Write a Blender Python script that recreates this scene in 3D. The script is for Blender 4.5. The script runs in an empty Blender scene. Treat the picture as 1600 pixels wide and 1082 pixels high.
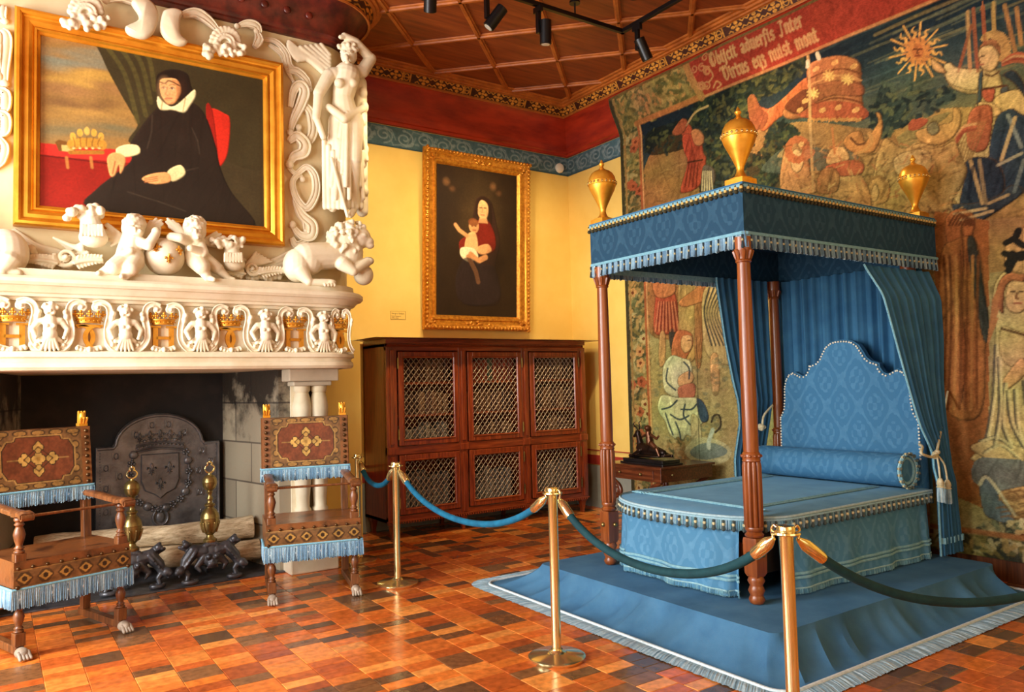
import bpy, bmesh, math, random
import numpy as np
from mathutils import Vector, Matrix
random.seed(7); rng = np.random.default_rng(7)
C = bpy.context.scene.collection
PI = math.pi
R = math.radians

# ------------------------------------------------------------------ camera calibration (pixels of the 1600 x 1082 frame -> room metres)
YAW, PIT, ROL, FPX, EYE = R(34.1741853), R(2.85559022), R(-1.41091991), 1200.0977, 1.55
_f = Vector((math.sin(YAW)*math.cos(PIT), math.cos(YAW)*math.cos(PIT), math.sin(PIT)))
_r = Vector((math.cos(YAW), -math.sin(YAW), 0)); _u = _r.cross(_f)
CR = math.cos(ROL)*_r + math.sin(ROL)*_u
CU = -math.sin(ROL)*_r + math.cos(ROL)*_u
CF = _f
EYEV = Vector((0, 0, EYE))
def ray(px, py): return CR*((px-800)/FPX) - CU*((py-541)/FPX) + CF
def at_x(px, py, X): d = ray(px, py); return EYEV + d*(X/d.x)
def at_y(px, py, Y): d = ray(px, py); return EYEV + d*(Y/d.y)
def at_z(px, py, Z): d = ray(px, py); return EYEV + d*((Z-EYE)/d.z)

def lin(c):
    return tuple((v/255/12.92) if v/255 <= .04045 else ((v/255+.055)/1.055)**2.4 for v in c)
def lin4(c): return (*lin(c), 1.0)

# ------------------------------------------------------------------ object helpers
def world(o):
    m = o.matrix_basis.copy()
    if o.parent is not None: m = world(o.parent) @ o.matrix_parent_inverse @ m
    return m
def tag(o, label=None, cat=None, group=None, kind=None):
    if label: o['label'] = label
    if cat: o['category'] = cat
    if group: o['group'] = group
    if kind: o['kind'] = kind
    return o
def thing(name, loc, label, cat, group=None, rz=0):
    o = bpy.data.objects.new(name, None); C.objects.link(o)
    o.location = loc; o.rotation_euler = (0, 0, rz); o.empty_display_size = .1
    return tag(o, label, cat, group)
def adopt(o, parent):
    if parent is not None:
        o.parent = parent; o.matrix_parent_inverse = world(parent).inverted()
def copy_tree(o, parent=None):
    c = o.copy(); C.objects.link(c)
    if parent is not None: c.parent = parent
    for ch in list(o.children): copy_tree(ch, c)
    return c

class MB:
    """collects faces, then links them as one mesh object"""
    def __init__(s): s.v = []; s.f = []; s.M = Matrix.Identity(4); s.col = None; s.c = []
    def pt(s, p):
        s.v.append(tuple(s.M @ Vector(p)))
        if s.col is not None: s.c.append(s.col)
        return len(s.v)-1
    def pts(s, ps): return [s.pt(p) for p in ps]
    def face(s, idx): s.f.append(tuple(idx))
    def box(s, x0, x1, y0, y1, z0, z1):
        i = s.pts([(x0,y0,z0),(x1,y0,z0),(x1,y1,z0),(x0,y1,z0),(x0,y0,z1),(x1,y0,z1),(x1,y1,z1),(x0,y1,z1)])
        for q in ((0,3,2,1),(4,5,6,7),(0,1,5,4),(1,2,6,5),(2,3,7,6),(3,0,4,7)): s.face([i[k] for k in q])
        return s
    def cbox(s, c, d): return s.box(c[0]-d[0]/2,c[0]+d[0]/2,c[1]-d[1]/2,c[1]+d[1]/2,c[2]-d[2]/2,c[2]+d[2]/2)
    def loft(s, rings, closed=True, cap0=False, cap1=False):
        idx = [s.pts(r) for r in rings]; n = len(rings[0])
        for a, b in zip(idx, idx[1:]):
            for k in range(n if closed else n-1):
                k2 = (k+1) % n
                s.face((a[k], a[k2], b[k2], b[k]))
        if cap0: s.face(list(reversed(idx[0])))
        if cap1: s.face(idx[-1])
        return s
    def lathe(s, prof, c=(0,0,0), n=20, flute=0, nf=0):
        rings = []
        for r, z in prof:
            ring = []
            for k in range(n):
                a = 2*PI*k/n
                rr = r
                if flute: rr = r - flute*(0.5+0.5*math.cos(a*nf))**3
                ring.append((c[0]+rr*math.cos(a), c[1]+rr*math.sin(a), c[2]+z))
            rings.append(ring)
        return s.loft(rings, True, True, True)
    def tube(s, P, r, n=8, cap=True, up=Vector((0,0,1)), flat=1.0):
        P = [Vector(p) for p in P]; m = len(P)
        rr = r if isinstance(r, (list, tuple)) else [r]*m
        T = [(P[min(i+1,m-1)]-P[max(i-1,0)]).normalized() for i in range(m)]
        a = up.cross(T[0])
        if a.length < .05: a = Vector((1,0,0)).cross(T[0])
        a.normalize(); rings = []
        for i in range(m):
            a = (a - T[i]*a.dot(T[i])).normalized(); b = T[i].cross(a)
            rings.append([P[i] + (a*math.cos(2*PI*k/n) + b*math.sin(2*PI*k/n)*flat)*rr[i] for k in range(n)])
        return s.loft(rings, True, cap, cap)
    def cyl(s, a, b, r, n=12): return s.tube([a, b], r, n)
    def ell(s, c, rad, rot=None, nu=14, nv=9):
        if not isinstance(rad, (tuple, list)): rad = (rad,)*3
        Q = rot.to_matrix() if rot is not None else Matrix.Identity(3)
        c = Vector(c); rings = []
        top = s.pt(c + Q @ Vector((0,0,rad[2]))); bot = s.pt(c - Q @ Vector((0,0,rad[2])))
        idx = []
        for j in range(1, nv):
            t = PI*j/nv
            idx.append(s.pts([c + Q @ Vector((rad[0]*math.sin(t)*math.cos(2*PI*k/nu), rad[1]*math.sin(t)*math.sin(2*PI*k/nu), rad[2]*math.cos(t))) for k in range(nu)]))
        for k in range(nu):
            k2 = (k+1) % nu
            s.face((top, idx[0][k], idx[0][k2])); s.face((bot, idx[-1][k2], idx[-1][k]))
            for a, b in zip(idx, idx[1:]): s.face((a[k], b[k], b[k2], a[k2]))
        return s
    def caps(s, a, b, ra, rb, n=10):
        """tapered capsule"""
        a, b = Vector(a), Vector(b); d = (b-a); L = d.length or 1e-6; t = d/L
        P, rr = [], []
        for k in range(4): th = PI/2*k/4; P.append(a - t*ra*math.cos(th)); rr.append(max(ra*math.sin(th), ra*.05))
        P.append(a); rr.append(ra); P.append(b); rr.append(rb)
        for k in range(1, 5): th = PI/2*k/4; P.append(b + t*rb*math.sin(th)); rr.append(max(rb*math.cos(th), rb*.05))
        return s.tube(P, rr, n)
    def prism(s, poly, O, U, V, d, bev=0.0):
        """outline in the U,V plane at O, extruded along U x V by d, optional bevelled front"""
        O, U, V = Vector(O), Vector(U), Vector(V); N = U.cross(V).normalized()
        area = sum(poly[i][0]*poly[(i+1)%len(poly)][1]-poly[(i+1)%len(poly)][0]*poly[i][1] for i in range(len(poly)))
        if area < 0: poly = list(reversed(poly))
        cx = sum(p[0] for p in poly)/len(poly); cy = sum(p[1] for p in poly)/len(poly)
        r0 = [O + U*p[0] + V*p[1] for p in poly]
        rings = [r0, [q + N*(d-bev) for q in r0]]
        if bev:
            n = len(poly); ins = []
            for i in range(n):
                p0, p1, p2 = Vector(poly[i-1]), Vector(poly[i]), Vector(poly[(i+1)%n])
                e1 = (p1-p0).normalized(); e2 = (p2-p1).normalized()
                nn = Vector((-e1.y-e2.y, e1.x+e2.x)); L = nn.length
                nn = nn/L if L > 1e-6 else Vector((0,0))
                ins.append(p1 + nn*bev)
            rings.append([O + U*p.x + V*p.y + N*d for p in ins])
        return s.loft(rings, True, True, True)
    def sweep(s, prof, path, closed=False, out=1):
        """prof: (offset outward, z); path: list of (x,y); outward is the right-hand side * out"""
        n = len(path); rings = []
        for i in range(n):
            p = Vector(path[i])
            a = Vector(path[i-1]) if (i > 0 or closed) else None
            b = Vector(path[(i+1) % n]) if (i < n-1 or closed) else None
            e1 = (p-a).normalized() if a is not None else None
            e2 = (b-p).normalized() if b is not None else None
            if e1 is None: e1 = e2
            if e2 is None: e2 = e1
            n1 = Vector((e1.y, -e1.x)); n2 = Vector((e2.y, -e2.x))
            m = (n1+n2); m.normalize(); k = 1/max(.3, m.dot(n1))
            rings.append([(p.x+m.x*k*o*out, p.y+m.y*k*o*out, z) for o, z in prof])
        if closed: rings.append(rings[0])
        return s.loft(rings, False)
    def mesh(s, name):
        me = bpy.data.meshes.new(name); me.from_pydata(s.v, [], s.f)
        if s.c and len(s.c) == len(s.v):
            at = me.color_attributes.new('Col', 'FLOAT_COLOR', 'POINT')
            at.data.foreach_set('color', np.array([(*c, 1.0) for c in s.c], dtype=np.float32).ravel())
        return me
    def build(s, name, m, parent=None, smooth=40, bevel=0, sub=0, fix=True):
        me = s.mesh(name)
        if fix:
            bm = bmesh.new(); bm.from_mesh(me); bmesh.ops.recalc_face_normals(bm, faces=bm.faces); bm.to_mesh(me); bm.free()
        return link(name, me, m, parent, smooth, bevel, sub)
def link(name, me, m, parent=None, smooth=40, bevel=0, sub=0):
    o = bpy.data.objects.new(name, me); C.objects.link(o)
    if m is not None: me.materials.append(m)
    if smooth:
        me.polygons.foreach_set('use_smooth', [True]*len(me.polygons))
        if smooth < 180: me.set_sharp_from_angle(angle=R(smooth))
    if bevel:
        b = o.modifiers.new('bevel', 'BEVEL'); b.width = bevel; b.segments = 2; b.limit_method = 'ANGLE'; b.angle_limit = R(40)
    if sub:
        b = o.modifiers.new('sub', 'SUBSURF'); b.levels = sub; b.render_levels = sub
    adopt(o, parent)
    return o
def fused(mb, name, voxel, it=4, fac=.5):
    """one continuous carved surface out of overlapping volumes"""
    me = mb.mesh(name); o = bpy.data.objects.new(name, me); C.objects.link(o)
    r = o.modifiers.new('r', 'REMESH'); r.mode = 'VOXEL'; r.voxel_size = voxel
    if it:
        sm = o.modifiers.new('s', 'SMOOTH'); sm.factor = fac; sm.iterations = it
    dg = bpy.context.evaluated_depsgraph_get(); dg.update()
    m2 = bpy.data.meshes.new_from_object(o.evaluated_get(dg)); m2.name = name
    bpy.data.objects.remove(o); bpy.data.meshes.remove(me)
    return m2
def struct(o): o['kind'] = 'structure'; return o

def spiral(c, U, V, r0, r1, turns, a0, n=28):
    c, U, V = Vector(c), Vector(U), Vector(V); out = []
    for i in range(n+1):
        t = i/n; a = a0 + turns*2*PI*t; r = r0 + (r1-r0)*t
        out.append(c + U*(r*math.cos(a)) + V*(r*math.sin(a)))
    return out
def crv(P, n=6, closed=False):
    """Catmull-Rom through points (any dimension)"""
    P = [np.array(p, float) for p in P]; m = len(P); out = []
    for i in range(m if closed else m-1):
        if closed: p0, p1, p2, p3 = P[i-1], P[i], P[(i+1)%m], P[(i+2)%m]
        else: p0, p1, p2, p3 = P[max(i-1,0)], P[i], P[i+1], P[min(i+2,m-1)]
        for k in range(n):
            t = k/n
            out.append(.5*((2*p1)+(-p0+p2)*t+(2*p0-5*p1+4*p2-p3)*t*t+(-p0+3*p1-3*p2+p3)*t**3))
    if not closed: out.append(P[-1])
    return out
def rrect(x0, x1, y0, y1, r, n=8, m=14):
    """rounded rectangle, counter-clockwise, same point count for every size"""
    P = []
    cs = [((x1-r), (y0+r), -PI/2), ((x1-r), (y1-r), 0), ((x0+r), (y1-r), PI/2), ((x0+r), (y0+r), PI)]
    for i, (cx, cy, a0) in enumerate(cs):
        arc = [(cx+r*math.cos(a0+PI/2*k/n), cy+r*math.sin(a0+PI/2*k/n)) for k in range(n+1)]
        P += arc
        nx = cs[(i+1) % 4]; s = (nx[0]+r*math.cos(nx[2]), nx[1]+r*math.sin(nx[2])); e = arc[-1]
        P += [(e[0]+(s[0]-e[0])*k/m, e[1]+(s[1]-e[1])*k/m) for k in range(1, m)]
    return P

# ------------------------------------------------------------------ materials
def newmat(name):
    m = bpy.data.materials.new(name); m.use_nodes = True
    nt = m.node_tree; b = nt.nodes['Principled BSDF']
    return m, nt, b
def N(nt, t, **kw):
    n = nt.nodes.new(t)
    for k, v in kw.items():
        if k in n.inputs: n.inputs[k].default_value = v
        else: setattr(n, k, v)
    return n
def coords(nt, kind='Object', scale=(1,1,1)):
    tc = N(nt, 'ShaderNodeTexCoord'); mp = N(nt, 'ShaderNodeMapping'); mp.inputs['Scale'].default_value = scale
    nt.links.new(tc.outputs[kind], mp.inputs['Vector']); return mp.outputs['Vector']
def ramp(nt, fac, stops):
    r = N(nt, 'ShaderNodeValToRGB'); e = r.color_ramp.elements
    while len(e) > 1: e.remove(e[-1])
    for i, (p, c) in enumerate(stops):
        k = e[0] if i == 0 else e.new(p)
        k.position = p; k.color = lin4(c) if len(c) == 3 else c
    nt.links.new(fac, r.inputs['Fac']); return r.outputs['Color']
def add_bump(nt, b, vec, scale, strength, dist=.01, detail=4):
    n = N(nt, 'ShaderNodeTexNoise', Scale=scale, Detail=detail); nt.links.new(vec, n.inputs['Vector'])
    bp = N(nt, 'ShaderNodeBump', Strength=strength, Distance=dist); nt.links.new(n.outputs['Fac'], bp.inputs['Height'])
    nt.links.new(bp.outputs['Normal'], b.inputs['Normal']); return bp
def M(name, c1, c2=None, scale=6, rough=.6, metal=0, bump=0, bscale=40, coat=0, sheen=0, stretch=(1,1,1), detail=5, lo=.35, hi=.65, mid=None, spec=None, rv=0):
    m, nt, b = newmat(name); c2 = c2 or tuple(v*.85 for v in c1)
    vec = coords(nt, 'Object', stretch)
    n = N(nt, 'ShaderNodeTexNoise', Scale=scale, Detail=detail, Roughness=.6); nt.links.new(vec, n.inputs['Vector'])
    st = [(lo, c1)] + ([(.5, mid)] if mid else []) + [(hi, c2)]
    nt.links.new(ramp(nt, n.outputs['Fac'], st), b.inputs['Base Color'])
    b.inputs['Roughness'].default_value = rough; b.inputs['Metallic'].default_value = metal
    if spec is not None: b.inputs['Specular IOR Level'].default_value = spec
    if coat: b.inputs['Coat Weight'].default_value = coat; b.inputs['Coat Roughness'].default_value = .12
    if sheen: b.inputs['Sheen Weight'].default_value = sheen; b.inputs['Sheen Roughness'].default_value = .4; b.inputs['Sheen Tint'].default_value = lin4(tuple(min(255, int(v*1.3+20)) for v in c1)); b.inputs['Specular IOR Level'].default_value = .2
    if bump: add_bump(nt, b, vec, bscale, bump)
    if rv:
        mr = N(nt, 'ShaderNodeMapRange'); mr.inputs['To Min'].default_value = rough-rv; mr.inputs['To Max'].default_value = rough+rv
        nt.links.new(n.outputs['Fac'], mr.inputs['Value']); nt.links.new(mr.outputs['Result'], b.inputs['Roughness'])
    return m
def MC(name, rough=.8, bump=0, bscale=120, sheen=0, metal=0, stretch=(1,1,1), vary=.12, spec=.3, coat=0, vscale=60):
    """colour from the surface's own dye/paint attribute, with a fine procedural grain"""
    m, nt, b = newmat(name)
    at = N(nt, 'ShaderNodeVertexColor', layer_name='Col')
    vec = coords(nt, 'Object', stretch)
    n = N(nt, 'ShaderNodeTexNoise', Scale=vscale, Detail=4); nt.links.new(vec, n.inputs['Vector'])
    mr = N(nt, 'ShaderNodeMapRange'); mr.inputs['From Min'].default_value = .3; mr.inputs['From Max'].default_value = .7
    mr.inputs['To Min'].default_value = 1-vary; mr.inputs['To Max'].default_value = 1+vary
    nt.links.new(n.outputs['Fac'], mr.inputs['Value'])
    mx = N(nt, 'ShaderNodeVectorMath', operation='SCALE'); nt.links.new(at.outputs['Color'], mx.inputs[0]); nt.links.new(mr.outputs['Result'], mx.inputs['Scale'])
    nt.links.new(mx.outputs['Vector'], b.inputs['Base Color'])
    b.inputs['Roughness'].default_value = rough; b.inputs['Metallic'].default_value = metal; b.inputs['Specular IOR Level'].default_value = spec
    if sheen: b.inputs['Sheen Weight'].default_value = sheen
    if coat: b.inputs['Coat Weight'].default_value = coat; b.inputs['Coat Roughness'].default_value = .15
    if bump: add_bump(nt, b, vec, bscale, bump, .003)
    return m
def wood(name, c1, c2, c3, rough=.35, coat=.3, axis=2, scale=3.0, bump=.05):
    st = [14, 14, 14]; st[axis] = 1.2
    return M(name, c1, c3, scale=scale, rough=rough, bump=bump, bscale=scale*4, coat=coat, stretch=tuple(st), mid=c2, lo=.3, hi=.7)

WHITE = M('carved_white_stone', (230,218,190), (210,193,158), 3, .6, bump=.15, bscale=25)
CREAM = M('cream_plaster', (224,206,162), (206,184,136), 2, .65, bump=.1, bscale=20)
GOLD = M('gilding', (222,160,56), (196,130,36), 12, .38, .65, bump=.06, bscale=60)
GOLDL = M('gold_leaf_urn', (244,184,66), (222,152,42), 9, .36, .7, bump=.03, bscale=40)
GOLDP = M('antique_gold_paint', (226,160,56), (176,108,30), 30, .38, .6, bump=.35, bscale=70)
GOLDF = M('burnished_frame_gold', (232,164,48), (206,134,30), 5, .32, .65, bump=.05, bscale=30, stretch=(1,1,1))
BRASS = M('polished_brass', (238,222,164), (226,206,142), 4, .15, .92)
BRASSD = M('aged_brass', (164,144,88), (120,102,58), 8, .3, .85, bump=.05, bscale=30)
IRON = M('black_iron', (92,92,96), (60,60,64), 10, .38, .5, bump=.2, bscale=40)
PLATE = M('cast_iron_fireback', (124,120,120), (84,80,80), 6, .36, .45, bump=.22, bscale=50)
SPOTB = M('black_spot_metal', (16,16,17), (10,10,11), 6, .35, .3)
MAHOG = wood('mahogany', (156,70,28), (128,50,18), (90,32,11), .3, .45, 2)
MAHOGH = wood('mahogany_rails', (156,70,28), (128,51,18), (90,32,11), .3, .45, 0)
OLDWOOD = wood('side_oak', (122,70,32), (98,52,22), (66,34,14), .4, .2, 2)
POSTW = wood('bed_post_wood', (150,82,36), (130,66,24), (106,50,16), .34, .2, 2, 2.0)
CHAIRW = wood('chair_walnut', (140,86,44), (108,62,29), (70,38,17), .42, .2, 2)
TABLEW = wood('table_wood', (120,62,32), (92,44,22), (60,26,12), .3, .4, 1)
CEILW = wood('ceiling_board', (150,74,26), (128,58,18), (102,44,13), .5, .05, 0, 1.2)
RIBW = M('ceiling_rib', (182,102,36), (150,78,24), 8, .45)
DARKIN = M('cabinet_inside', (40,30,24), (26,20,16), 6, .8)
BRONZE = M('dark_bronze', (62,44,34), (36,26,22), 14, .3, .7, bump=.1, bscale=30)
WIRE = M('lattice_wire', (168,146,116), (132,112,86), 20, .45, .4)
YELLOW = M('yellow_wall_paint', (240,206,112), (232,194,96), 1.6, .7, bump=.04, bscale=60)
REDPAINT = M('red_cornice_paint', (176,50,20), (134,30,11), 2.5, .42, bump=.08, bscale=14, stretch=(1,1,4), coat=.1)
GREYDADO = M('grey_blue_dado', (150,152,140), (126,130,122), 2, .6)
REDLINE = M('red_stripe_paint', (176,60,44), (150,44,32), 3, .6)
VELVET = M('blue_velvet', (62,113,147), (50,98,134), 5, .85, sheen=.12, bump=.1, bscale=120)
CARPET = M('platform_blue_cloth', (74,120,152), (60,104,138), 4, .9, sheen=.06, bump=.12, bscale=160)
ROPEV = M('rope_teal_velvet', (26,104,136), (18,82,112), 12, .75, sheen=.12, bump=.15, bscale=140)
ROPED = M('rope_dark_teal_velvet', (24,66,72), (17,52,58), 12, .75, sheen=.08, bump=.15, bscale=140)
CORDM = M('cream_cord', (206,196,160), (176,164,126), 40, .8, bump=.4, bscale=90)
TRIM = M('pale_blue_braid', (140,188,198), (112,164,180), 50, .85, bump=.3, bscale=120)
FRINGE = MC('fringe_threads', .85, .2, 140, vary=.15)
PAINT = MC('oil_paint_on_canvas', .42, .06, 160, vary=.10, spec=.4, coat=.12)
WEAVE = MC('woven_wool_tapestry', .92, .35, 210, vary=.22, spec=.1, stretch=(1,1,2.2), vscale=55)
LEATHER = MC('tooled_leather', .42, .25, 60, vary=.25, spec=.45, vscale=26)
DECOR = MC('painted_border', .55, .08, 60, vary=.15, spec=.3, vscale=30)
TILE = MC('waxed_terracotta', .24, .14, 26, vary=.28, spec=.4, coat=.2, vscale=22)
WHITEP = M('white_plastic', (232,226,204), (222,214,190), 5, .5)
COVER = M('coverlet_velvet', (106,156,186), (92,140,172), 4, .85, sheen=.15, bump=.1, bscale=120)
NICKEL = M('nickel_nail', (236,232,214), (214,208,186), 20, .3, .3)
CHROME = M('chrome_lamp_face', (210,210,212), (180,180,184), 5, .15, 1.0)
def damask(name, c1, c2, su=3.5, sv=2.3, rough=.8, sheen=.1, uv=True):
    """two-tone figured silk: a lattice of pointed ogees with a blossom in each"""
    m, nt, b = newmat(name); L = nt.links.new
    tc = N(nt, 'ShaderNodeTexCoord'); sp = N(nt, 'ShaderNodeSeparateXYZ'); L(tc.outputs['UV'], sp.inputs[0])
    def mth(op, a, bb=None, c=None):
        n = N(nt, 'ShaderNodeMath', operation=op)
        for i, q in enumerate((a, bb, c)):
            if q is None: continue
            if isinstance(q, (int, float)): n.inputs[i].default_value = q
            else: L(q, n.inputs[i])
        return n.outputs[0]
    nz = N(nt, 'ShaderNodeTexNoise', Scale=22, Detail=4); L(tc.outputs['UV'], nz.inputs['Vector'])
    u = mth('MULTIPLY', sp.outputs['X'], su*2*PI); v = mth('MULTIPLY', sp.outputs['Y'], sv*2*PI)
    cu, cv = mth('COSINE', u), mth('COSINE', v)
    d = mth('ADD', cu, cv)                                       # ogee net: d near 0
    net = mth('LESS_THAN', mth('ABSOLUTE', d), .20)
    net2 = mth('LESS_THAN', mth('ABSOLUTE', mth('ADD', d, mth('MULTIPLY', mth('SINE', mth('MULTIPLY', u, 5)), .22))), .12)
    r = mth('ABSOLUTE', d)
    pet = mth('MULTIPLY', mth('COSINE', mth('MULTIPLY', u, 4)), mth('COSINE', mth('MULTIPLY', v, 4)))
    bl = mth('MULTIPLY', mth('GREATER_THAN', r, 1.05), mth('GREATER_THAN', mth('ADD', pet, mth('MULTIPLY', mth('SUBTRACT', nz.outputs['Fac'], .5), 2)), .05))
    f = mth('MAXIMUM', mth('MAXIMUM', net, net2), bl)
    f = mth('MULTIPLY', f, mth('ADD', mth('MULTIPLY', nz.outputs['Fac'], 1.5), -.15))
    mix = N(nt, 'ShaderNodeMix', data_type='RGBA'); L(f, mix.inputs['Factor'])
    mix.inputs[6].default_value = lin4(c1); mix.inputs[7].default_value = lin4(c2)
    L(mix.outputs[2], b.inputs['Base Color']); b.inputs['Roughness'].default_value = rough
    b.inputs['Sheen Weight'].default_value = sheen; b.inputs['Sheen Tint'].default_value = lin4(c2); b.inputs['Specular IOR Level'].default_value = .2
    bp = N(nt, 'ShaderNodeBump', Strength=.2, Distance=.003); L(f, bp.inputs['Height']); L(bp.outputs['Normal'], b.inputs['Normal'])
    return m
SKIRTD = damask('skirt_damask', (78,133,168), (98,151,184))
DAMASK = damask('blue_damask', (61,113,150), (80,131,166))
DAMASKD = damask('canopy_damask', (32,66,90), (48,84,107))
def boxuv(o):
    me = o.data; uv = me.uv_layers.new(name='UVMap') if not me.uv_layers else me.uv_layers[0]
    for p in me.polygons:
        n = p.normal; ax = max(range(3), key=lambda k: abs(n[k]))
        for li in p.loop_indices:
            c = me.vertices[me.loops[li].vertex_index].co
            uv.data[li].uv = (c.y, c.z) if ax == 0 else ((c.x, c.z) if ax == 1 else (c.x, c.y))
    return o

# ------------------------------------------------------------------ painting on a fine grid of vertices
class Canvas:
    def __init__(s, w, h, bg, k=1.0): s.w, s.h, s.k = w, h, k; s.mod = 0; s.a = np.empty((h, w, 3)); s.a[:] = lin(bg)
    def _box(s, x0, x1, y0, y1):
        return max(0, int(x0)), min(s.w, int(x1)+2), max(0, int(y0)), min(s.h, int(y1)+2)
    def blend(s, m, x0, x1, y0, y1, c, vary=0):
        c = np.array(lin(c)); sub = s.a[y0:y1, x0:x1]
        if vary: c = c*(1+vary*(rng.random(m.shape)[..., None]*2-1))
        sub[:] = sub*(1-m[..., None]) + c*m[..., None]
    def poly(s, P, c, al=1.0, vary=0.0, mod=None, fold=0, fang=1.45):
        P = np.array(P, float); x0, x1, y0, y1 = s._box(P[:,0].min(), P[:,0].max(), P[:,1].min(), P[:,1].max())
        if x1 <= x0 or y1 <= y0: return
        X, Y = np.meshgrid(np.arange(x0, x1)+.0, np.arange(y0, y1)+.0); m = np.zeros(X.shape, bool)
        for (ax, ay), (bx, by) in zip(P, np.roll(P, -1, 0)):
            if ay == by: continue
            m ^= ((ay > Y) != (by > Y)) & (X < (bx-ax)*(Y-ay)/(by-ay)+ax)
        mod = s.mod if mod is None else mod
        if not mod: s.blend(m*al, x0, x1, y0, y1, c, vary); return
        it = int(min(14*s.k, max(2, min(m.shape)*.10))); b = np.pad(m*1.0, 1)
        for _ in range(it):
            b[1:-1,1:-1] = (b[:-2,1:-1]+b[2:,1:-1]+b[1:-1,:-2]+b[1:-1,2:]+b[1:-1,1:-1]*2)/6
        gy, gx = np.gradient(b); b = b[1:-1,1:-1]; sh = .7*(b-.8)+1.1*math.sqrt(it)*(gx-gy)[1:-1,1:-1]*.9
        F = np.clip(1+mod*sh, .35, 1.6)
        for _ in range(int(fold)):
            cx, cy = random.uniform(x0, x1), random.uniform(y0, y1); a = fang+random.uniform(-.45, .45); l = random.uniform(.2, .5)*max(m.shape)
            px_, py_ = -math.sin(a), math.cos(a); u = (X-cx)*math.cos(a)+(Y-cy)*math.sin(a); v = (X-cx)*px_+(Y-cy)*py_+.15*u*u/max(6, l)*random.uniform(-1, 1); w = random.uniform(.8, 2.2)*s.k
            F *= 1+random.choice((-.34, -.26, .26))*np.clip(1-np.abs(v)/w, 0, 1)*np.clip(1-(u/l)**2, 0, 1)
        q = s.a[y0:y1, x0:x1]; mm = (m*al)[..., None]; q[:] = q*(1-mm)+np.array(lin(c))*F[..., None]*mm
    def line(s, P, w, c, al=1.0):
        P = np.array(P, float); r = w*s.k/2
        for (ax, ay), (bx, by) in zip(P, P[1:]):
            x0, x1, y0, y1 = s._box(min(ax,bx)-r-1, max(ax,bx)+r+1, min(ay,by)-r-1, max(ay,by)+r+1)
            if x1 <= x0 or y1 <= y0: continue
            X, Y = np.meshgrid(np.arange(x0, x1)+.0, np.arange(y0, y1)+.0)
            dx, dy = bx-ax, by-ay; L = dx*dx+dy*dy or 1e-9
            t = np.clip(((X-ax)*dx+(Y-ay)*dy)/L, 0, 1)
            d = np.hypot(X-ax-t*dx, Y-ay-t*dy)
            s.blend(np.clip(r+.5-d, 0, 1)*al, x0, x1, y0, y1, c)
    def ell(s, cx, cy, rx, ry, c, al=1.0, soft=0.0, vary=0):
        rx *= s.k; ry *= s.k
        x0, x1, y0, y1 = s._box(cx-rx-1, cx+rx+1, cy-ry-1, cy+ry+1)
        if x1 <= x0 or y1 <= y0: return
        X, Y = np.meshgrid(np.arange(x0, x1)+.0, np.arange(y0, y1)+.0)
        d = np.hypot((X-cx)/rx, (Y-cy)/ry)
        m = np.clip((1-d)/soft, 0, 1) if soft else (d < 1)*1.0
        s.blend(m*al, x0, x1, y0, y1, c, vary)
    def noise(s, cell, amp, tint=False):
        h2, w2 = int(s.h/cell)+2, int(s.w/cell)+2
        g = rng.random((h2, w2, 3 if tint else 1))*2-1
        yi = np.arange(s.h)/cell; xi = np.arange(s.w)/cell
        y0 = yi.astype(int); x0 = xi.astype(int); fy = (yi-y0)[:,None,None]; fx = (xi-x0)[None,:,None]
        G = (g[y0][:,x0]*(1-fy)*(1-fx)+g[y0+1][:,x0]*fy*(1-fx)+g[y0][:,x0+1]*(1-fy)*fx+g[y0+1][:,x0+1]*fy*fx)
        s.a *= np.clip(1+amp*G, 0.1, 3)
    def blur(s, n=1):
        for _ in range(n):
            a = np.pad(s.a, ((1,1),(1,1),(0,0)), 'edge'); a = (a[:-2]+2*a[1:-1]+a[2:])/4; s.a = (a[:,:-2]+2*a[:,1:-1]+a[:,2:])/4
    def hatch(s, n, L, w, amp=.3, ang=PI/2, spread=.5):
        for _ in range(n):
            x, y = random.random()*s.w, random.random()*s.h; c = random.uniform(1-amp, 1+amp)
            a = ang+random.uniform(-spread, spread); l = L*random.uniform(.5, 1.3)/2; ax, ay, bx, by = x-l*math.cos(a), y-l*math.sin(a), x+l*math.cos(a), y+l*math.sin(a); r = w/2
            x0, x1, y0, y1 = s._box(min(ax,bx)-r-1, max(ax,bx)+r+1, min(ay,by)-r-1, max(ay,by)+r+1)
            if x1 <= x0 or y1 <= y0: continue
            X, Y = np.meshgrid(np.arange(x0, x1)+.0, np.arange(y0, y1)+.0); dx, dy = bx-ax, by-ay
            t = np.clip(((X-ax)*dx+(Y-ay)*dy)/(dx*dx+dy*dy+1e-9), 0, 1); m = np.clip(r+.5-np.hypot(X-ax-t*dx, Y-ay-t*dy), 0, 1)*.75
            q = s.a[y0:y1, x0:x1]; q *= (1+(c-1)*m)[..., None]
    def grid(s, name, P, m, parent=None, smooth=180):
        """P(i array, j array) -> xyz arrays, canvas column i and row j"""
        I, J = np.meshgrid(np.arange(s.w), np.arange(s.h)); X, Y, Z = P(I, J)
        co = np.stack([X+0*I, Y+0*I, Z+0*I], -1).reshape(-1, 3).astype(np.float32)
        idx = (np.arange(s.h-1)[:,None]*s.w+np.arange(s.w-1)[None,:]).ravel()
        f = np.stack([idx, idx+1, idx+1+s.w, idx+s.w], 1)
        me = bpy.data.meshes.new(name); me.vertices.add(len(co)); me.vertices.foreach_set('co', co.ravel())
        me.loops.add(f.size); me.loops.foreach_set('vertex_index', f.ravel().astype(np.int32))
        me.polygons.add(len(f)); me.polygons.foreach_set('loop_start', np.arange(len(f), dtype=np.int32)*4)
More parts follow.
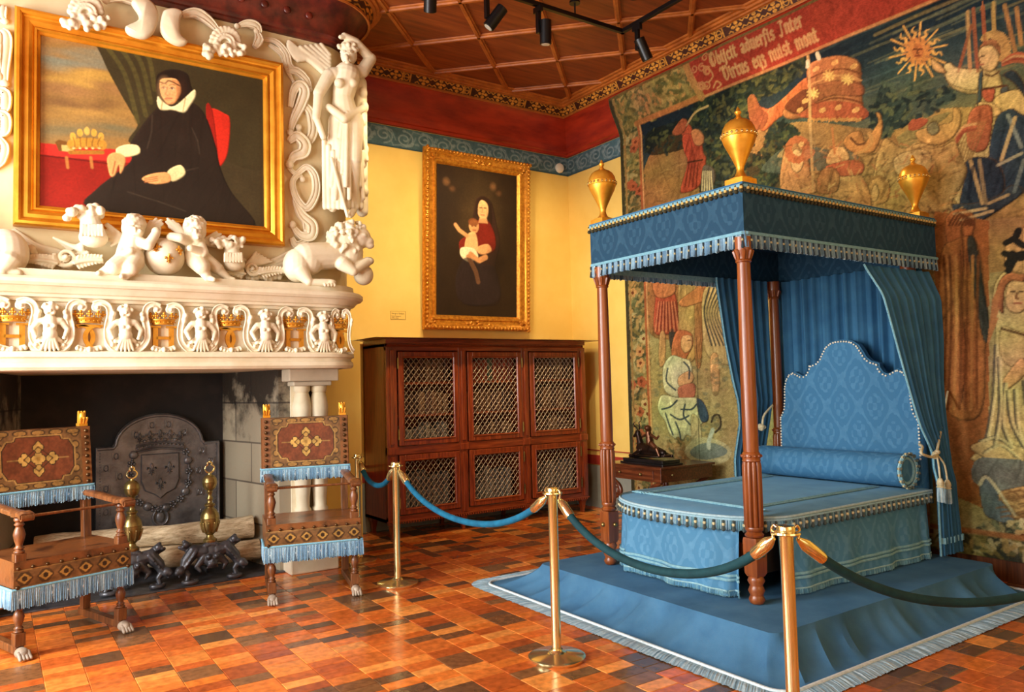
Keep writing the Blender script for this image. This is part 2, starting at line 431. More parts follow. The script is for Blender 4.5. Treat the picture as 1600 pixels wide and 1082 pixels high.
        try: me.polygons.foreach_set('loop_total', np.full(len(f), 4, dtype=np.int32))
        except Exception: pass
        me.update(calc_edges=True)
        at = me.color_attributes.new('Col', 'FLOAT_COLOR', 'POINT')
        at.data.foreach_set('color', np.concatenate([np.clip(s.a, 0, 1).reshape(-1,3), np.ones((s.w*s.h,1))], 1).astype(np.float32).ravel())
        me.validate()
        return link(name, me, m, parent, smooth)

# ------------------------------------------------------------------ fringes: a braid heading with hanging threads and little tassels
def fringe(mb, path, drop, pal, pitch=.006, amp=.004, down=Vector((0,0,-1)), out=None, head=.014, headc=(120,176,196), tass=.07, tasc=((58,70,84),(196,184,150)), tr=.006, jag=.12, knot=True):
    P = [Vector(p) for p in path]
    L = [0]
    for a, b in zip(P, P[1:]): L.append(L[-1]+(b-a).length)
    def at(s):
        for i in range(len(P)-1):
            if s <= L[i+1] or i == len(P)-2:
                t = (s-L[i])/max(1e-9, L[i+1]-L[i]); d = (P[i+1]-P[i]).normalized()
                return P[i].lerp(P[i+1], t), d
    n = max(2, int(L[-1]/pitch)); prev = None
    for i in range(n+1):
        p, d = at(L[-1]*i/n)
        o = out if out is not None else d.cross(down).normalized()
        a = amp*(1 if i % 2 else -1) + random.uniform(-amp, amp)*.5
        ln = drop*(1-random.random()*jag)
        mb.col = lin(random.choice(pal))
        a0 = mb.pt(p+o*.004); a1 = mb.pt(p+down*(drop*.5)+o*(a+.004)); a2 = mb.pt(p+down*ln+o*(a*1.6+.005))
        if prev: mb.face((prev[0], a0, a1, prev[1])); mb.face((prev[1], a1, a2, prev[2]))
        prev = (a0, a1, a2)
    mb.col = lin(headc)
    if head: mb.tube([at(L[-1]*i/max(2,int(n/6)))[0] + (out or at(L[-1]*i/max(2,int(n/6)))[1].cross(down).normalized())*.006 + down*head*.5 for i in range(max(2,int(n/6))+1)], head/2, 6)
    if tass:
        k = max(1, int(L[-1]/tass))
        for i in range(k):
            p, d = at(L[-1]*(i+.5)/k); o = out if out is not None else d.cross(down).normalized()
            q = p + o*.010
            mb.col = lin(tasc[0]); mb.caps(q+down*drop*.25, q+down*drop*.42, tr*.9, tr*.6, 6)
            mb.col = lin(tasc[1]); mb.ell(q+down*drop*.5, tr*1.15, None, 6, 4)
            mb.col = lin(tasc[0]); mb.caps(q+down*drop*.58, q+down*drop*.9, tr*.6, tr*1.3, 6)
    mb.col = None
BLUES = [(126,164,186),(108,148,176),(152,184,198),(86,122,152),(172,198,206),(116,152,176)]
TEALS = [(104,150,162),(86,132,150),(120,166,176),(70,112,134),(132,172,176)]
def fleur(mb, O, U, V, s, d):
    """heraldic lily of height s"""
    b = d*.35
    mb.prism([(p[0]*s, p[1]*s) for p in crv([(0,.5),(.10,.30),(.12,.16),(.05,-.02),(.05,-.1),(-.05,-.1),(-.05,-.02),(-.12,.16),(-.10,.30)], 3, True)], O, U, V, d, b)
    for k in (1, -1):
        side = [(.05,-.02),(.10,.10),(.20,.20),(.31,.20),(.36,.09),(.31,.0),(.24,.02),(.27,.09),(.20,.10),(.13,.0),(.09,-.06)]
        mb.prism([(p[0]*s*k, p[1]*s) for p in crv(side, 3, True)], O, U, V, d*.85, b)
        mb.prism([(p[0]*s*k, p[1]*s) for p in [(.03,-.12),(.14,-.20),(.22,-.27),(.12,-.28),(.04,-.20)]], O, U, V, d*.8, b)
    mb.prism([(p[0]*s, p[1]*s) for p in [(-.17,-.12),(.17,-.12),(.17,-.05),(-.17,-.05)]], O, U, V, d*1.1, b)
    mb.prism([(p[0]*s, p[1]*s) for p in [(-.035,-.12),(.035,-.12),(.05,-.26),(0,-.42),(-.05,-.26)]], O, U, V, d, b)
# ================================================================== the room
XR, YB, ZC = 6.25, 7.8, 5.1
XL, YF = -2.6, -2.2
def slab(name, m, *b):
    return struct(MB().box(*b).build(name, m, None, 0))
slab('wall_back', YELLOW, XL, XR+.1, YB, YB+.1, 0, ZC)
slab('wall_right', YELLOW, XR, XR+.1, YF, YB, 0, ZC)
slab('wall_front', YELLOW, XL, XR+.1, YF-.1, YF, 0, ZC)
WINS = [(-1.0, .5), (1.7, 3.2), (4.0, 5.5)]
wl = MB(); y = YF
for a, b in WINS:
    wl.box(XL-.3, XL, y, a, 0, ZC); wl.box(XL-.3, XL, a, b, 0, .8); wl.box(XL-.3, XL, a, b, 4.1, ZC); y = b
wl.box(XL-.3, XL, y, YB, 0, ZC); struct(wl.build('wall_left', YELLOW, None, 0))
glass, gnt, gb = newmat('window_glass'); gb.inputs['Transmission Weight'].default_value = 1; gb.inputs['Roughness'].default_value = 0; gb.inputs['IOR'].default_value = 1.01
for i, (a, b) in enumerate(WINS):
    w = MB()
    for yy in (a, (a+b)/2-.03, b-.06): w.box(XL-.2, XL-.13, yy, yy+.06, .8, 4.1)
    for zz in (.8, 1.9, 3.0, 4.04): w.box(XL-.19, XL-.14, a, b, zz, zz+.06)
    w = struct(w.build('window_%d' % (i+1), OLDWOOD, None, 0))

# floor: waxed terracotta bricks laid in columns
fl = MB(); fl.col = lin((58,34,24)); fl.box(XL, XR, YF, YB, -.06, -.0035)
PALT = [(208,112,54),(194,96,44),(216,126,64),(184,88,42),(224,140,76),(200,104,50),(120,76,52),(104,70,52),(128,84,58),(204,100,44),(96,66,52),(188,92,42),(210,112,50),(166,78,40)]
x = XL; g = .0036
while x < XR-.02:
    wx = random.choice((.205, .205, .2, .21)) if not (x > 2.9 and random.random() < .25) else .1
    wx = min(wx, XR-x); y = YF-random.random()*.2
    while y < YB:
        hy = random.choice((.105, .105, .1, .1, .11, .1, .095, .2)) if wx > .15 else random.choice((.3, .4, .42))
        y0, y1 = max(y, YF), min(y+hy, YB)
        if y1-y0 > .01:
            k_ = random.uniform(.92, 1.2); fl.col = tuple(v*k_*q for v, q in zip(lin(random.choice(PALT)), (1.0,1.02,.74)))
            t = [random.uniform(-.0009, .0009) for _ in range(4)]
            i = fl.pts([(x+g,y0+g,t[0]),(x+wx-g,y0+g,t[1]),(x+wx-g,y1-g,t[2]),(x+g,y1-g,t[3])])
            o = fl.pts([(x,y0,-.004),(x+wx,y0,-.004),(x+wx,y1,-.004),(x,y1,-.004)])
            fl.face(i)
            for k in range(4): fl.face((o[k], o[(k+1)%4], i[(k+1)%4], i[k]))
        y += hy
    x += wx
struct(fl.build('floor', TILE, None, 0, fix=False))

# ceiling: boards with a diagonal lattice of ribs
ceil = struct(MB().box(XL-.3, XR+.1, YF-.1, YB+.1, ZC, ZC+.1).build('ceiling', CEILW, None, 0))
def rib(o, s):
    n = Vector((1, s)).normalized(); d = Vector((-s, 1)).normalized(); p = n*o
    lo, hi = -99, 99
    for c, dd, a, b in ((p.x, d.x, XL, XR), (p.y, d.y, YF, YB)):
        t0, t1 = sorted(((a-c)/dd, (b-c)/dd)); lo, hi = max(lo, t0), min(hi, t1)
    if hi-lo < .3: return
    A, B = p+d*lo, p+d*hi
    mb = MB(); rings = []
    for q in (A, B):
        rings.append([(q.x+n.x*w, q.y+n.y*w, z) for w, z in ((-.032,5.1),(-.03,5.088),(-.018,5.082),(-.014,5.066),(.014,5.066),(.018,5.082),(.03,5.088),(.032,5.1))])
    mb.loft(rings, True, True, True).build('rib', RIBW, ceil, 30)
for k in range(-9, 6): rib(8.20+.745*k, 1)
for k in range(-12, 12): rib(-.28+.705*k, -1)

# cornice around the room
ROOMP = [(XR, YF), (XR, YB), (XL, YB), (XL, YF)]
RED = [(0,4.50),(.03,4.505),(.035,4.535),(.05,4.545),(.055,4.575),(.065,4.59),(.07,4.63),(.085,4.70),(.11,4.78),(.15,4.86),(.19,4.915),(.215,4.93)]
struct(MB().sweep(RED, ROOMP, False, -1).build('trim_red_cornice', REDPAINT, None, 30))
struct(MB().sweep([(.20,4.93),(.225,4.922),(.232,4.935),(.225,4.945)], ROOMP, False, -1).build('trim_gilt_bead', RIBW, None, 30))
struct(MB().sweep([(.275,5.035),(.30,5.04),(.305,5.055),(.33,5.06),(.335,5.08),(.36,5.085),(.37,5.1)], ROOMP, False, -1).build('trim_ceiling_moulding', RIBW, None, 30))
GOLDC, BROWNC = (196,132,46), (62,26,10)
def gilt_canvas(length, h=26, px=.006):
    w = int(length/px); cv = Canvas(w, h, BROWNC); k = 0; x = 18
    S = h/26
    while x < w+10:
        c = GOLDC; m = h/2
        if k % 4 == 0:                                          # interlaced monogram
            for dx in (-8, 8): cv.line([(x+dx, 4*S), (x+dx, 22*S)], 2.6, c)
            cv.line([(x-8, m), (x+8, m)], 2, c)
            cv.line([(x+5*math.cos(a), m+8*S*math.sin(a)) for a in np.linspace(0, 2*PI, 20)], 1.7, c)
            x += 22
        else:                                                   # fleuron with leaves
            cv.ell(x, m, 3, 3, c)
            for a in range(4): cv.ell(x+7*math.cos(a*PI/2), m+7*math.sin(a*PI/2)*S, 4.2, 3.2, c)
            for sx in (-1, 1):
                for sy in (-1, 1):
                    cv.line([(x+sx*9, m+sy*9*S), (x+sx*13, m+sy*5*S), (x+sx*17, m+sy*8*S)], 2.2, c)
            x += 36
        k += 1
    cv.line([(0,1),(w,1)], 2, (170,104,36)); cv.line([(0,h-2),(w,h-2)], 2, (170,104,36))
    cv.noise(3, .35); return cv
def strip_on_path(name, path, lo, hi, cv, m, out=-1):
    """a painted strip from profile point lo to hi (offset, z) along a polyline"""
    P = [Vector(p) for p in path]; L = [0]
    for a, b in zip(P, P[1:]): L.append(L[-1]+(b-a).length)
    n = len(P); nor = []
    for i in range(n):
        e1 = (P[i]-P[i-1]).normalized() if i else (P[1]-P[0]).normalized()
        e2 = (P[i+1]-P[i]).normalized() if i < n-1 else e1
        n1, n2 = Vector((e1.y,-e1.x)), Vector((e2.y,-e2.x)); mm = (n1+n2).normalized(); nor.append(mm/max(.3, mm.dot(n1))*out)
    s = np.linspace(0, L[-1], cv.w)
    px = np.interp(s, L, [p.x for p in P]); py = np.interp(s, L, [p.y for p in P])
    nx = np.interp(s, L, [q.x for q in nor]); ny = np.interp(s, L, [q.y for q in nor])
    def f(I, J):
        t = J/(cv.h-1); o = lo[0]+(hi[0]-lo[0])*t
        return px[I]+nx[I]*o, py[I]+ny[I]*o, lo[1]+(hi[1]-lo[1])*t
    return cv.grid(name, f, m)
struct(strip_on_path('trim_gilt_border_back', [(XR, YB), (2.0, YB)], (.225-.0, 4.94), (.278, 5.04), gilt_canvas(4.25), DECOR))
struct(strip_on_path('trim_gilt_border_right', [(XR, 1.0), (XR, YB)], (.225, 4.94), (.278, 5.04), gilt_canvas(6.8), DECOR))
# mitre the two border strips at the corner
for nm, ax, lim in (('trim_gilt_border_back', 0, XR), ('trim_gilt_border_right', 1, YB)):
    me = bpy.data.objects[nm].data; n = len(me.vertices); a = np.empty(n*3, np.float32); me.vertices.foreach_get('co', a); a = a.reshape(-1,3)
    off = (YB-a[:,1]) if ax == 0 else (XR-a[:,0])
    a[:,ax] = np.minimum(a[:,ax], lim-off); me.vertices.foreach_set('co', a.ravel()); me.update()
# painted blue frieze with pale scrolls
def frieze_canvas(length, z0=4.255, z1=4.505, px=.008):
    w, h = int(length/px), int((z1-z0)/px); cv = Canvas(w, h, (70,98,104)); cv.noise(9, .18); cv.noise(3, .12)
    x = 8; k = 0; c = (128,146,146)
    while x < w+20:
        s = 1 if k % 2 else -1; m = h/2
        S = [(p[0], p[1]) for p in spiral((0,0),(1,0),(0,1), 12, 2, 1.6*s, s*PI*.5, 30)]
        cv.line([(x+p[0]*1.25, m-s*1+p[1]*.95) for p in S], 2.0, c, .75)
        cv.line([(x-26, m+s*10), (x-14, m+s*12), (x-2, m-s*12+0)], 1.8, c, .6)
        for q in range(5):
            a = random.random()*6.28; cv.ell(x+15*math.cos(a), m+11*math.sin(a), 3.4, 2.0, c, .55)
        cv.line([(x+14, m-s*4), (x+20, m+s*9), (x+28, m+s*11)], 1.8, c, .6)
        x += 32; k += 1
    cv.line([(0,1),(w,1)], 2.5, (52,80,90)); return cv
for nm, L0, f in (('trim_blue_frieze_back', XR-2.0, lambda I, J: (XR-.008*I, YB-.006, 4.255+.008*J)), ('trim_blue_frieze_right', 4.0, lambda I, J: (XR-.006, YB-.008*I, 4.255+.008*J))):
    struct(frieze_canvas(L0).grid(nm, f, DECOR))
# dado: red stripe over a grey-blue painted lower wall
for nm, b in (('back', (2.95, XR, YB-.012, YB)), ('right', (XR-.012, XR, 6.3, YB))):
    struct(MB().box(b[0], b[1], b[2], b[3], 0, .52).build('trim_dado_'+nm, GREYDADO, None, 0))
    struct(MB().box(b[0], b[1], b[2]-(.002 if nm=='back' else 0), b[3], .53, .645).build('trim_red_stripe_'+nm, REDLINE, None, 0) if nm == 'back' else MB().box(b[0]-.002, b[1], b[2], b[3], .53, .645).build('trim_red_stripe_'+nm, REDLINE, None, 0))
    struct(MB().box(b[0], b[1], b[2]-.001, b[3], .70, .712).build('trim_line_'+nm, REDLINE, None, 0))
struct(MB().box(2.3, 2.93, 6.91, YB, 0, 2.0).build('wall_pier', YELLOW, None, 0))
struct(MB().box(XR-.02, XR, YF, 6.3, 0, .16).build('baseboard_right', OLDWOOD, None, 0, .004))
# ================================================================== the great fireplace
fp = thing('fireplace', (1.03, 6.6, 0), 'monumental carved white stone fireplace with gilded royal initials on its frieze', 'fireplace')
HY, HX, HR = 6.42, 2.72, .35
def arc(cx, cy, r, a0, a1, n=10): return [(cx+r*math.cos(a0+(a1-a0)*k/n), cy+r*math.sin(a0+(a1-a0)*k/n)) for k in range(n+1)]
HPATH = [(HX, YB-.01)] + arc(HX-HR, HY+HR, HR, 0, -PI/2) + [(-.75, HY), (-.75, YB-.01)]
def plan(path, z0, z1): return MB().loft([[(x, y, z0) for x, y in path], [(x, y, z1) for x, y in path]], True, True, True)
plan(HPATH, 2.36, ZC-.005).build('hood', CREAM, fp, 40)
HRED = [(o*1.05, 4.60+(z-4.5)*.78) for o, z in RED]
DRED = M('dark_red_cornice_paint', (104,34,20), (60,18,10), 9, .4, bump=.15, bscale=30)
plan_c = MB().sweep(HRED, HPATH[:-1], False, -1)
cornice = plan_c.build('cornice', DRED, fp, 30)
b = strip_on_path('cornice_gilt_border', HPATH[:-1], (.23, 4.94), (.283, 5.04), gilt_canvas(4.7), DECOR); adopt(b, cornice)
MB().sweep([(.225,4.925),(.245,4.92),(.25,4.935),(.24,4.945)], HPATH[:-1], False, -1).sweep([(.28,5.035),(.305,5.04),(.31,5.055),(.335,5.06),(.34,5.08),(.36,5.085),(.365,5.098),(0,5.098)], HPATH[:-1], False, -1).build('cornice_moulding', RIBW, cornice, 30)
for k in range(16):                                             # dull studs on the red cornice
    MB().ell((2.25-.19*k, HY-.118, 4.775), (.032,.012,.032)).build('cornice_boss', DRED, cornice)

# mantel: frieze block between two mouldings
MX, MY, MR = 2.56, 6.2, .24
MPATH = [(MX, 7.5)] + arc(MX-MR, MY+MR, MR, 0, -PI/2) + [(-.75, MY)]
plan(MPATH + [(-.75, 7.5)], 1.725, 2.42).build('frieze', WHITE, fp, 40)
MB().sweep([(0,2.20),(.02,2.205),(.028,2.225),(.06,2.232),(.066,2.25),(.09,2.256),(.112,2.28),(.13,2.296),(.152,2.30),(.168,2.318),(.168,2.342),(.15,2.36),(.09,2.362),(.085,2.418),(0,2.42)], MPATH, False, -1).build('mantel_shelf', WHITE, fp, 30)
MB().sweep([(0,1.862),(.025,1.86),(.07,1.852),(.085,1.838),(.085,1.815),(.062,1.805),(.058,1.785),(.075,1.772),(.08,1.745),(.065,1.724),(0,1.72)], MPATH, False, -1).build('lower_moulding', WHITE, fp, 30)

# firebox: splayed stone cheeks, blackened back, iron hearth sheet
def stone_mat():
    m, nt, b = newmat('sooty_stone_blocks'); L = nt.links.new
    vec = coords(nt, 'Object')
    sp = N(nt, 'ShaderNodeSeparateXYZ'); L(vec, sp.inputs[0])
    cb = N(nt, 'ShaderNodeCombineXYZ'); L(sp.outputs['Y'], cb.inputs['X']); L(sp.outputs['Z'], cb.inputs['Y'])
    br = N(nt, 'ShaderNodeTexBrick', Scale=1.0); L(cb.outputs[0], br.inputs['Vector'])
    br.inputs['Color1'].default_value = lin4((172,158,132)); br.inputs['Color2'].default_value = lin4((140,126,104)); br.inputs['Mortar'].default_value = lin4((96,84,70))
    br.inputs['Brick Width'].default_value = .62; br.inputs['Row Height'].default_value = .36; br.inputs['Mortar Size'].default_value = .008
    n = N(nt, 'ShaderNodeTexNoise', Scale=3.2, Detail=7, Roughness=.65); L(vec, n.inputs['Vector'])
    mr = N(nt, 'ShaderNodeMapRange'); L(sp.outputs['Z'], mr.inputs['Value'])      # soot licked up the cheeks
    mr.inputs['From Min'].default_value = .75; mr.inputs['From Max'].default_value = 1.75; mr.inputs['To Min'].default_value = -.32; mr.inputs['To Max'].default_value = .22
    ad = N(nt, 'ShaderNodeMath', operation='ADD'); L(n.outputs['Fac'], ad.inputs[0]); L(mr.outputs[0], ad.inputs[1])
    st = ramp(nt, ad.outputs[0], [(.42, (255,255,255)), (.62, (70,62,54))])
    mx = N(nt, 'ShaderNodeMix', data_type='RGBA', blend_type='MULTIPLY'); mx.inputs['Factor'].default_value = 1
    L(br.outputs['Color'], mx.inputs[6]); L(st, mx.inputs[7]); L(mx.outputs[2], b.inputs['Base Color'])
    b.inputs['Roughness'].default_value = .75; add_bump(nt, b, vec, 18, .3)
    return m
STONE = stone_mat()
SOOT = M('soot_black', (34,26,20), (12,9,8), 4, .75, bump=.3, bscale=12, mid=(20,14,11))
CXF = 1.03
def mirror(pl): return [(2*CXF-x, y) for x, y in reversed(pl)]
JP = [(2.05,6.62),(2.47,6.62),(2.47,YB-.02),(1.84,YB-.02)]
for side, pl in (('right', JP), ('left', mirror(JP))):
    plan(pl, 0, 1.725).build('jamb', STONE, fp, 0)
MB().box(.1, 1.96, YB-.08, YB-.02, 0, 1.725).build('firebox_back', SOOT, fp, 0)
MB().box(-.05, 2.12, 6.58, YB-.02, 0, .014).build('hearth_sheet', IRON, fp, 0, .004)
for s in (0, 1):
    X = (lambda x: 2*CXF-x) if s else (lambda x: x)
    def bx(mb, a, b, *q): mb.box(min(X(a),X(b)), max(X(a),X(b)), *q)
    p = MB()
    bx(p, 2.08, 2.50, 6.42, 6.9, 0, .30); bx(p, 2.10, 2.48, 6.44, 6.88, .30, .35); bx(p, 2.13, 2.46, 6.46, 6.86, .35, .41); bx(p, 2.15, 2.44, 6.48, 6.84, .41, .47)
    p.build('column_base', WHITE, fp, 0, .012)
    c = MB()
    for cx in (2.235, 2.385):
        c.lathe([(.055,.47),(.07,.49),(.07,.52),(.055,.54),(.058,.62),(.075,.8),(.062,1.0),(.05,1.12),(.062,1.14),(.062,1.17),(.05,1.19),(.056,1.24),(.078,1.33),(.082,1.40),(.070,1.47),(.056,1.52),(.07,1.54),(.07,1.58)], (X(cx), 6.56, 0), 18)
    bx(c, 2.15, 2.235, 6.6, 6.84, .47, 1.58); bx(c, 2.3, 2.46, 6.64, 6.84, .47, 1.58)
    c.build('column', WHITE, fp, 40)
    p = MB(); bx(p, 2.13, 2.47, 6.46, 6.86, 1.58, 1.62); bx(p, 2.08, 2.52, 6.42, 6.9, 1.62, 1.725)
    p.build('column_capital', M('grey_capital_stone', (200,188,164), (176,162,138), 3, .6) if not s else bpy.data.materials['grey_capital_stone'], fp, 0, .01)

# ---- frieze: gilded initials under crowns, carved children between them
UX, VZ = Vector((1,0,0)), Vector((0,0,1))
def relief_o(x, z, y=MY): return Vector((x, y, z))
def flat(mb, pts, w, d, O):                                     # flat band along points in the wall plane, standing proud by d
    P = [Vector(p) for p in pts]
    rings = []
    for i, p in enumerate(P):
        t = (P[min(i+1,len(P)-1)]-P[max(i-1,0)]).normalized(); nn = Vector((-t.y, t.x))
        ww = w[i] if isinstance(w, list) else w
        a, b = p+nn*ww/2, p-nn*ww/2
        rings.append([(O.x+a.x, O.y, O.z+a.y), (O.x+a.x, O.y-d, O.z+a.y), (O.x+b.x, O.y-d, O.z+b.y), (O.x+b.x, O.y, O.z+b.y)])
    mb.loft(rings, True, True, True)
def letter_h():
    m = MB(); O = Vector((0,0,0)); d = .028
    for s in (-1, 1):
        flat(m, [(s*.055,-.08),(s*.055,.08)], .034, d, O)
        flat(m, [(s*.055-.036,-.083),(s*.055+.036,-.083)], .014, d, O); flat(m, [(s*.055-.036,.083),(s*.055+.036,.083)], .014, d, O)
    flat(m, [(-.05,0),(.05,0)], .022, d, O); return m.mesh('initial_h')
def letter_dc():
    m = MB(); O = Vector((0,0,0)); d = .028
    for s in (-1, 1):
        A = [(s*.042+.066*math.cos(a)*s*-1, .078*math.sin(a)) for a in np.linspace(PI*.66, -PI*.66, 22)]
        flat(m, A, [.010+.020*math.sin(PI*k/21) for k in range(22)], d+(.004 if s > 0 else 0), O)
        A = [(s*.03+.052*math.cos(a)*s, .078*math.sin(a)) for a in np.linspace(PI*.5, -PI*.5, 18)]
    for zz in (-.082, .082): flat(m, [(-.085, zz), (.085, zz)], .014, d, O)
    return m.mesh('initial_c')
def crown_mesh():
    m = MB(); n = 24; rows = []
    for z, r in ((-.03,.066),(-.024,.070),(-.018,.066),(.0,.072),(.006,.078),(.012,.076)):
        rows.append([(r*math.cos(PI+PI*k/n)*1.12, -.045*(-math.sin(PI+PI*k/n))*1.1*(r/.07), z) for k in range(n+1)])
    m.loft(rows, False)
    for k in range(5):
        a = PI+PI*(k+.5)/5*1.0; r = .084
        c = Vector((r*1.1*math.cos(a), .05*math.sin(a), .018))
        for dx, dz, rr in ((0,.036,.011),(-.012,.018,.009),(.012,.018,.009),(0,.018,.010),(0,.004,.008)): m.ell(c+Vector((dx,0,dz)), (rr,rr*.8,rr), None, 8, 6)
    for k in range(9):
        a = PI+PI*(k+.5)/9; m.ell((.074*1.12*math.cos(a), .048*math.sin(a), -.010), .006, None, 6, 4)
    for k in range(4):
        a = PI+PI*(k+1)/5; m.ell((.084*1.1*math.cos(a), .05*math.sin(a), .02), .008, None, 6, 4)
    return m.mesh('crown')
MH, MDC, MCR = letter_h(), letter_dc(), crown_mesh()
FRX = [.117, .573, 1.060, 1.543, 2.052, 2.44]
first = set()
def put(name, me, loc, m, parent, smooth=40, rz=0, sc=1):
    if me.name not in first:
        first.add(me.name); me.materials.append(m)
        if smooth:
            me.polygons.foreach_set('use_smooth', [True]*len(me.polygons)); me.set_sharp_from_angle(angle=R(smooth))
    o = bpy.data.objects.new(name, me); C.objects.link(o); adopt(o, parent)
    o.location = loc; o.rotation_euler = (0, 0, rz); o.scale = (sc,)*3 if not isinstance(sc, tuple) else sc
    return o
for i, x in enumerate(FRX + [-.855, -.365][1:]):
    if i == len(FRX): i = 1
    o = put('gilded_initial', MDC if i % 2 else MH, (x, MY, 1.958), GOLD, fp); o['label'] = 'gilded interlaced initials' if i % 2 else 'gilded letter H'
    put('gilded_crown', MCR, (x, MY-.005, 2.085), GOLD, fp, 60)
# carved child ending in leaves
m = MB()
m.ell((0,-.055,.295), (.040,.044,.046), None, 18, 12); m.ell((0,-.098,.288), (.010,.012,.011)); m.caps((0,-.045,.26), (0,-.04,.23), .022, .028, 14)
for k in range(22):
    a = random.uniform(.15, PI-.15); b_ = random.uniform(-.9, .9); m.ell((.043*math.cos(a), -.05+.03*b_, .302+.040*math.sin(a)), .0145, None, 8, 6)
for s in (-1, 1):
    m.ell((s*.019,-.086,.278), (.016,.015,.015)); m.caps((s*.035,-.045,.222), (s*.060,-.045,.222), .026, .026, 14); m.caps((s*.064,-.045,.222), (s*.106,-.050,.165), .023, .019, 14); m.caps((s*.106,-.050,.165), (s*.088,-.078,.112), .018, .014, 14); m.ell((s*.084,-.084,.104), (.015,.015,.013))
    m.tube(spiral((s*.083,-.035,.056), (s,0,0), (0,0,1), .046, .008, 1.45, PI*.95, 26), [.0150-.00025*k for k in range(27)], 8); m.ell((s*.083,-.045,.056), (.016,.022,.016))
    m.caps((s*.03,-.05,.10), (s*.062,-.05,.085), .024, .016, 12); m.ell((s*.02,-.088,.185), (.017,.012,.014))
m.caps((0,-.045,.225), (0,-.055,.15), .044, .040, 16); m.ell((0,-.066,.128), (.046,.038,.040), None, 16, 10)
for k in range(-2, 3): m.caps((k*.012,-.075,.10), (k*.026,-.060,.010+.006*abs(k)), .014, .009, 10)
m.box(-.13,.13,-.008,.012,0,.31)
PUTTO = fused(m, 'putto', .0042, 1)
for x in (-.60, -.12, .333, .80, 1.318, 1.805, 2.285): put('carved_putto', PUTTO, (x, MY+.004, 1.845), WHITE, fp, 180)
# carved strapwork cradling each initial
m = MB()
for s in (-1, 1):
    A = crv([(s*.025,-.04,.345),(s*.075,-.045,.362),(s*.118,-.045,.335),(s*.128,-.042,.27),(s*.112,-.04,.18),(s*.116,-.04,.10),(s*.15,-.036,.045),(s*.19,-.03,.02)], 7)
    for off, w, dy in ((0,.013,0),(.017,.007,-.012),(-.017,.007,-.012)):
        E_ = []
        for k in range(len(A)):
            t = A[min(k+1,len(A)-1)]-A[max(k-1,0)]; t = t/np.linalg.norm(t); E_.append(A[k]+np.array((-t[2],0,t[0]))*off+np.array((0,dy,0)))
        m.tube(E_, w, 8)
    m.tube(spiral((s*.048,-.045,.325), (s,0,0), (0,0,1), .036, .006, 1.5, PI*.25, 22), .010, 8); m.ell((s*.048,-.05,.325), (.013,.02,.013))
    m.ell((s*.142,-.05,.255), (.020,.026,.028)); m.ell((s*.150,-.058,.285), (.018,.02,.020)); m.caps((s*.14,-.045,.235), (s*.135,-.04,.13), .012, .008)
    for q in range(3): m.ell((s*(.026+.024*q),-.04,.020+.008*q), (.015,.026,.017))
    m.caps((s*.01,-.035,.03), (s*.07,-.04,.055), .013, .007, 10)
m.ell((0,-.05,.026), (.018,.03,.024)); m.box(-.20,.20,-.006,.01,0,.02)
STRAP = fused(m, 'strapwork', .0042, 1)
for x in FRX[:-1]+[-.365]: put('carved_strapwork', STRAP, (x, MY+.004, 1.842), WHITE, fp, 180)
put('carved_strapwork', STRAP, (FRX[-1], MY+.004, 1.842), WHITE, fp, 180, 0, (.62,1,1))

# ---- sculpture above the shelf (figures picked off the photo at their own depth)
def K(px, py, Y): return at_y(px, py, Y)
def rr(px, Y): return px/FPX*(CF.dot(K(240, 400, Y)-EYEV))
def px_caps(m, a, b, ra, rb, n=10): m.caps(K(*a), K(*b), rr(ra, a[2]), rr(rb, b[2]), max(16, n))
def px_ell(m, p, r, rot=None):
    r = r if isinstance(r, tuple) else (r, r, r); m.ell(K(*p), tuple(rr(q, p[2]) for q in r), rot, 20, 14)
def carve(name, m, voxel=.008, it=3, mat=WHITE):
    me = fused(m, name, voxel, it); return link(name, me, mat, fp, 180)
# globe
orb = MB().ell(K(257,402,6.22), .142, None, 28, 18).build('orb', WHITE, fp, 180)
oc = K(257,402,6.22)
for dx, dz in ((-.075,.045), (.085,.035), (.005,-.035)):
    nrm = Vector((dx, -math.sqrt(max(.001,.146**2-dx*dx-dz*dz)), dz)); f = MB()
    U = Vector((-nrm.y, nrm.x, 0)).normalized(); V = U.cross(-nrm).normalized() if U.cross(-nrm).z > 0 else -U.cross(-nrm).normalized()
    if U.x < 0: U = -U
    V = nrm.cross(U).normalized(); V = V if V.z > 0 else -V
    fleur(f, oc+nrm*.975, U, V, .085, .014); f.build('fleur_de_lis', GOLD, orb, 30)
def feather_wing(m, root, tips, Y, w=5):
    for t in tips: px_caps(m, (*root, Y), (*t, Y+.02), w, w*.45, 8)
def curls(m, px, py, r, Y):
    for k in range(44):
        a = random.uniform(.05, PI-.05); d = random.uniform(-1, .75); q = math.sqrt(max(0,1-d*d))
        px_ell(m, (px+r*q*math.cos(a), py-r*.85*q*math.sin(a), Y+rr(r,Y)*d*.95), random.uniform(3,4.2))
    for s in (-1, 1):
        px_ell(m, (px+s*6+2, py+9, Y-.078), (3.4,2,2.2)); px_caps(m, (px+s*9+2,py+4,Y-.08), (px+s*3+2,py+4,Y-.086), 1.6, 1.6)
    px_caps(m, (px+2,py+6,Y-.09), (px+2,py+11,Y-.10), 1.8, 2.6); px_caps(m, (px-1,py+17,Y-.088), (px+5,py+17,Y-.088), 1.7, 1.7)
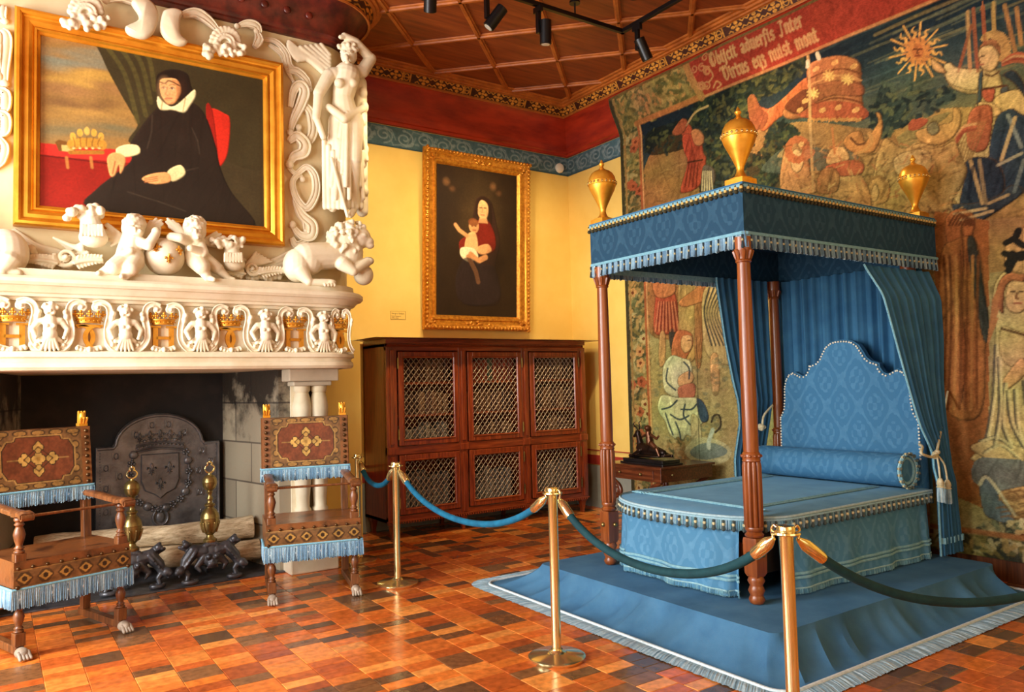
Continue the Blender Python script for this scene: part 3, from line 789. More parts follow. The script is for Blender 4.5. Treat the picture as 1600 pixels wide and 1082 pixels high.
# left cherub
m = MB(); Y = 6.2
px_ell(m, (208,358,Y), (17,17,18)); px_ell(m, (210,350,Y), (18,17,12)); px_ell(m, (214,364,Y-.06), (9,9,8)); px_ell(m, (219,361,Y-.1), 3.2)
px_ell(m, (206,355,Y-.085), 2.5); px_caps(m, (206,374,Y), (203,398,Y), 16, 19); px_ell(m, (206,402,Y-.03), (18,16,16))
px_caps(m, (215,378,Y-.03), (232,384,Y-.1), 10, 8); px_caps(m, (232,384,Y-.1), (243,366,Y-.08), 8, 7); px_ell(m, (244,362,Y-.08), 7)
px_caps(m, (195,382,Y), (188,402,Y-.06), 9, 8); px_caps(m, (188,402,Y-.06), (204,392,Y-.1), 7, 6)
px_caps(m, (196,408,Y-.02), (178,418,Y-.08), 17, 13); px_caps(m, (178,418,Y-.08), (160,427,Y-.06), 11, 7); px_caps(m, (160,427,Y-.06), (154,427,Y-.1), 6, 4)
px_caps(m, (210,410,Y-.04), (205,420,Y-.12), 15, 12); px_caps(m, (205,420,Y-.12), (196,432,Y-.12), 10, 7); px_caps(m, (196,432,Y-.12), (190,432,Y-.16), 6, 4)
curls(m, 209, 350, 16, Y)
ch = carve('cherub', m, .006, 2)
m = MB(); feather_wing(m, (192,372), [(165,352),(163,360),(164,368),(168,377),(174,384),(168,350)], Y+.05); feather_wing(m, (222,372), [(235,346),(244,342),(252,344),(254,350),(250,358)], Y+.06)
adopt(link('wings', fused(m, 'wings', .007, 1), WHITE, None, 180), ch)
# right cherub
m = MB()
px_ell(m, (305,362,Y), (17,17,17)); px_ell(m, (304,355,Y), (18,17,13)); px_ell(m, (308,370,Y-.07), (9,9,8)); px_ell(m, (309,372,Y-.11), 3)
px_caps(m, (306,380,Y), (304,400,Y), 15, 17); px_caps(m, (296,378,Y-.03), (282,372,Y-.08), 9, 8); px_caps(m, (282,372,Y-.08), (268,370,Y-.06), 8, 7); px_ell(m, (266,371,Y-.06), 6)
px_caps(m, (313,384,Y-.03), (318,394,Y-.08), 9, 8); px_caps(m, (318,394,Y-.08), (298,388,Y-.12), 7, 6)
px_caps(m, (306,405,Y), (316,418,Y-.08), 17, 13); px_caps(m, (316,418,Y-.08), (324,434,Y-.08), 11, 7); px_caps(m, (324,434,Y-.08), (334,437,Y-.12), 6, 4)
px_caps(m, (318,405,Y), (340,420,Y-.02), 13, 10); px_caps(m, (340,420,Y-.02), (358,436,Y-.04), 8, 5); px_caps(m, (358,436,Y-.04), (365,437,Y-.06), 5, 4)
curls(m, 304, 353, 16, Y)
ch = carve('cherub', m, .006, 2)
m = MB(); feather_wing(m, (292,372), [(262,342),(270,345),(278,350),(260,347),(264,354)], Y+.06); feather_wing(m, (318,378), [(338,363),(345,366),(348,372),(342,380),(336,386)], Y+.05)
adopt(link('wings', fused(m, 'wings', .007, 1), WHITE, None, 180), ch)
# crouching lion, right
def mane(m, c, n, R0, r):
    for k in range(n):
        v = Vector((random.gauss(0,1), random.gauss(0,1), random.gauss(0,1))).normalized()
        m.ell(c+v*R0, (r*random.uniform(.7,1.2), r, r*random.uniform(.8,1.4)), None, 7, 5)
m = MB(); Y = 6.22
px_ell(m, (465,415,Y), (25,24,30)); px_ell(m, (480,408,Y), (30,24,26)); px_caps(m, (478,402,Y), (545,398,Y+.03), 25, 24); px_ell(m, (545,395,Y), (26,24,30))
px_caps(m, (470,425,Y-.05), (482,440,Y-.1), 16, 8); px_caps(m, (482,441,Y-.1), (515,442,Y-.12), 6, 7); px_ell(m, (518,442,Y-.13), (9,7,6))
px_caps(m, (535,412,Y-.06), (552,424,Y-.1), 14, 9); px_caps(m, (552,424,Y-.1), (574,409,Y-.06), 8, 9); px_ell(m, (577,408,Y-.06), (9,9,7))
px_ell(m, (538,378,Y), (28,24,30)); px_ell(m, (562,372,Y-.02), (20,20,20)); px_ell(m, (574,378,Y-.05), (12,12,10)); px_ell(m, (568,368,Y-.1), (7,6,5)); px_ell(m, (578,384,Y-.06), (8,8,6))
mane(m, K(538,378,Y), 110, rr(31, Y), .024); mane(m, K(552,368,Y+.02), 70, rr(25, Y), .021)
px_ell(m, (568,430,Y+.02), (18,18,19))
for k in range(4): px_ell(m, (508+5*k,446,Y-.16), 3)
carve('lion', m, .0068, 1)
# crouching lion, left (mostly outside the view)
m = MB()
px_ell(m, (8,395,Y), (30,26,34)); px_ell(m, (-14,405,Y), (36,28,32)); px_caps(m, (-10,395,Y), (-75,388,Y), 27, 26); px_caps(m, (10,410,Y-.06), (2,426,Y-.1), 20, 10); px_caps(m, (2,428,Y-.1), (28,428,Y-.1), 7, 7)
px_ell(m, (-88,365,Y), (32,28,34)); mane(m, K(-90,362,Y), 60, rr(28, Y), .022); px_ell(m, (-108,372,Y-.04), (14,13,12)); px_caps(m, (-75,405,Y-.06), (-95,428,Y-.1), 14, 9)
carve('lion', m, .0068, 1)
# caryatid
m = MB(); Y = 6.30
px_ell(m, (545,86,Y), (15,16,19)); px_ell(m, (546,74,Y+.02), (17,17,12)); px_ell(m, (541,90,Y-.085), (5,5,7)); px_caps(m, (546,98,Y), (543,112,Y), 7, 9)
px_caps(m, (520,116,Y), (565,112,Y), 12, 12); px_caps(m, (542,118,Y), (536,152,Y), 24, 19); px_ell(m, (530,130,Y-.082), (9,9,9)); px_ell(m, (551,130,Y-.082), (9,9,9))
px_caps(m, (536,155,Y), (540,188,Y), 19, 26)
px_caps(m, (566,112,Y), (579,92,Y), 12, 11); px_caps(m, (579,92,Y), (556,66,Y-.02), 10, 8); px_caps(m, (556,66,Y-.02), (538,56,Y-.03), 8, 6); px_caps(m, (540,57,Y-.03), (532,58,Y-.04), 5, 4)
px_caps(m, (536,80,Y-.09), (540,80,Y-.095), 2.2, 2.2); px_caps(m, (546,80,Y-.095), (550,80,Y-.09), 2.2, 2.2); px_ell(m, (543,96,Y-.085), (5,3,2))
for k in range(24): px_ell(m, (545+random.uniform(-16,16), 72+random.uniform(-8,6)+abs(random.gauss(0,3)), Y-.04+random.uniform(-.03,.06)), 4)
px_caps(m, (514,118,Y), (498,146,Y-.02), 12, 10); px_caps(m, (498,146,Y-.02), (494,184,Y-.06), 9, 7); px_caps(m, (494,184,Y-.06), (505,215,Y-.06), 6, 5)
px_caps(m, (530,190,Y), (522,255,Y), 19, 13); px_caps(m, (522,255,Y), (520,325,Y), 12, 8)
px_caps(m, (552,190,Y-.03), (553,250,Y-.08), 19, 14); px_caps(m, (553,250,Y-.08), (552,326,Y), 13, 8); px_caps(m, (552,328,Y), (548,336,Y-.06), 7, 6)
px_caps(m, (562,130,Y+.1), (566,330,Y+.08), 13, 11)
for k in range(13):                                             # fluted drapery
    x0, x1 = 522+k*3.4, 508+k*5.4; px_caps(m, (x0,176+(k%3)*4,Y-.115+.016*abs(k-6)), (x1,250+20*(k%4),Y-.135+.022*abs(k-6)), 3.0, 4.2, 8)
for k in range(9): px_caps(m, (506+k*7.5,220+9*(k%3),Y-.10+.022*abs(k-4)), (508+k*7,324,Y-.075+.02*abs(k-4)), 4, 5, 8)
for k in range(8): px_ell(m, (566+2*math.sin(k*2),146+22*k,Y+.06), (9,12,12))
px_caps(m, (514,168,Y-.04), (538,186,Y-.13), 7, 8); px_caps(m, (538,186,Y-.13), (566,170,Y-.04), 8, 7)
carve('caryatid_statue', m, .006, 2)
m = MB()
for k in range(9): px_caps(m, (505-1.5*k,112-3*k,Y+.09), (452-1.5*k+k*k*.4,66+3.5*k,Y+.10), 6, 4.5, 8)
for k in range(5): px_caps(m, (514,110-6*k,Y+.08), (470+8*k,75-1.0*k,Y+.09), 5, 5, 8)
carve('caryatid_wing', m, .008, 1)
m = MB(); px_caps(m, (518,248,6.2), (543,338,6.2), 3.2, 3.2, 10); m.build('caryatid_staff', WHITE, fp)
# strapwork and shells round the picture
def strap(name, groups, Y=6.41, r=4.0, flat_=.7):
    for pts, w in groups:
        m = MB()
        A = crv([K(px, py, Y) for px, py in pts], 7); n = len(A)
        R_ = [rr(w, Y)*(.45+.75*math.sin(PI*min(1,(k+2)/(n+1)))) for k in range(n)]
        m.tube(A, R_, 8, True, Vector((0,1,0)), 1.0)
        for s in (-1, 1):
            E_ = []
            for k in range(n):
                t = Vector(A[min(k+1,n-1)])-Vector(A[max(k-1,0)]); t.y = 0; t.normalize(); E_.append(Vector(A[k])+Vector((-t.z,0,t.x))*(s*R_[k]*.78)+Vector((0,-.72*R_[k],0)))
            m.tube(E_, [q*.26 for q in R_], 6, True, Vector((0,1,0)))
        e = Vector(A[-1]); m.ell(e+Vector((0,-R_[-1],0)), (R_[-1]*1.9,R_[-1]*1.2,R_[-1]*1.9), None, 10, 7)
        m.build(name, WHITE, fp, 60)
strap('scroll_ornament', [([(453,168),(458,142),(468,135),(474,146),(468,166),(457,190),(453,208)], 8), ([(458,190),(472,168),(484,178),(488,205),(480,222),(468,214),(466,200)], 7)])
strap('scroll_ornament', [([(450,222),(462,214),(474,226),(472,240),(458,246),(451,258)], 9), ([(450,262),(462,272),(478,262),(491,276),(492,304),(478,326),(462,310),(456,286),(466,274),(472,281)], 6)])
strap('scroll_ornament', [([(460,312),(470,336),(486,352),(484,370),(468,368),(456,352)], 8), ([(462,320),(476,344),(478,366)], 6), ([(455,372),(462,384),(476,378),(478,362)], 6)])
strap('scroll_ornament', [([(410,62),(430,66),(446,84),(452,104),(470,118),(480,140)], 5), ([(420,70),(440,86),(448,110),(458,128)], 4), ([(446,112),(462,112),(478,126),(484,140)], 6)])
strap('scroll_ornament', [([(p[0]-6.5, p[1]) for p in g], w) for g, w in [([(8,48),(16,62),(12,110),(14,132)], 7), ([(2,60),(-4,90),(4,120)], 8), ([(0,150),(12,148),(12,170),(2,172)], 8), ([(0,185),(12,184),(12,206),(0,206)], 8), ([(2,215),(12,230),(8,252),(-2,262)], 6), ([(12,10),(8,24),(14,34)], 6)]])
def plate_px(name, pts, Y, d, n=4):
    P = [K(px, py, Y) for px, py in pts]; O = P[0]
    poly = [(q[0], q[1]) for q in crv([((p-O).x, (p-O).z) for p in P], n, True)]
    return MB().prism(poly, (O.x, Y, O.z), UX, VZ, d, .018).build(name, WHITE, fp, 50)
plate_px('scroll_ornament', [(205,5),(216,25),(214,35),(200,42),(195,46),(202,56),(225,62),(240,52),(246,30),(241,12),(225,0)], 6.30, .06)
plate_px('scroll_ornament', [(252,25),(249,45),(258,62),(275,72),(288,72),(291,66),(281,56),(280,34),(284,22),(272,16),(258,18)], 6.30, .06)
strap('scroll_ornament', [([(216,6),(190,-4),(165,2)], 7), ([(285,24),(306,22),(326,34),(342,50)], 7), ([(405,52),(400,42),(386,38),(370,42)], 6), ([(398,74),(404,62),(400,50)], 6)], 6.36)
def shell(cx, cy, s):
    m = MB(); Y = 6.30
    for k in range(11):
        a = PI*(k+.5)/11; px_caps(m, (cx,cy,Y), (cx+math.cos(a)*24*s, cy-math.sin(a)*26*s,Y-.02), 5*s, 5.5*s, 8)
    for q in (10, 16): 
        for k in range(12): a = PI*k/11; px_ell(m, (cx+math.cos(a)*q*s, cy-math.sin(a)*q*s, Y-.05), 3*s)
    for k in range(46): px_ell(m, (cx+random.uniform(-36,36)*s, cy+12*s+random.uniform(-9,10)*s+ .16*s*random.uniform(-20,20), Y-.05+random.uniform(-.02,.02)), random.uniform(3.6,6)*s)
    return carve('shell_ornament', m, .0075, 1)
shell(134, 22, 1.0); shell(352, 68, .9)
def finial_mount(cx, cy, s):
    m = MB(); Y = 6.22
    for k in range(40): px_ell(m, (cx-8*s+random.uniform(-30,30)*s, cy-8*s+random.uniform(-8,12)*s, Y-.02+random.uniform(-.04,.04)), random.uniform(3.5,6.5)*s)
    px_caps(m, (cx,cy+8*s,Y), (cx+4*s,cy+28*s,Y), 14*s, 18*s); px_ell(m, (cx+5*s,cy+34*s,Y), (20*s,17*s,15*s))
    for k in range(7): px_caps(m, (cx-12*s+5*k*s,cy+14*s,Y-.09), (cx-13*s+5.4*k*s,cy+30*s,Y-.1), 2.6*s, 2.2*s, 8)
    return carve('leaf_mount', m, .0075, 1)
finial_mount(141, 338, 1.0); finial_mount(362, 384, .85)
def wing_relief(root, tips, Y, w):
    m = MB(); feather_wing(m, root, tips, Y, w); return m
def swoop(curves, tips, lobes):
    """feathered band: bundled ribs sweeping along, feathers above, leaf lobes below"""
    m = MB()
    for pts, w in curves:
        A = crv([K(px, py, 6.385) for px, py in pts], 8); n = len(A); m.tube(A, [rr(w, 6.38)*(.5+.6*math.sin(PI*(k+1)/(n+1))) for k in range(n)], 8, True, Vector((0,1,0)))
    for (rx, ry), t, w in tips: px_caps(m, (rx,ry,6.30), (*t,6.34), w, w*.5)
    for px, py, w in lobes: px_ell(m, (px,py,6.33), (w,w*1.1,w*1.3))
    return carve('wing_relief', m, .0062, 1)
swoop([([(10+3*k,362-1*k),(28+7*k,391-2*k),(62+8*k,402-2*k),(88+5*k,404)], 4.2) for k in range(5)],
      [((128,392-2*k),(84+5*k,372+4*k),4.2) for k in range(6)]+[((136,396),(104+6*k,402+1.5*k),4.5) for k in range(4)],
      [(60+8*k,412+3*math.sin(k*1.4),5) for k in range(9)]+[(48,392,7),(52,398,6),(44,396,5)])
swoop([([(374+3*k,402+5*k),(398+4*k,414+4*k),(426+3*k,408+4*k),(455,392+7*k)], 4.0) for k in range(6)],
      [((384,418),(400+5*k,394+3*k),4) for k in range(6)],
      [(388+7*k,434+2*math.sin(k*1.7),4.5) for k in range(8)])
def leaf_scroll(cx, cy, s, flip):
    m = MB(); Y = 6.27
    m.tube(spiral(K(cx,cy,Y), UX*flip, VZ, rr(15*s,Y), rr(3*s,Y), 1.6, PI*.9, 34), [rr((3.6-.04*k)*s,Y) for k in range(35)], 10); px_ell(m, (cx,cy,Y-.02), (4*s,5*s,4*s))
    for side in (-1, 1):                                        # acanthus sprays either side of the volute
        for k in range(8):
            x = cx+side*(17+5.2*k)*s; y = cy+(9-1.6*k+.12*k*k)*s
            px_caps(m, (x,y,Y), (x+side*3*s,y-(11-.7*k)*s,Y-.015), 3.2*s, 2.0*s); px_caps(m, (x,y,Y), (x+side*4.5*s,y+(9-.6*k)*s,Y-.01), 3.0*s, 1.8*s)
        m.tube([K(cx+side*(12+5.2*k)*s, cy+(10-1.6*k+.12*k*k)*s, Y-.02) for k in range(10)], rr(2.4*s, Y), 8)
    return carve('leaf_scroll', m, .0056, 1)
leaf_scroll(103, 402, 1.0, 1); leaf_scroll(395, 420, .85, -1)
# ================================================================== pictures, label, bookcase
def frame_rect(mb, x0, x1, z0, z1, prof, Y):
    """prof: (inset from the outer edge, distance out from the wall plane Y)"""
    rings = []
    for i, d in prof: rings.append([(x0+i, Y-d, z0+i), (x1-i, Y-d, z0+i), (x1-i, Y-d, z1-i), (x0+i, Y-d, z1-i)])
    return mb.loft(rings, True)
def pic_canvas(name, x0, x1, z0, z1, Y, cv, m, parent):
    w, h = cv.w-1, cv.h-1
    return cv.grid(name, lambda I, J: (x0+(x1-x0)*I/w, Y+0*I, z0+(z1-z0)*J/h), m, parent)
# --- great portrait over the mantel (a free stand-in: a seated figure in black beside a red table)
PX0, PX1, PZ0, PZ1 = .118, 2.03, 2.752, 4.318
pt = thing('framed_portrait', (1.07, 6.4, PZ0), 'large portrait of a seated woman in black in a broad gilded frame over the mantel', 'painting')
m = MB(); frame_rect(m, PX0, PX1, PZ0, PZ1, [(0,.001),(0,.085),(.012,.105),(.03,.112),(.045,.100),(.05,.085),(.062,.080),(.085,.088),(.105,.075),(.118,.060),(.122,.072),(.135,.074),(.142,.055),(.158,.045),(.162,.032)], HY)
m.build('frame', GOLDF, pt, 30)
cx0, cx1, cz0, cz1 = PX0+.158, PX1-.158, PZ0+.158, PZ1-.158
cv = Canvas(572, 449, (62,52,30), 1.75)
def q(px, py):
    p = at_y(px, py, HY-.04); return ((p.x-cx0)/(cx1-cx0)*571, (p.z-cz0)/(cz1-cz0)*448)
def Q(*a): return [q(*p) for p in a]
def sm(*a, n=5): return [tuple(v) for v in crv(Q(*a), n, True)]
cv.poly(Q((40,20),(240,40),(230,330),(40,330)), (150,112,58))
for y, c in ((60,(160,112,58)),(85,(136,128,100)),(100,(124,126,104)),(122,(188,146,66)),(140,(150,108,62)),(165,(120,86,50)),(180,(168,128,64)),(195,(150,118,66)),(206,(112,104,72))):
    for k in range(14): cv.ell(*q(random.uniform(55,200), y+random.uniform(-8,8)), random.uniform(22,50), random.uniform(5,11), c, .5, .9)
cv.poly(sm((150,40),(160,90),(185,140),(205,175),(215,196),(205,225),(300,230),(420,260),(420,80),(280,40)), (56,48,26))
for a, b in (((165,70),(215,190)),((180,64),(228,180)),((196,66),(236,160)),((214,70),(242,140))):
    cv.line([q(*p) for p in crv([a, ((a[0]+b[0])/2+5,(a[1]+b[1])/2-14), b], 6)], 7, (84,76,36), .55)
cv.poly(Q((50,222),(190,234),(260,245),(232,262),(205,290),(150,330),(50,325)), (142,26,16)); cv.poly(Q((50,222),(190,234),(258,247),(200,254),(130,248),(50,240)), (196,44,34))
cv.line(Q((60,242),(190,258)), 2, (96,14,10)); 
for x in (104,142): cv.line(Q((x,246),(x+2,262)), 4, (196,130,60), .7)
cv.poly(Q((86,222),(92,218),(116,224),(118,238),(92,236)), (110,70,26)); cv.poly(Q((96,226),(115,228),(115,238),(97,236)), (206,170,96))
for k in range(9): cv.ell(*q(112+6*k, 226-3*math.sin(k*PI/8)), 6, 8, (196,138,46), .9)
for k in range(5): cv.ell(*q(114+11*k, 213-8*math.sin(k*PI/4)), 4, 6, (214,158,62))
for k in range(5): cv.line([q(*p) for p in crv([(114+11*k,214),(117+9*k,224),(116+10*k,236)], 5)], 1.2, (112,66,24), .8); cv.ell(*q(115+10*k,231), 2, 2, (236,200,120))
cv.line(Q((110,240),(160,240)), 1.4, (110,64,24)); cv.line(Q((110,230),(160,230)), 1.2, (120,74,28), .7); cv.ell(*q(136,204), 3, 6, (224,176,84)); cv.line(Q((110,238),(160,238)), 6, (164,106,34))
cv.mod = 1.5
cv.poly(sm((325,174),(352,178),(360,190),(356,240),(342,262),(330,250)), (186,38,22)); cv.poly(sm((322,168),(332,172),(340,240),(330,246)), (140,24,14))
cv.poly(sm((244,170),(262,164),(300,160),(322,182),(338,230),(345,262),(362,300),(400,352),(340,352),(230,338),(135,322),(150,296),(185,268),(205,250),(204,225),(222,196)), (30,22,16), fold=60, fang=1.2)
cv.poly(sm((244,124),(252,112),(272,108),(292,114),(298,130),(302,150),(292,158),(250,150)), (24,17,12))
cv.poly(sm((250,126),(262,122),(276,124),(283,136),(280,150),(272,162),(262,162),(252,148)), (222,160,98))
cv.poly(sm((268,124),(280,128),(284,142),(279,154),(272,162),(276,146),(274,132)), (180,112,62), .7)
for x, y in ((256,137),(269,138)):
    cv.ell(*q(x,y), 3.4, 2.0, (236,206,164)); cv.ell(*q(x-.3,y), 1.7, 1.8, (58,32,18)); cv.line([q(*p) for p in crv([(x-4,y+.4),(x,y-2.2),(x+4,y+.2)], 5)], 1.0, (84,44,24)); cv.line([q(*p) for p in crv([(x-5,y-4.5),(x,y-6.5),(x+5,y-5)], 5)], 1.1, (116,70,40), .8)
cv.line([q(*p) for p in crv([(262,136),(259.5,144),(258.5,147.5),(263,149)], 5)], 1.3, (170,102,60)); cv.ell(*q(265,147), 2.2, 1.6, (190,116,72), .7, .8)
cv.line([q(*p) for p in crv([(258,154),(261,153),(264,153.4),(269,153.6)], 5)], 1.7, (178,70,54)); cv.line(Q((259,155.6),(267,155.8)), 1.4, (206,120,88), .8); cv.line([q(*p) for p in crv([(259,160),(264,163),(271,159)], 5)], 1.2, (184,116,70), .7)
cv.line([q(*p) for p in crv([(250,128),(258,130),(263,126),(270,128),(281,134)], 6)], 2.0, (40,24,14), .8)
cv.poly(sm((247,150),(254,158),(266,166),(276,164),(290,152),(304,140),(306,150),(298,164),(288,176),(270,172),(252,172),(246,162)), (232,214,156))
cv.line(Q((254,158),(252,171)), 1.5, (180,150,96)); cv.line(Q((290,153),(286,174)), 1.5, (184,156,100))
for a, b in (((238,180),(230,232)),((300,200),(312,240)),((270,270),(310,262)),((200,300),(290,330))): cv.line(Q(a, ((a[0]+b[0])/2+3,(a[1]+b[1])/2), b), 2, (70,58,44), .5)
cv.poly(sm((182,232),(198,226),(216,228),(218,240),(196,246),(184,242)), (224,202,140)); cv.poly(sm((168,246),(182,238),(196,246),(194,262),(188,272),(186,258),(180,274),(172,274)), (212,146,84))
cv.line(Q((180,252),(176,272)), 1.5, (140,80,44)); cv.poly(sm((262,268),(282,258),(290,272),(270,284)), (220,198,138)); cv.poly(sm((222,280),(236,272),(262,270),(266,284),(240,288)), (216,150,88))
for k in range(3): cv.line(Q((226,279+3*k),(246,276+3*k)), 1.3, (150,88,48))
cv.ell(*q(258,140), 14, 26, (240,186,126), .45, .9); cv.ell(*q(284,140), 10, 26, (70,40,24), .4, .9); cv.blur(2)
cv.hatch(3500, 16, 3, .10, .6, 1.2); cv.noise(5, .07); cv.noise(38, .14)
pic_canvas('canvas', cx0, cx1, cz0, cz1, HY-.036, cv, PAINT, pt)

# --- mother and child on the back wall (free stand-in), leaning from the wall
mp = thing('framed_mother_and_child', (0,0,0), 'tall dark painting of a mother and child in carved gilt frame above the bookcase', 'painting')
W, H = 1.455, 2.08
m = MB(); frame_rect(m, -W/2, W/2, 0, H, [(0,0),(0,.05),(.012,.075),(.03,.085),(.05,.078),(.06,.055),(.072,.048),(.11,.050),(.118,.062),(.135,.06),(.15,.045),(.168,.03),(.172,.02)], 0)
for k in range(150):                                            # carved leaf border
    t = k/150*2*(W+H)
    if t < W: c = (-W/2+t, .025)
    elif t < W+H: c = (W/2-.025, t-W)
    elif t < 2*W+H: c = (W/2-(t-W-H), H-.025)
    else: c = (-W/2+.025, H-(t-2*W-H))
    m.ell((c[0], -.078, c[1]), (.022,.018,.022), None, 7, 5)
for cxx in (-1, 1):
    for czz in (0, 1):
        for k in range(12): m.ell((cxx*(W/2-.09+random.uniform(-.05,.05)), -.06, czz*H+(.09 if not czz else -.09)+random.uniform(-.05,.05)), (.022,.018,.02), None, 6, 4)
for c in ((0,.085),(0,H-.085)):
    for k in range(10): m.ell((c[0]+random.uniform(-.16,.16), -.058, c[1]+random.uniform(-.025,.025)), (.03,.014,.018), None, 6, 4)
m.build('frame', GOLDP, mp, 50)
cv = Canvas(343, 511, (40,27,15), 1.75); w_, h_ = 342, 510
def q(px, py): return ((px-677)/(806-677)*w_, (489-py+ (px-677)*.06)/(489-264)*h_)
for y in range(0, 511, 21): cv.ell(w_*.5, 511-y*.55, 90, 26, (78,60,34), .10, .9)
cv.ell(*q(745,345), 60, 90, (92,70,40), .5, .95)
for x, y in ((692,290),(766,292)):
    cv.ell(*q(x,y), 11, 11, (128,90,54), .8, .8); cv.ell(*q(x+9,y+10), 10, 8, (110,74,44), .7, .8)
cv.mod = 1.5
cv.poly(sm((735,330),(740,312),(752,308),(764,318),(772,350),(778,380),(770,420),(778,470),(745,478),(715,470),(708,440),(722,410),(728,370)), (48,30,22))
cv.poly(sm((738,350),(748,344),(760,348),(770,370),(768,392),(744,398),(734,378)), (110,28,18)); cv.poly(sm((712,380),(728,372),(738,398),(718,402)), (120,32,20))
cv.poly(sm((741,322),(747,314),(756,318),(759,332),(754,344),(746,343),(741,334)), (226,170,112)); cv.poly(sm((737,330),(742,312),(752,308),(762,320),(764,350),(758,342),(758,322),(748,314),(742,322),(741,340)), (40,24,16))
for x in (746,753): cv.line(Q((x-2,326),(x+2,326)), 2, (60,34,20))
cv.line(Q((749,326),(748,333)), 1.3, (176,110,66)); cv.line(Q((746,337),(752,337)), 1.8, (168,66,48)); cv.poly(Q((744,342),(756,342),(758,350),(742,350)), (196,138,88))
cv.ell(*q(735,355), 12, 14, (222,162,104)); cv.ell(*q(734,349), 12, 8, (132,72,34), .9)
for x in (732,738): cv.ell(*q(x,355), 1.6, 1.4, (60,34,22))
cv.line(Q((733,361),(738,361)), 1.8, (168,64,46))
cv.poly(sm((727,366),(738,366),(742,384),(738,396),(722,394),(721,380)), (226,168,112)); cv.line(Q((724,370),(712,362),(706,354)), 8, (216,156,100))
cv.poly(sm((716,388),(736,390),(742,404),(726,410),(714,400)), (226,206,166)); cv.line(Q((730,398),(742,408),(754,402)), 11, (216,154,98)); cv.line(Q((726,402),(738,424),(742,440)), 10, (206,142,88))
cv.poly(sm((742,386),(758,382),(764,392),(752,398),(742,396)), (214,154,100))
cv.poly(sm((720,404),(746,412),(770,420),(776,470),(720,474),(706,440)), (34,26,28), .8, fold=26)
cv.ell(*q(760,335), 10, 16, (30,18,12), .5, .9); cv.ell(*q(770,410), 30, 50, (20,13,10), .6, .9); cv.blur(3)
cv.hatch(2500, 14, 3, .12, .6, 1.2); cv.noise(4, .08); cv.noise(28, .18)
o = pic_canvas('canvas', -W/2+.168, W/2-.168, .168, H-.168, -.024, cv, PAINT, mp)
MB().box(-W/2+.05, W/2-.05, -.02, -.001, .05, H-.05).build('stretcher', DARKIN, mp, 0)
mp.location = (4.775, YB-.03, 2.20); mp.rotation_euler = (R(2.6), 0, 0)

# --- little wall label
lb = thing('wall_label', (3.72, YB, 2.3), 'small bordered caption card on the yellow wall left of the dark gilt-framed painting', 'label')
a, b_ = at_y(610, 486, YB-.004), at_y(634, 500, YB-.004)
MB().box(a.x, b_.x, YB-.003, YB, b_.z, a.z).build('card', YELLOW, lb, 0)
m = MB(); INK = M('brown_ink', (120,84,30), (100,68,24), 20, .7)
w = .003
m.box(a.x, b_.x, YB-.0045, YB-.002, a.z-w, a.z); m.box(a.x, b_.x, YB-.0045, YB-.002, b_.z, b_.z+w); m.box(a.x, a.x+w, YB-.0045, YB-.002, b_.z, a.z); m.box(b_.x-w, b_.x, YB-.0045, YB-.002, b_.z, a.z)
m.build('border', INK, lb, 0)
def text_obj(body, size, loc, m, parent, rot=(PI/2,0,0), ext=.0006):
    cu = bpy.data.curves.new('lettering', 'FONT'); cu.body = body; cu.size = size; cu.extrude = ext
    t = bpy.data.objects.new('t', cu); C.objects.link(t); dg = bpy.context.evaluated_depsgraph_get(); dg.update()
    me = bpy.data.meshes.new_from_object(t.evaluated_get(dg)); bpy.data.objects.remove(t); bpy.data.curves.remove(cu)
    o = bpy.data.objects.new('lettering', me); C.objects.link(o); me.materials.clear(); me.materials.append(m)
    adopt(o, parent); o.location = loc; o.rotation_euler = rot; return o
text_obj("Vierge à l'Enfant", .024, (a.x+.012, YB-.004, a.z-.035), INK, lb)
text_obj("Ecole Espagnole", .018, (a.x+.012, YB-.004, a.z-.063), INK, lb)
text_obj("XVIIe siècle", .018, (a.x+.012, YB-.004, a.z-.083), INK, lb)

# --- bookcase
bc = thing('bookcase', (4.64, 7.5, 0), 'wide mahogany bookcase with six wire-lattice doors under the dark painting', 'bookcase')
BX0, BX1, BY0, BY1 = 3.33, 5.95, 7.2, 7.78
DX = [(3.46, 4.17), (4.29, 5.00), (5.12, 5.83)]
m = MB()
m.box(BX0, BX0+.03, BY0+.03, BY1, .17, 2.0); m.box(BX1-.03, BX1, BY0+.03, BY1, .17, 2.0); m.box(BX0, BX1, BY0+.03, BY1, .17, .21); m.box(BX0, BX1, BY1-.02, BY1, .17, 2.0); m.box(BX0, BX1, BY0+.03, BY1, 1.965, 2.0)
for x in (4.23, 5.06): m.box(x-.015, x+.015, BY0+.05, BY1-.02, .2, 1.97)
for z in (.885, 1.245, 1.585): m.box(BX0+.03, BX1-.03, BY0+.08, BY1-.02, z-.012, z+.012)
m.build('carcass', MAHOG, bc, 0, .003)
m = MB()
for x0, x1 in ((BX0, 3.45), (4.18, 4.28), (5.01, 5.11), (5.84, BX1)):
    m.box(x0, x1, BY0, BY0+.05, .17, 1.965); xm = (x0+x1)/2; m.box(xm-.022, xm+.022, BY0-.016, BY0, .2, .84); m.box(xm-.022, xm+.022, BY0-.016, BY0, .96, 1.93)
    m.box(x0-.002, x1+.002, BY0-.02, BY0+.01, .86, .93)
m.build('stile', MAHOG, bc, 0, .005)
m = MB(); m.box(BX0, BX1, BY0+.002, BY0+.05, .17, .235); m.box(BX0, BX1, BY0+.002, BY0+.05, .855, .94); m.box(BX0, BX1, BY0+.002, BY0+.05, 1.925, 1.97)
k = BX0
while k < BX1-.02: m.box(k, k+.017, BY0-.012, BY0+.01, .155, .175); k += .03
m.box(BX0-.004, BX1+.004, BY0-.008, BY0+.03, .175, .19); m.build('rail', MAHOGH, bc, 0, .003)
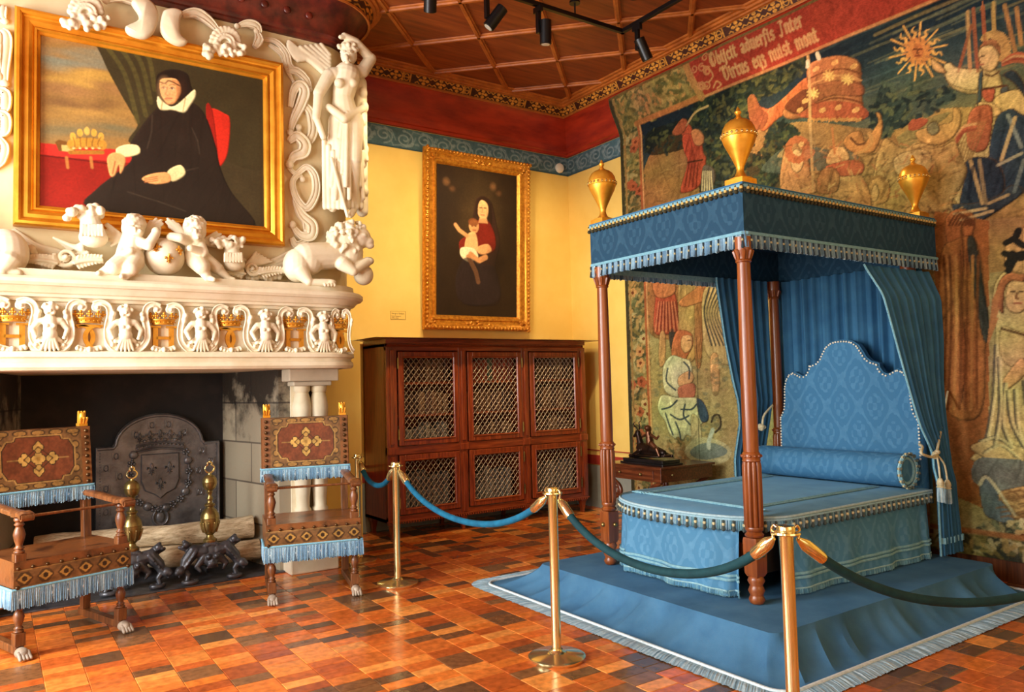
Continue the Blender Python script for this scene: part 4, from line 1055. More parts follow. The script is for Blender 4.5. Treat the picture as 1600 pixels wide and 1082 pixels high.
MB().sweep([(0,1.965),(.012,1.968),(.02,1.985),(.05,2.0),(.06,2.008),(.06,2.03),(.05,2.05),(-.2,2.05)], [(BX0, BY1), (BX0, BY0), (BX1, BY0), (BX1, BY1)], False, -1).box(BX0, BX1, BY0, BY1, 2.0, 2.049).build('cornice', MAHOGH, bc, 30)
for x in (3.40, 4.23, 5.06, 5.89):
    for yb in (BY0+.03, BY1-.08):
        MB().loft([[(x+sx*r, yb+.025+sy*r, z) for sx, sy in ((-1,-1),(1,-1),(1,1),(-1,1))] for z, r in ((0,.018),(.015,.022),(.02,.017),(.13,.032),(.14,.04),(.172,.04))], True, True, True).build('foot', MAHOG, bc, 30)
def door(x0, x1, z0, z1, hinge):
    yb, yf = BY0+.004, BY0-.014; d = MB(); fw = .062
    d.box(x0, x0+fw, yf, yb, z0, z1); d.box(x1-fw, x1, yf, yb, z0, z1); d.box(x0+fw, x1-fw, yf, yb, z0, z0+fw); d.box(x0+fw, x1-fw, yf, yb, z1-fw, z1)
    o = d.build('door', MAHOG, bc, 0, .006)
    X0, X1, Z0, Z1 = x0+fw, x1-fw, z0+fw, z1-fw; lt = MB(); p = .060
    frame_rect(d2 := MB(), x0+fw-.014, x1-fw+.014, z0+fw-.014, z1-fw+.014, [(0,.014),(.006,.024),(.012,.02),(.018,.008)], BY0); d2.build('bead', MAHOGH, o, 30)
    for s in (1, -1):
        c = -3.0
        while c < 3.0:
            # line: (x-X0) = s*(z-Z0)*.82 + c
            pts = []
            for zz in (Z0, Z1):
                pts.append((X0+s*(zz-Z0)*.82+c, zz))
            (xa, za), (xb, zb) = pts
            if abs(xb-xa) > 1e-6:
                def clipx(xa, za, xb, zb, lim, keep_greater):
                    if (xa < lim) == keep_greater and (xb < lim) == keep_greater: return None
                    if (xa < lim) == keep_greater: t = (lim-xa)/(xb-xa); xa, za = lim, za+(zb-za)*t
                    elif (xb < lim) == keep_greater: t = (lim-xa)/(xb-xa); xb, zb = lim, za+(zb-za)*t
                    return xa, za, xb, zb
                r = clipx(xa, za, xb, zb, X0, True)
                if r: r = clipx(*r, X1, False)
                if r and math.hypot(r[2]-r[0], r[3]-r[1]) > .02:
                    yy = BY0-.002 + (.0035 if s > 0 else 0)
                    lt.tube([(r[0], yy, r[1]), (r[2], yy, r[3])], .0042, 4, False)
            c += p
    lt.build('lattice', WIRE, o, 0, fix=False)
    for zz in (z0+.12, z1-.12):
        MB().cyl((hinge, yf-.004, zz-.055), (hinge, yf-.004, zz+.055), .008, 8).build('hinge', BRASSD, o)
for i, (x0, x1) in enumerate(DX):
    h = x0-.006 if i == 0 else x1+.006
    door(x0, x1, .245, .85, h); door(x0, x1, .945, 1.915, h)
# books: every one a thing
BPAL = [(104,66,40),(84,50,32),(122,84,54),(70,44,32),(132,98,66),(92,60,48),(110,76,46)]
GREYB = [(128,120,108),(112,108,100),(140,130,112),(104,98,92)]
BM = {}
def bmat(c):
    if c not in BM: BM[c] = M('book_cover_%d' % len(BM), c, tuple(int(v*.8) for v in c), 30, .6, bump=.1, bscale=60)
    return BM[c]
PAGE = M('book_pages', (190,176,146), (170,154,122), 40, .8)
SH = [(.21, .60, 'bottom'), (.897, .31, 'lower middle'), (1.257, .30, 'upper middle'), (1.597, .32, 'top')]
BAY = ['left', 'middle', 'right']
for bi, (xa, xb) in enumerate(((3.375, 4.205), (4.255, 5.035), (5.085, 5.905))):
    for si, (z, hh, sn) in enumerate(SH):
        x = xa+random.uniform(.02,.06); pal = GREYB if (si == 0 or (bi == 0 and si == 1)) else BPAL
        if bi == 1 and si == 3: pal = [(168,70,36),(150,60,34),(92,104,66)]
        while x < xb-.1:
            t = random.uniform(.045,.075); h = (random.uniform(.36,.46) if si == 0 else random.uniform(.20,.275)); dp = random.uniform(.17,.22)
            c = random.choice(pal); yf = 7.34
            bk = MB(); bk.box(x, x+.004, yf+.004, yf+dp, z+.001, z+h); bk.box(x+t-.004, x+t, yf+.004, yf+dp, z+.001, z+h)
            bk.loft([[(x+(t/2)-(t/2)*math.cos(PI*k/6), yf+.004-.010*math.sin(PI*k/6), zz) for k in range(7)] for zz in (z+.001, z+h)], False)
            for zz in (.2,.4,.6,.8): bk.tube([(x+(t/2)-(t/2)*math.cos(PI*k/6), yf+.002-.011*math.sin(PI*k/6), z+h*zz) for k in range(7)], .004, 5)
            o = bk.build('book', bmat(c), None, 30)
            tag(o, 'old leather-bound book upright on the %s shelf behind the %s lattice doors' % (sn, BAY[bi]), 'book', 'books on the %s shelf of the %s bay' % (sn, BAY[bi]))
            MB().box(x+.004, x+t-.004, yf+.004, yf+dp-.005, z+.006, z+h-.006).build('pages', PAGE, o, 0)
            x += t+.010
# ================================================================== armchairs
def turned(mb, x, y, z0, z1, r, pat):
    prof = [(r*a, z0+(z1-z0)*t) for t, a in pat]; mb.lathe(prof, (x, y, 0), 14)
BAL = [(0,.9),(.06,1.0),(.10,.62),(.14,.95),(.20,.62),(.24,.60),(.34,.82),(.52,1.08),(.66,.85),(.74,.58),(.80,.95),(.86,.62),(.92,1.0),(1,.9)]
CLAW = M('pale_carved_claw', (176,160,140), (130,112,94), 20, .5, bump=.2, bscale=50)
NAIL = M('dark_brass_nail', (96,70,40), (62,44,26), 20, .35, .8)
def leather_canvas(w, h, cart=True):
    cv = Canvas(w, h, (132,94,54)); dark = (60,40,24); gold = (186,142,78)
    cv.noise(10, .22)
    if cart:
        def oct_(k): return [(w*(.5+k*.39*sx), h*(.5+k*.36*sy)) for sx, sy in ((-.62,-1),(.62,-1),(.66,-.82),(.86,-.80),(1,-.45),(1,.45),(.86,.80),(.66,.82),(.62,1),(-.62,1),(-.66,.82),(-.86,.80),(-1,.45),(-1,-.45),(-.86,-.80),(-.66,-.82))]
        for fx in (.08, .92):
            for k in range(5): cv.ell(w*fx, h*(.1+.2*k), w*.05, h*.075, dark, .8); cv.ell(w*fx, h*(.1+.2*k), w*.036, h*.05, (170,126,66))
        for fy in (.07, .93):
            for k in range(5): cv.ell(w*(.1+.2*k), h*fy, w*.085, h*.055, dark, .8); cv.ell(w*(.1+.2*k), h*fy, w*.065, h*.035, (170,126,66))
        cv.poly(oct_(1.08), gold); cv.poly(oct_(1.03), dark); cv.poly(oct_(1.0), (128,66,38))
        for dx, dy, s in ((0,0,1.15),(-.155,0,1),(.155,0,1),(0,.19,.9),(0,-.19,.9)):
            X, Y = w*(.5+dx), h*(.5+dy); r = h*.088*s
            for ex in (0, 1):
                for a in range(4): cv.ell(X+math.cos(a*PI/2)*r*.62, Y+math.sin(a*PI/2)*r*.62, r*(.72-.16*ex), r*(.72-.16*ex), dark if not ex else (216,170,88))
            cv.ell(X, Y, r*.6, r*.6, (216,170,88)); cv.ell(X, Y, r*.3, r*.3, (190,140,66))
        for a, b in (((.34,.5),(.5,.30)),((.5,.30),(.66,.5)),((.66,.5),(.5,.70)),((.5,.70),(.34,.5))): cv.line([(w*a[0],h*a[1]),(w*b[0],h*b[1])], 1.4, dark)
        for s in (-1, 1): cv.line([(w*(.5+s*.23),h*.5),(w*(.5+s*.34),h*.5)], 1.6, gold)
    else:
        for k in range(6):
            X = w*(k+.5)/6
            cv.poly([(X-w*.07,h*.5),(X-w*.03,h*.85),(X+w*.03,h*.85),(X+w*.07,h*.5),(X+w*.03,h*.15),(X-w*.03,h*.15)], dark, .8); cv.poly([(X-w*.055,h*.5),(X,h*.78),(X+w*.055,h*.5),(X,h*.22)], (190,146,72)); cv.ell(X, h*.5, w*.02, h*.14, dark)
        cv.line([(0,h*.06),(w,h*.06)], 1.5, gold); cv.line([(0,h*.94),(w,h*.94)], 1.5, gold)
    cv.noise(3, .2); cv.noise(18, .25); cv.a *= .72; return cv
LEATHERP = M('brown_seat_leather', (116,70,38), (70,40,22), 5, .34, bump=.2, bscale=40, coat=.2, mid=(126,74,36))
def make_chair(label):
    t = thing('armchair', (0,0,0), label, 'chair', 'pair of old leather armchairs by the fireplace')
    for s in (-1, 1):
        X = s*.30
        m = MB(); m.box(X-.024, X+.024, -.02, .56, .025, .075); m.build('runner', CHAIRW, t, 0, .006)
        m = MB(); m.ell((X,-.045,.04), (.036,.05,.034))
        for k in range(4): m.caps((X-.024+.016*k,-.07,.045), (X-.028+.0187*k,-.105,.016), .014, .010, 8)
        m.build('paw_foot', CLAW, t, 60)
        m = MB(); m.box(X-.029, X+.029, -.029, .029, .075, .155); turned(m, X, 0, .155, .335, .029, BAL); m.box(X-.03, X+.03, -.03, .03, .335, .635); turned(m, X, 0, .635, .855, .031, BAL)
        m.build('front_leg', CHAIRW, t, 40, .003)
        m = MB(); m.loft([[(X+a*.026, y+b*.026, z) for a, b in ((-1,-1),(1,-1),(1,1),(-1,1))] for y, z in ((.50,.075),(.485,.58),(.50,.88),(.555,1.375))], True, True, True)
        m.build('rear_leg', CHAIRW, t, 20, .003)
        m = MB()
        m.loft([[(X+a*.028, .558+b*.026, z) for a, b in ((-1,-1),(1,-1),(1,1),(-1,1))] for z in (1.375, 1.395)], True, True, True)
        for k in range(5):
            for a in (-1, 0, 1): m.caps((X+a*.016, .556-.018, 1.395), (X+a*.022, .556-.030, 1.432), .010, .008, 7); m.caps((X+a*.016, .556+.01, 1.395), (X+a*.020, .560, 1.478), .011, .008, 7)
            break
        m.ell((X,.552,1.43), (.024,.022,.05)); m.build('finial', GOLDL, t, 50)
        m = MB(); A = crv([(X,.52,.905),(X,.35,.898),(X,.15,.885),(X,0,.878),(X,-.07,.885),(X,-.115,.872)], 5)
        rings = []
        for i, p in enumerate(A):
            w = .030+.010*(1 if p[1] < .05 else 0); rings.append([(p[0]+a*w, p[1], p[2]+b) for a, b in ((-1,-.018),(1,-.018),(1.05,.006),(.7,.016),(-.7,.016),(-1.05,.006))])
        m.loft(rings, True, True, True); m.tube([(X-.034,-.108,.862),(X+.034,-.108,.862)], .020, 10)
        m.build('armrest', CHAIRW, t, 50)
    m = MB(); m.box(-.28, .28, .47, .50, .20, .26); m.build('stretcher', CHAIRW, t, 0, .004)
    MB().tube([(-.28,.0,.855),(.28,.0,.855)], .009, 8).build('rod', CHAIRW, t, 50)
    # seat and aprons
    n = 14; m = MB(); rows = []
    for j in range(n+1):
        v = j/n; rows.append([(-.34+.68*i/n, -.035+.53*v, .588+.022*math.sin(PI*v)*.2-.022*math.sin(PI*v)*math.sin(PI*i/n)) for i in range(n+1)])
    m.loft(rows, False); m.loft([rows[0], [(x, y-.004, .52) for x, y, z in rows[0]]], False)
    for k in (0, n): m.loft([[r[k] for r in rows], [(r[k][0]*1.005, r[k][1], .43) for r in rows]], False)
    m.box(-.33,.33,-.02,.48,.45,.56); m.build('seat', LEATHERP, t, 60)
    cv = leather_canvas(150, 40, False); w, h = 149, 39
    cv.grid('apron', lambda I, J: (-.345+.69*I/w, -.044-.004*np.sin(PI*J/h)+0*I, .425+.115*J/h), LEATHER, t)
    for k in range(9): MB().ell((-.32+.08*k,-.046,.548), (.011,.008,.011), None, 8, 6).build('seat_nail', NAIL, t)
    for s in (-1,1): MB().ell((s*.325,-.05,.435), (.013,.01,.013), None, 8, 6).build('seat_nail', NAIL, t)
    m = MB(); fringe(m, [(-.36,.30,.432),(-.36,-.052,.432),(.36,-.052,.432),(.36,.30,.432)], .135, BLUES, .005, .003, out=None, tass=.085, tasc=((60,74,90),(190,206,214)), tr=.008, head=.016)
    m.build('seat_fringe', FRINGE, t, 0, fix=False)
    # back
    def back_y(z): return .50+(z-.88)/(1.375-.88)*.055-.034
    cv = leather_canvas(150, 96); w, h = 149, 95
    cv.grid('backrest', lambda I, J: (-.275+.55*I/w, back_y(.955+.415*J/h)+.012*np.sin(PI*I/w)*np.sin(PI*J/h), .955+.415*J/h), LEATHER, t)
    m = MB()
    rings = [[(x, back_y(z)+dy, z) for x, dy in ((-.275,0),(-.335,-.004),(-.345,.03),(-.335,.062),(.335,.062),(.345,.03),(.335,-.004),(.275,0))] for z in (.955, 1.10, 1.25, 1.372)]
    m.loft(rings, False); m.loft([[(-.335+.67*k/10, back_y(1.372)+(0 if q else .062), 1.372) for k in range(11)] for q in (1, 0)], False); m.build('back_wrap', LEATHERP, t, 60)
    for s in (-1, 1):
        for k in range(9): z = .98+.045*k; MB().ell((s*.307, back_y(z)-.010, z), (.014,.010,.014), None, 8, 6).build('back_nail', NAIL, t)
    m = MB(); z = .962; fringe(m, [(-.355, back_y(z)+.04, z),(-.35, back_y(z)-.012, z),(.35, back_y(z)-.012, z),(.355, back_y(z)+.04, z)], .115, BLUES, .005, .003, tass=.085, tasc=((60,74,90),(190,206,214)), tr=.008, head=.016)
    m.build('back_fringe', FRINGE, t, 0, fix=False)
    return t
ch_a = make_chair('old brown leather armchair with blue fringe at the far left, nearest the viewer')
ch_b = copy_tree(ch_a); ch_b['label'] = 'tooled leather armchair with blue fringe standing at the right end of the hearth'
ch_a.scale = ch_b.scale = (1,1,.968); ch_a.location = (.430, 5.60, 0); ch_a.rotation_euler = (0, 0, R(18.9)); ch_b.location = (2.0, 5.64, 0); ch_b.rotation_euler = (0, 0, R(-13.5))

# ================================================================== hearth: fireback, logs, andirons
fb = thing('fireback', (1.27, 7.62, 0), 'tall arched cast-iron fireback with a crowned shield of lilies at the back of the hearth', 'fireback')
FX0, FX1, FYB = .76, 1.80, 7.62
fc, fhw = (FX0+FX1)/2, (FX1-FX0)/2
out = [(-fhw,.016),(fhw,.016),(fhw,1.085),(fhw-.13,1.085)] + [(math.cos(a)*(fhw-.15), 1.10+math.sin(a)*.265) for a in np.linspace(.05, PI-.05, 20)] + [(-fhw+.13,1.085),(-fhw,1.085)]
MB().prism(out, (fc, FYB+.045, 0), UX, VZ, .03, .006).build('plate', PLATE, fb, 40)
O = Vector((fc, FYB+.016, 0))
def inset(k, s): return [(x*k, .016+(z-.016)*s) for x, z in out]
m = MB(); rim = [Vector((fc+x, FYB+.012, z)) for x, z in out[1:]+out[:1]]
m.tube([Vector((fc+x*.975, FYB+.012, .016+(z-.016)*.985)) for x, z in out[1:]], .014, 8)
for k in range(40): m.ell((fc+fhw*.935, FYB+.016, .1+.0245*k), .007, None, 6, 4); m.ell((fc-fhw*.935, FYB+.016, .1+.0245*k), .007, None, 6, 4)
m.build('rim', PLATE, fb, 60)
sh = [(-.16,.26),(.16,.26),(.165,.02),(.13,-.07),(.05,-.11),(0,-.15),(-.05,-.11),(-.13,-.07),(-.165,.02)]
MB().prism(sh, (fc, FYB+.016, .74), UX, VZ, .02, .012).build('shield', PLATE, fb, 40)
for dx, dz in ((-.075,.86),(.075,.86),(0,.72)):
    m = MB(); fleur(m, (fc+dx, FYB-.002, dz), UX, VZ, .125, .016); m.build('fleur_de_lis', PLATE, fb, 40)
m = MB()
A = [(fc-.20+.40*k/12, FYB+.01, 1.045+.028*math.sin(PI*k/12)) for k in range(13)]
m.tube(A, .020, 8); m.tube([(x, y, z+.035) for x, y, z in A], .010, 6); m.tube([(x, y, z-.03) for x, y, z in A], .008, 6)
for k in range(12): m.ell((A[k][0]+.016, FYB-.006, A[k][2]+.012), .011, None, 6, 4)
for k in range(5):
    x = fc-.17+.085*k; z = 1.09+.03*math.sin(PI*(k+.5)/5); fleur(m, (x, FYB+.012, z+.045), UX, VZ, .11, .018)
for k in range(4): m.ell((fc-.128+.085*k, FYB+.006, 1.105+.02*math.sin(PI*(k+1)/5)), (.016,.014,.016), None, 8, 6)
m.build('crown', PLATE, fb, 40)
m = MB()                                                        # collar of shells and knots
CT = crv([(-.22,1.0),(-.245,.86),(-.235,.70),(-.18,.585),(-.08,.52),(0,.50),(.08,.52),(.18,.585),(.235,.70),(.245,.86),(.22,1.0)], 8)
m.tube([(fc+p[0], FYB+.012, p[1]) for p in CT], .012, 6)
for i in range(0, len(CT), 5):
    p = CT[i]
    if (i//5) % 3 == 0: m.ell((fc+p[0], FYB+.004, p[1]), (.038,.022,.038), None, 10, 7)
    else:
        for a in range(5): m.ell((fc+p[0]+.022*math.cos(a*1.257), FYB+.004, p[1]+.022*math.sin(a*1.257)), (.014,.016,.014), None, 7, 5)
m.tube([(fc+.062*math.cos(a), FYB+.008, .425+.075*math.sin(a)) for a in np.linspace(0, 2*PI, 22)], .013, 6)
m.ell((fc, FYB+.012, .425), (.038,.02,.05)); m.build('collar', PLATE, fb, 60)
mono = MB()
for s in (-1, 1): mono.box(s*.026-.006, s*.026+.006, -.010, 0, -.035, .035)
mono.tube([(.017*math.cos(a), -.005, .026*math.sin(a)) for a in np.linspace(0, 2*PI, 14)], .005, 5); mono.box(-.026,.026,-.006,0,-.004,.004)
MONO = mono.mesh('stamped_monogram')
for dx, dz in ((.36,1.0),(.33,.82),(.34,.62),(.36,.44),(.30,.30),(.20,1.18),(-.36,1.0),(-.33,.82),(-.34,.62),(-.36,.44),(-.30,.30),(-.20,1.18),(.07,1.26),(-.07,1.26),(.44,.72),(-.44,.72),(.44,.90),(-.44,.90),(.44,.52),(-.44,.52),(.12,.24),(-.12,.24)):
    put('stamped_monogram', MONO, (fc+dx, FYB+.016, dz), PLATE, fb, 30)
def bark_mat():
    m, nt, b = newmat('dry_log_bark'); vec = coords(nt, 'Object', (3,16,16)); L = nt.links.new
    n = N(nt, 'ShaderNodeTexNoise', Scale=2.2, Detail=8, Roughness=.7); L(vec, n.inputs['Vector'])
    L(ramp(nt, n.outputs['Fac'], [(.30,(110,86,60)),(.44,(190,164,126)),(.62,(232,210,172))]), b.inputs['Base Color']); b.inputs['Roughness'].default_value = .9
    bp = N(nt, 'ShaderNodeBump', Strength=.9, Distance=.02); L(n.outputs['Fac'], bp.inputs['Height']); L(bp.outputs['Normal'], b.inputs['Normal']); return m
BARK = bark_mat(); CUT = M('sawn_log_end', (206,182,140), (170,140,98), 8, .8)
def log(a, b, r0, r1, label):
    a, b = Vector(a), Vector(b); t = thing('log', (a+b)/2, label, 'log', 'firewood on the andirons'); n = 26; m = MB(); P = []; rr_ = []
    for k in range(n+1):
        u = k/n; P.append(a.lerp(b, u)+Vector((0, .012*math.sin(u*7), .010*math.sin(u*5+1)))); rr_.append((r0+(r1-r0)*u)*(1+.05*math.sin(u*19)+random.uniform(-.02,.02)))
    m.tube(P, rr_, 18, False); m.build('bark', BARK, t, 60)
    for s, (p, q, r) in enumerate(((P[0], P[1], rr_[0]), (P[-1], P[-2], rr_[-1]))):
        m = MB(); d = (p-q).normalized(); m.tube([p-d*.002, p+d*.004], [r*.985, r*.95], 18); m.build('sawn_end', CUT, t, 30)
log((.30,7.30,.345), (1.93,7.0,.352), .075, .098, 'long pale log lying uppermost across the two andirons')
log((.78,7.12,.180), (1.96,6.92,.165), .085, .088, 'log lying lower and in front, under the top log')
log((.42,7.42,.20), (1.88,7.24,.195), .08, .085, 'log half hidden at the rear beneath the uppermost log')
def make_andiron(label):
    t = thing('andiron', (0,0,0), label, 'andiron', 'pair of andirons in the hearth')
    m = MB()
    m.lathe([(.055,.24),(.062,.28),(.05,.30),(.046,.31)], (0,0,0), 16); m.ell((0,0,.235), (.095,.07,.085)); m.ell((0,-.055,.175), (.072,.058,.062)); m.ell((0,-.10,.145), (.048,.032,.030)); m.ell((0,-.108,.172), (.018,.02,.018))
    for k in range(-3, 4): m.caps((k*.012,-.105,.135), (k*.016,-.100,.112), .009, .007, 8)
    for k in range(14): a = PI*k/13; m.ell((.088*math.cos(a), -.035, .225+.075*math.sin(a)), (.026,.03,.026))
    for s in (-1, 1):
        m.ell((s*.034,-.105,.205), (.026,.022,.024)); m.ell((s*.034,-.122,.205), (.011,.010,.011))
        m.caps((s*.06,-.02,.24), (s*.15,-.02,.255), .058, .055); m.caps((s*.15,-.02,.25), (s*.215,-.03,.18), .058, .050); m.caps((s*.215,-.03,.18), (s*.245,-.05,.115), .050, .034)
        m.caps((s*.245,-.05,.115), (s*.205,-.06,.075), .032, .024); m.caps((s*.205,-.06,.075), (s*.215,-.075,.030), .022, .022)
        m.ell((s*.275,-.07,.115), (.044,.040,.038)); m.ell((s*.300,-.085,.105), (.026,.026,.022)); m.caps((s*.15,0,.27), (s*.225,.0,.335), .034, .020); m.caps((s*.18,0,.27), (s*.265,.0,.295), .030, .016); m.ell((s*.215,-.03,.315), (.034,.028,.028)); m.ell((s*.240,-.04,.305), (.020,.02,.016))
        for k in range(6): m.caps((s*(.13+.022*k),-.060,.262-.026*k), (s*(.165+.024*k),-.085,.222-.030*k), .020, .010, 9)
        m.caps((s*.06,-.04,.20), (s*.13,-.05,.13), .042, .026); m.caps((s*.13,-.05,.13), (s*.10,-.07,.09), .024, .014)
        m.tube([Vector((s*(.195+.058*math.cos(a)), -.09-.052*math.sin(a), .022)) for a in np.linspace(PI*.95, -PI*.85, 22)], [.021-.0004*k for k in range(22)], 9)
    me = fused(m, 'beast_base', .0058, 1); link('beast_base', me, IRON, t, 180)
    MB().tube([(0,.02,.12),(0,.09,.05),(0,.62,.048)], .016, 8).box(-.018,.018,.58,.62,0.0,.07).build('billet_bar', IRON, t, 40)
    m = MB().lathe([(.05,.30),(.062,.315),(.062,.335),(.036,.35),(.03,.37),(.045,.385),(.058,.40),(.072,.43),(.080,.47),(.084,.505),(.084,.512),(.086,.515),(.084,.52),(.079,.545),(.062,.575),(.040,.595),(.034,.605),(.048,.618),(.048,.628),(.026,.64),(.022,.66),(.030,.675),(.018,.70),(.022,.72),(.030,.73),(.022,.742),(.04,.752),(.058,.775),(.066,.805),(.066,.812),(.068,.815),(.066,.82),(.060,.845),(.042,.868),(.018,.878),(.016,.89)], (0,0,0), 28)
    for k in range(10): a = 2*PI*k/10; m.caps((.058*math.cos(a),.058*math.sin(a),.405), (.084*math.cos(a),.084*math.sin(a),.475), .013, .010, 7)
    m.build('brass_ball_column', BRASSD, t, 50)
    m = MB()
    for s in (-1, 1): m.tube([Vector((s*p[0], 0, .89+p[1])) for p in crv([(0,.0),(.03,.015),(.042,.04),(.03,.062),(.014,.07),(.02,.085),(0,.10)], 4)], .008, 7)
    m.ell((0,0,.985), .012); m.build('brass_finial', BRASS, t, 50)
    return t
an_a = make_andiron('brass-topped andiron behind the nearer leather armchair, left of the pair'); an_b = copy_tree(an_a); an_b['label'] = 'brass-topped andiron with beast feet standing free between the chairs, right of the pair'
an_a.scale = an_b.scale = (.88,.88,.97); an_a.location = (.925, 6.74, .0155); an_b.location = (1.50, 6.70, .0155)

# ================================================================== brass posts and velvet ropes
def make_post(label):
    t = thing('rope_stanchion', (0,0,0), label, 'stanchion', 'brass rope posts')
    MB().lathe([(.158,0),(.162,.006),(.162,.018),(.150,.024),(.06,.036),(.04,.045),(.034,.055)], (0,0,0), 40).build('base', BRASS, t, 40)
    MB().lathe([(.0265,.045),(.0265,.925)], (0,0,0), 28).build('pole', BRASS, t, 40)
    MB().lathe([(.028,.915),(.054,.921),(.058,.925),(.056,.932),(.036,.935),(.036,.95),(.033,.956),(.02,.958)], (0,0,0), 32).build('cap', BRASS, t, 40)
    return t
POSTS = [(2.66,5.60),(2.65,3.53),(2.649,1.974),(2.74,6.56),(5.55,1.49)]
LBL = ['brass rope post beside the right-hand leather armchair', 'brass rope post in front of the bookcase and left corner of the blue rug', 'brass rope post in the foreground before the bed', 'brass rope post hidden behind the chair by the bookcase side', 'brass rope post at the near end of the dark rope']
ps0 = make_post(LBL[0])
for i, (x, y) in enumerate(POSTS):
    p = ps0 if i == 0 else copy_tree(ps0); p['label'] = LBL[i]; p.location = (x, y, 0)
def rope(i, j, sag, m, label, r=.021):
    A, B = Vector((*POSTS[i], .926)), Vector((*POSTS[j], .926)); d = (B-A).normalized(); L = (B-A).length
    t = thing('velvet_rope', (A+B)/2-Vector((0,0,sag)), label, 'rope', 'velvet barrier ropes')
    a0, b0 = A+d*.062, B-d*.062; k = 3.0; P = []
    for n in range(49):
        u = n/48; s = (math.cosh(k*(2*u-1))-1)/(math.cosh(k)-1); s = .55*s+.45*(2*u-1)**2; P.append(a0.lerp(b0, u)+Vector((0,0,-.03-(1-s)*sag)))
    def cut(f):
        acc = 0
        for n in range(48):
            s = (P[n+1]-P[n]).length
            if acc+s > f: return n+1, P[n].lerp(P[n+1], (f-acc)/s)
            acc += s
    n1, q1 = cut(.115); P2 = P[::-1]; cut2 = Vector((A.x+B.x-q1.x, A.y+B.y-q1.y, q1.z))
    MB().tube([q1]+P[n1:49-n1]+[cut2], r, 14).build('rope', m, t, 60)
    for Q in (P, P2):
        MB().tube([Q[0], Q[0].lerp(Q[n1], .15), Q[0].lerp(Q[n1], .3), Q[0].lerp(Q[n1], .6), Q[n1], Q[n1]+(Q[n1]-Q[n1-1]).normalized()*.012], [.010,.018,.026,.0275,.0275,.024], 16).build('ferrule', BRASS, t, 50)
        e = Q[0]; o = (A if Q is P else B); w = (Vector((e.x,e.y,0))-Vector((o.x,o.y,0))).normalized(); h = crv([tuple(e), tuple(Vector((o.x,o.y,.912))+w*.068), tuple(Vector((o.x,o.y,.935))+w*.07), tuple(Vector((o.x,o.y,.950))+w*.058), tuple(Vector((o.x,o.y,.943))+w*.046)], 5)
        MB().tube(h, .0055, 7).build('hook', BRASS, t, 60)
rope(3, 0, .17, ROPEV, 'short teal velvet rope between chair and bookcase, the farthest rope')
rope(0, 1, .265, ROPEV, 'bright teal velvet rope sagging in front of the bookcase doors')
rope(1, 2, .255, ROPED, 'dark teal velvet rope sagging across the foot of the bed')
rope(2, 4, .42, ROPED, 'dark velvet rope running out of view at lower right before the platform')

# ================================================================== ceiling fittings
tr = thing('light_track', (4.0, 5.32, 5.0), 'black ceiling light track bent at a right angle', 'light track')
MB().box(2.2, 5.0, 5.30, 5.34, 4.88, 4.92).box(4.96, 5.0, 3.2, 5.34, 4.88, 4.92).build('rail', SPOTB, tr, 0, .004)
for x, y in ((4.40,5.32),(2.8,5.32),(4.98,4.4)):
    MB().cyl((x,y,4.92), (x,y,5.04), .008).lathe([(.05,0),(.05,.02),(.02,.03)], (x,y,5.02), 16).build('hanger', SPOTB, tr, 40)
for x, y in ((4.86,5.02),(5.05,4.85)): MB().lathe([(.055,0),(.06,.03)], (x,y,5.068), 18).build('ceiling_rose', SPOTB, tr, 40)
def spot(x, y, aim, label, face=SPOTB):
    t = thing('spotlight', (x, y, 4.88), label, 'spotlight', 'black track spotlights')
    MB().box(x-.02, x+.02, y-.05, y+.05, 4.83, 4.88).box(x-.018, x+.018, y-.02, y+.02, 4.64, 4.84).build('bracket', SPOTB, t, 0, .003)
    d = Vector(aim).normalized(); c = Vector((x, y, 4.64))-d*.02 + Vector((0.06,-.02,0))
    MB().tube([c-d*.10, c-d*.098, c+d*.105, c+d*.11], [.044,.052,.052,.046], 20).build('lamp_can', SPOTB, t, 40)
    MB().cyl((x,y,4.66), c, .012).build('knuckle', SPOTB, t, 40)
    lamp = M('lamp_lens', (200,196,180), None, 5, .2) if 'lamp_lens' not in bpy.data.materials else bpy.data.materials['lamp_lens']
    MB().tube([c+d*.106, c+d*.1115], [.040,.036], 18).build('lens', lamp, t, 40)
    return c+d*.14
S1 = spot(2.83, 5.32, (.25,.55,-.8), 'leftmost black track spotlight, cut by the top edge of view')
S2 = spot(3.44, 5.32, (-.5,.35,-.8), 'second black track spotlight from the left, tilted toward the fireplace')
S3 = spot(3.98, 5.32, (.06,.12,-1), 'black cylinder spotlight pointing straight down, third from the left')
S4 = spot(4.98, 5.12, (.45,-.05,-.85), 'black spotlight with shiny face below the bend of the track, nearest the tapestry')
dt = thing('smoke_detector', (6.166, YB, 4.41), 'round cream detector on the blue frieze by the room corner', 'detector')
m = MB(); m.M = Matrix.Translation((6.10, YB-.006, 4.345)) @ Matrix.Rotation(PI/2, 4, 'X')
m.lathe([(.062,0),(.064,.02),(.055,.035),(.03,.042),(.012,.044)], (0,0,0), 28); m.build('housing', WHITEP, dt, 40)

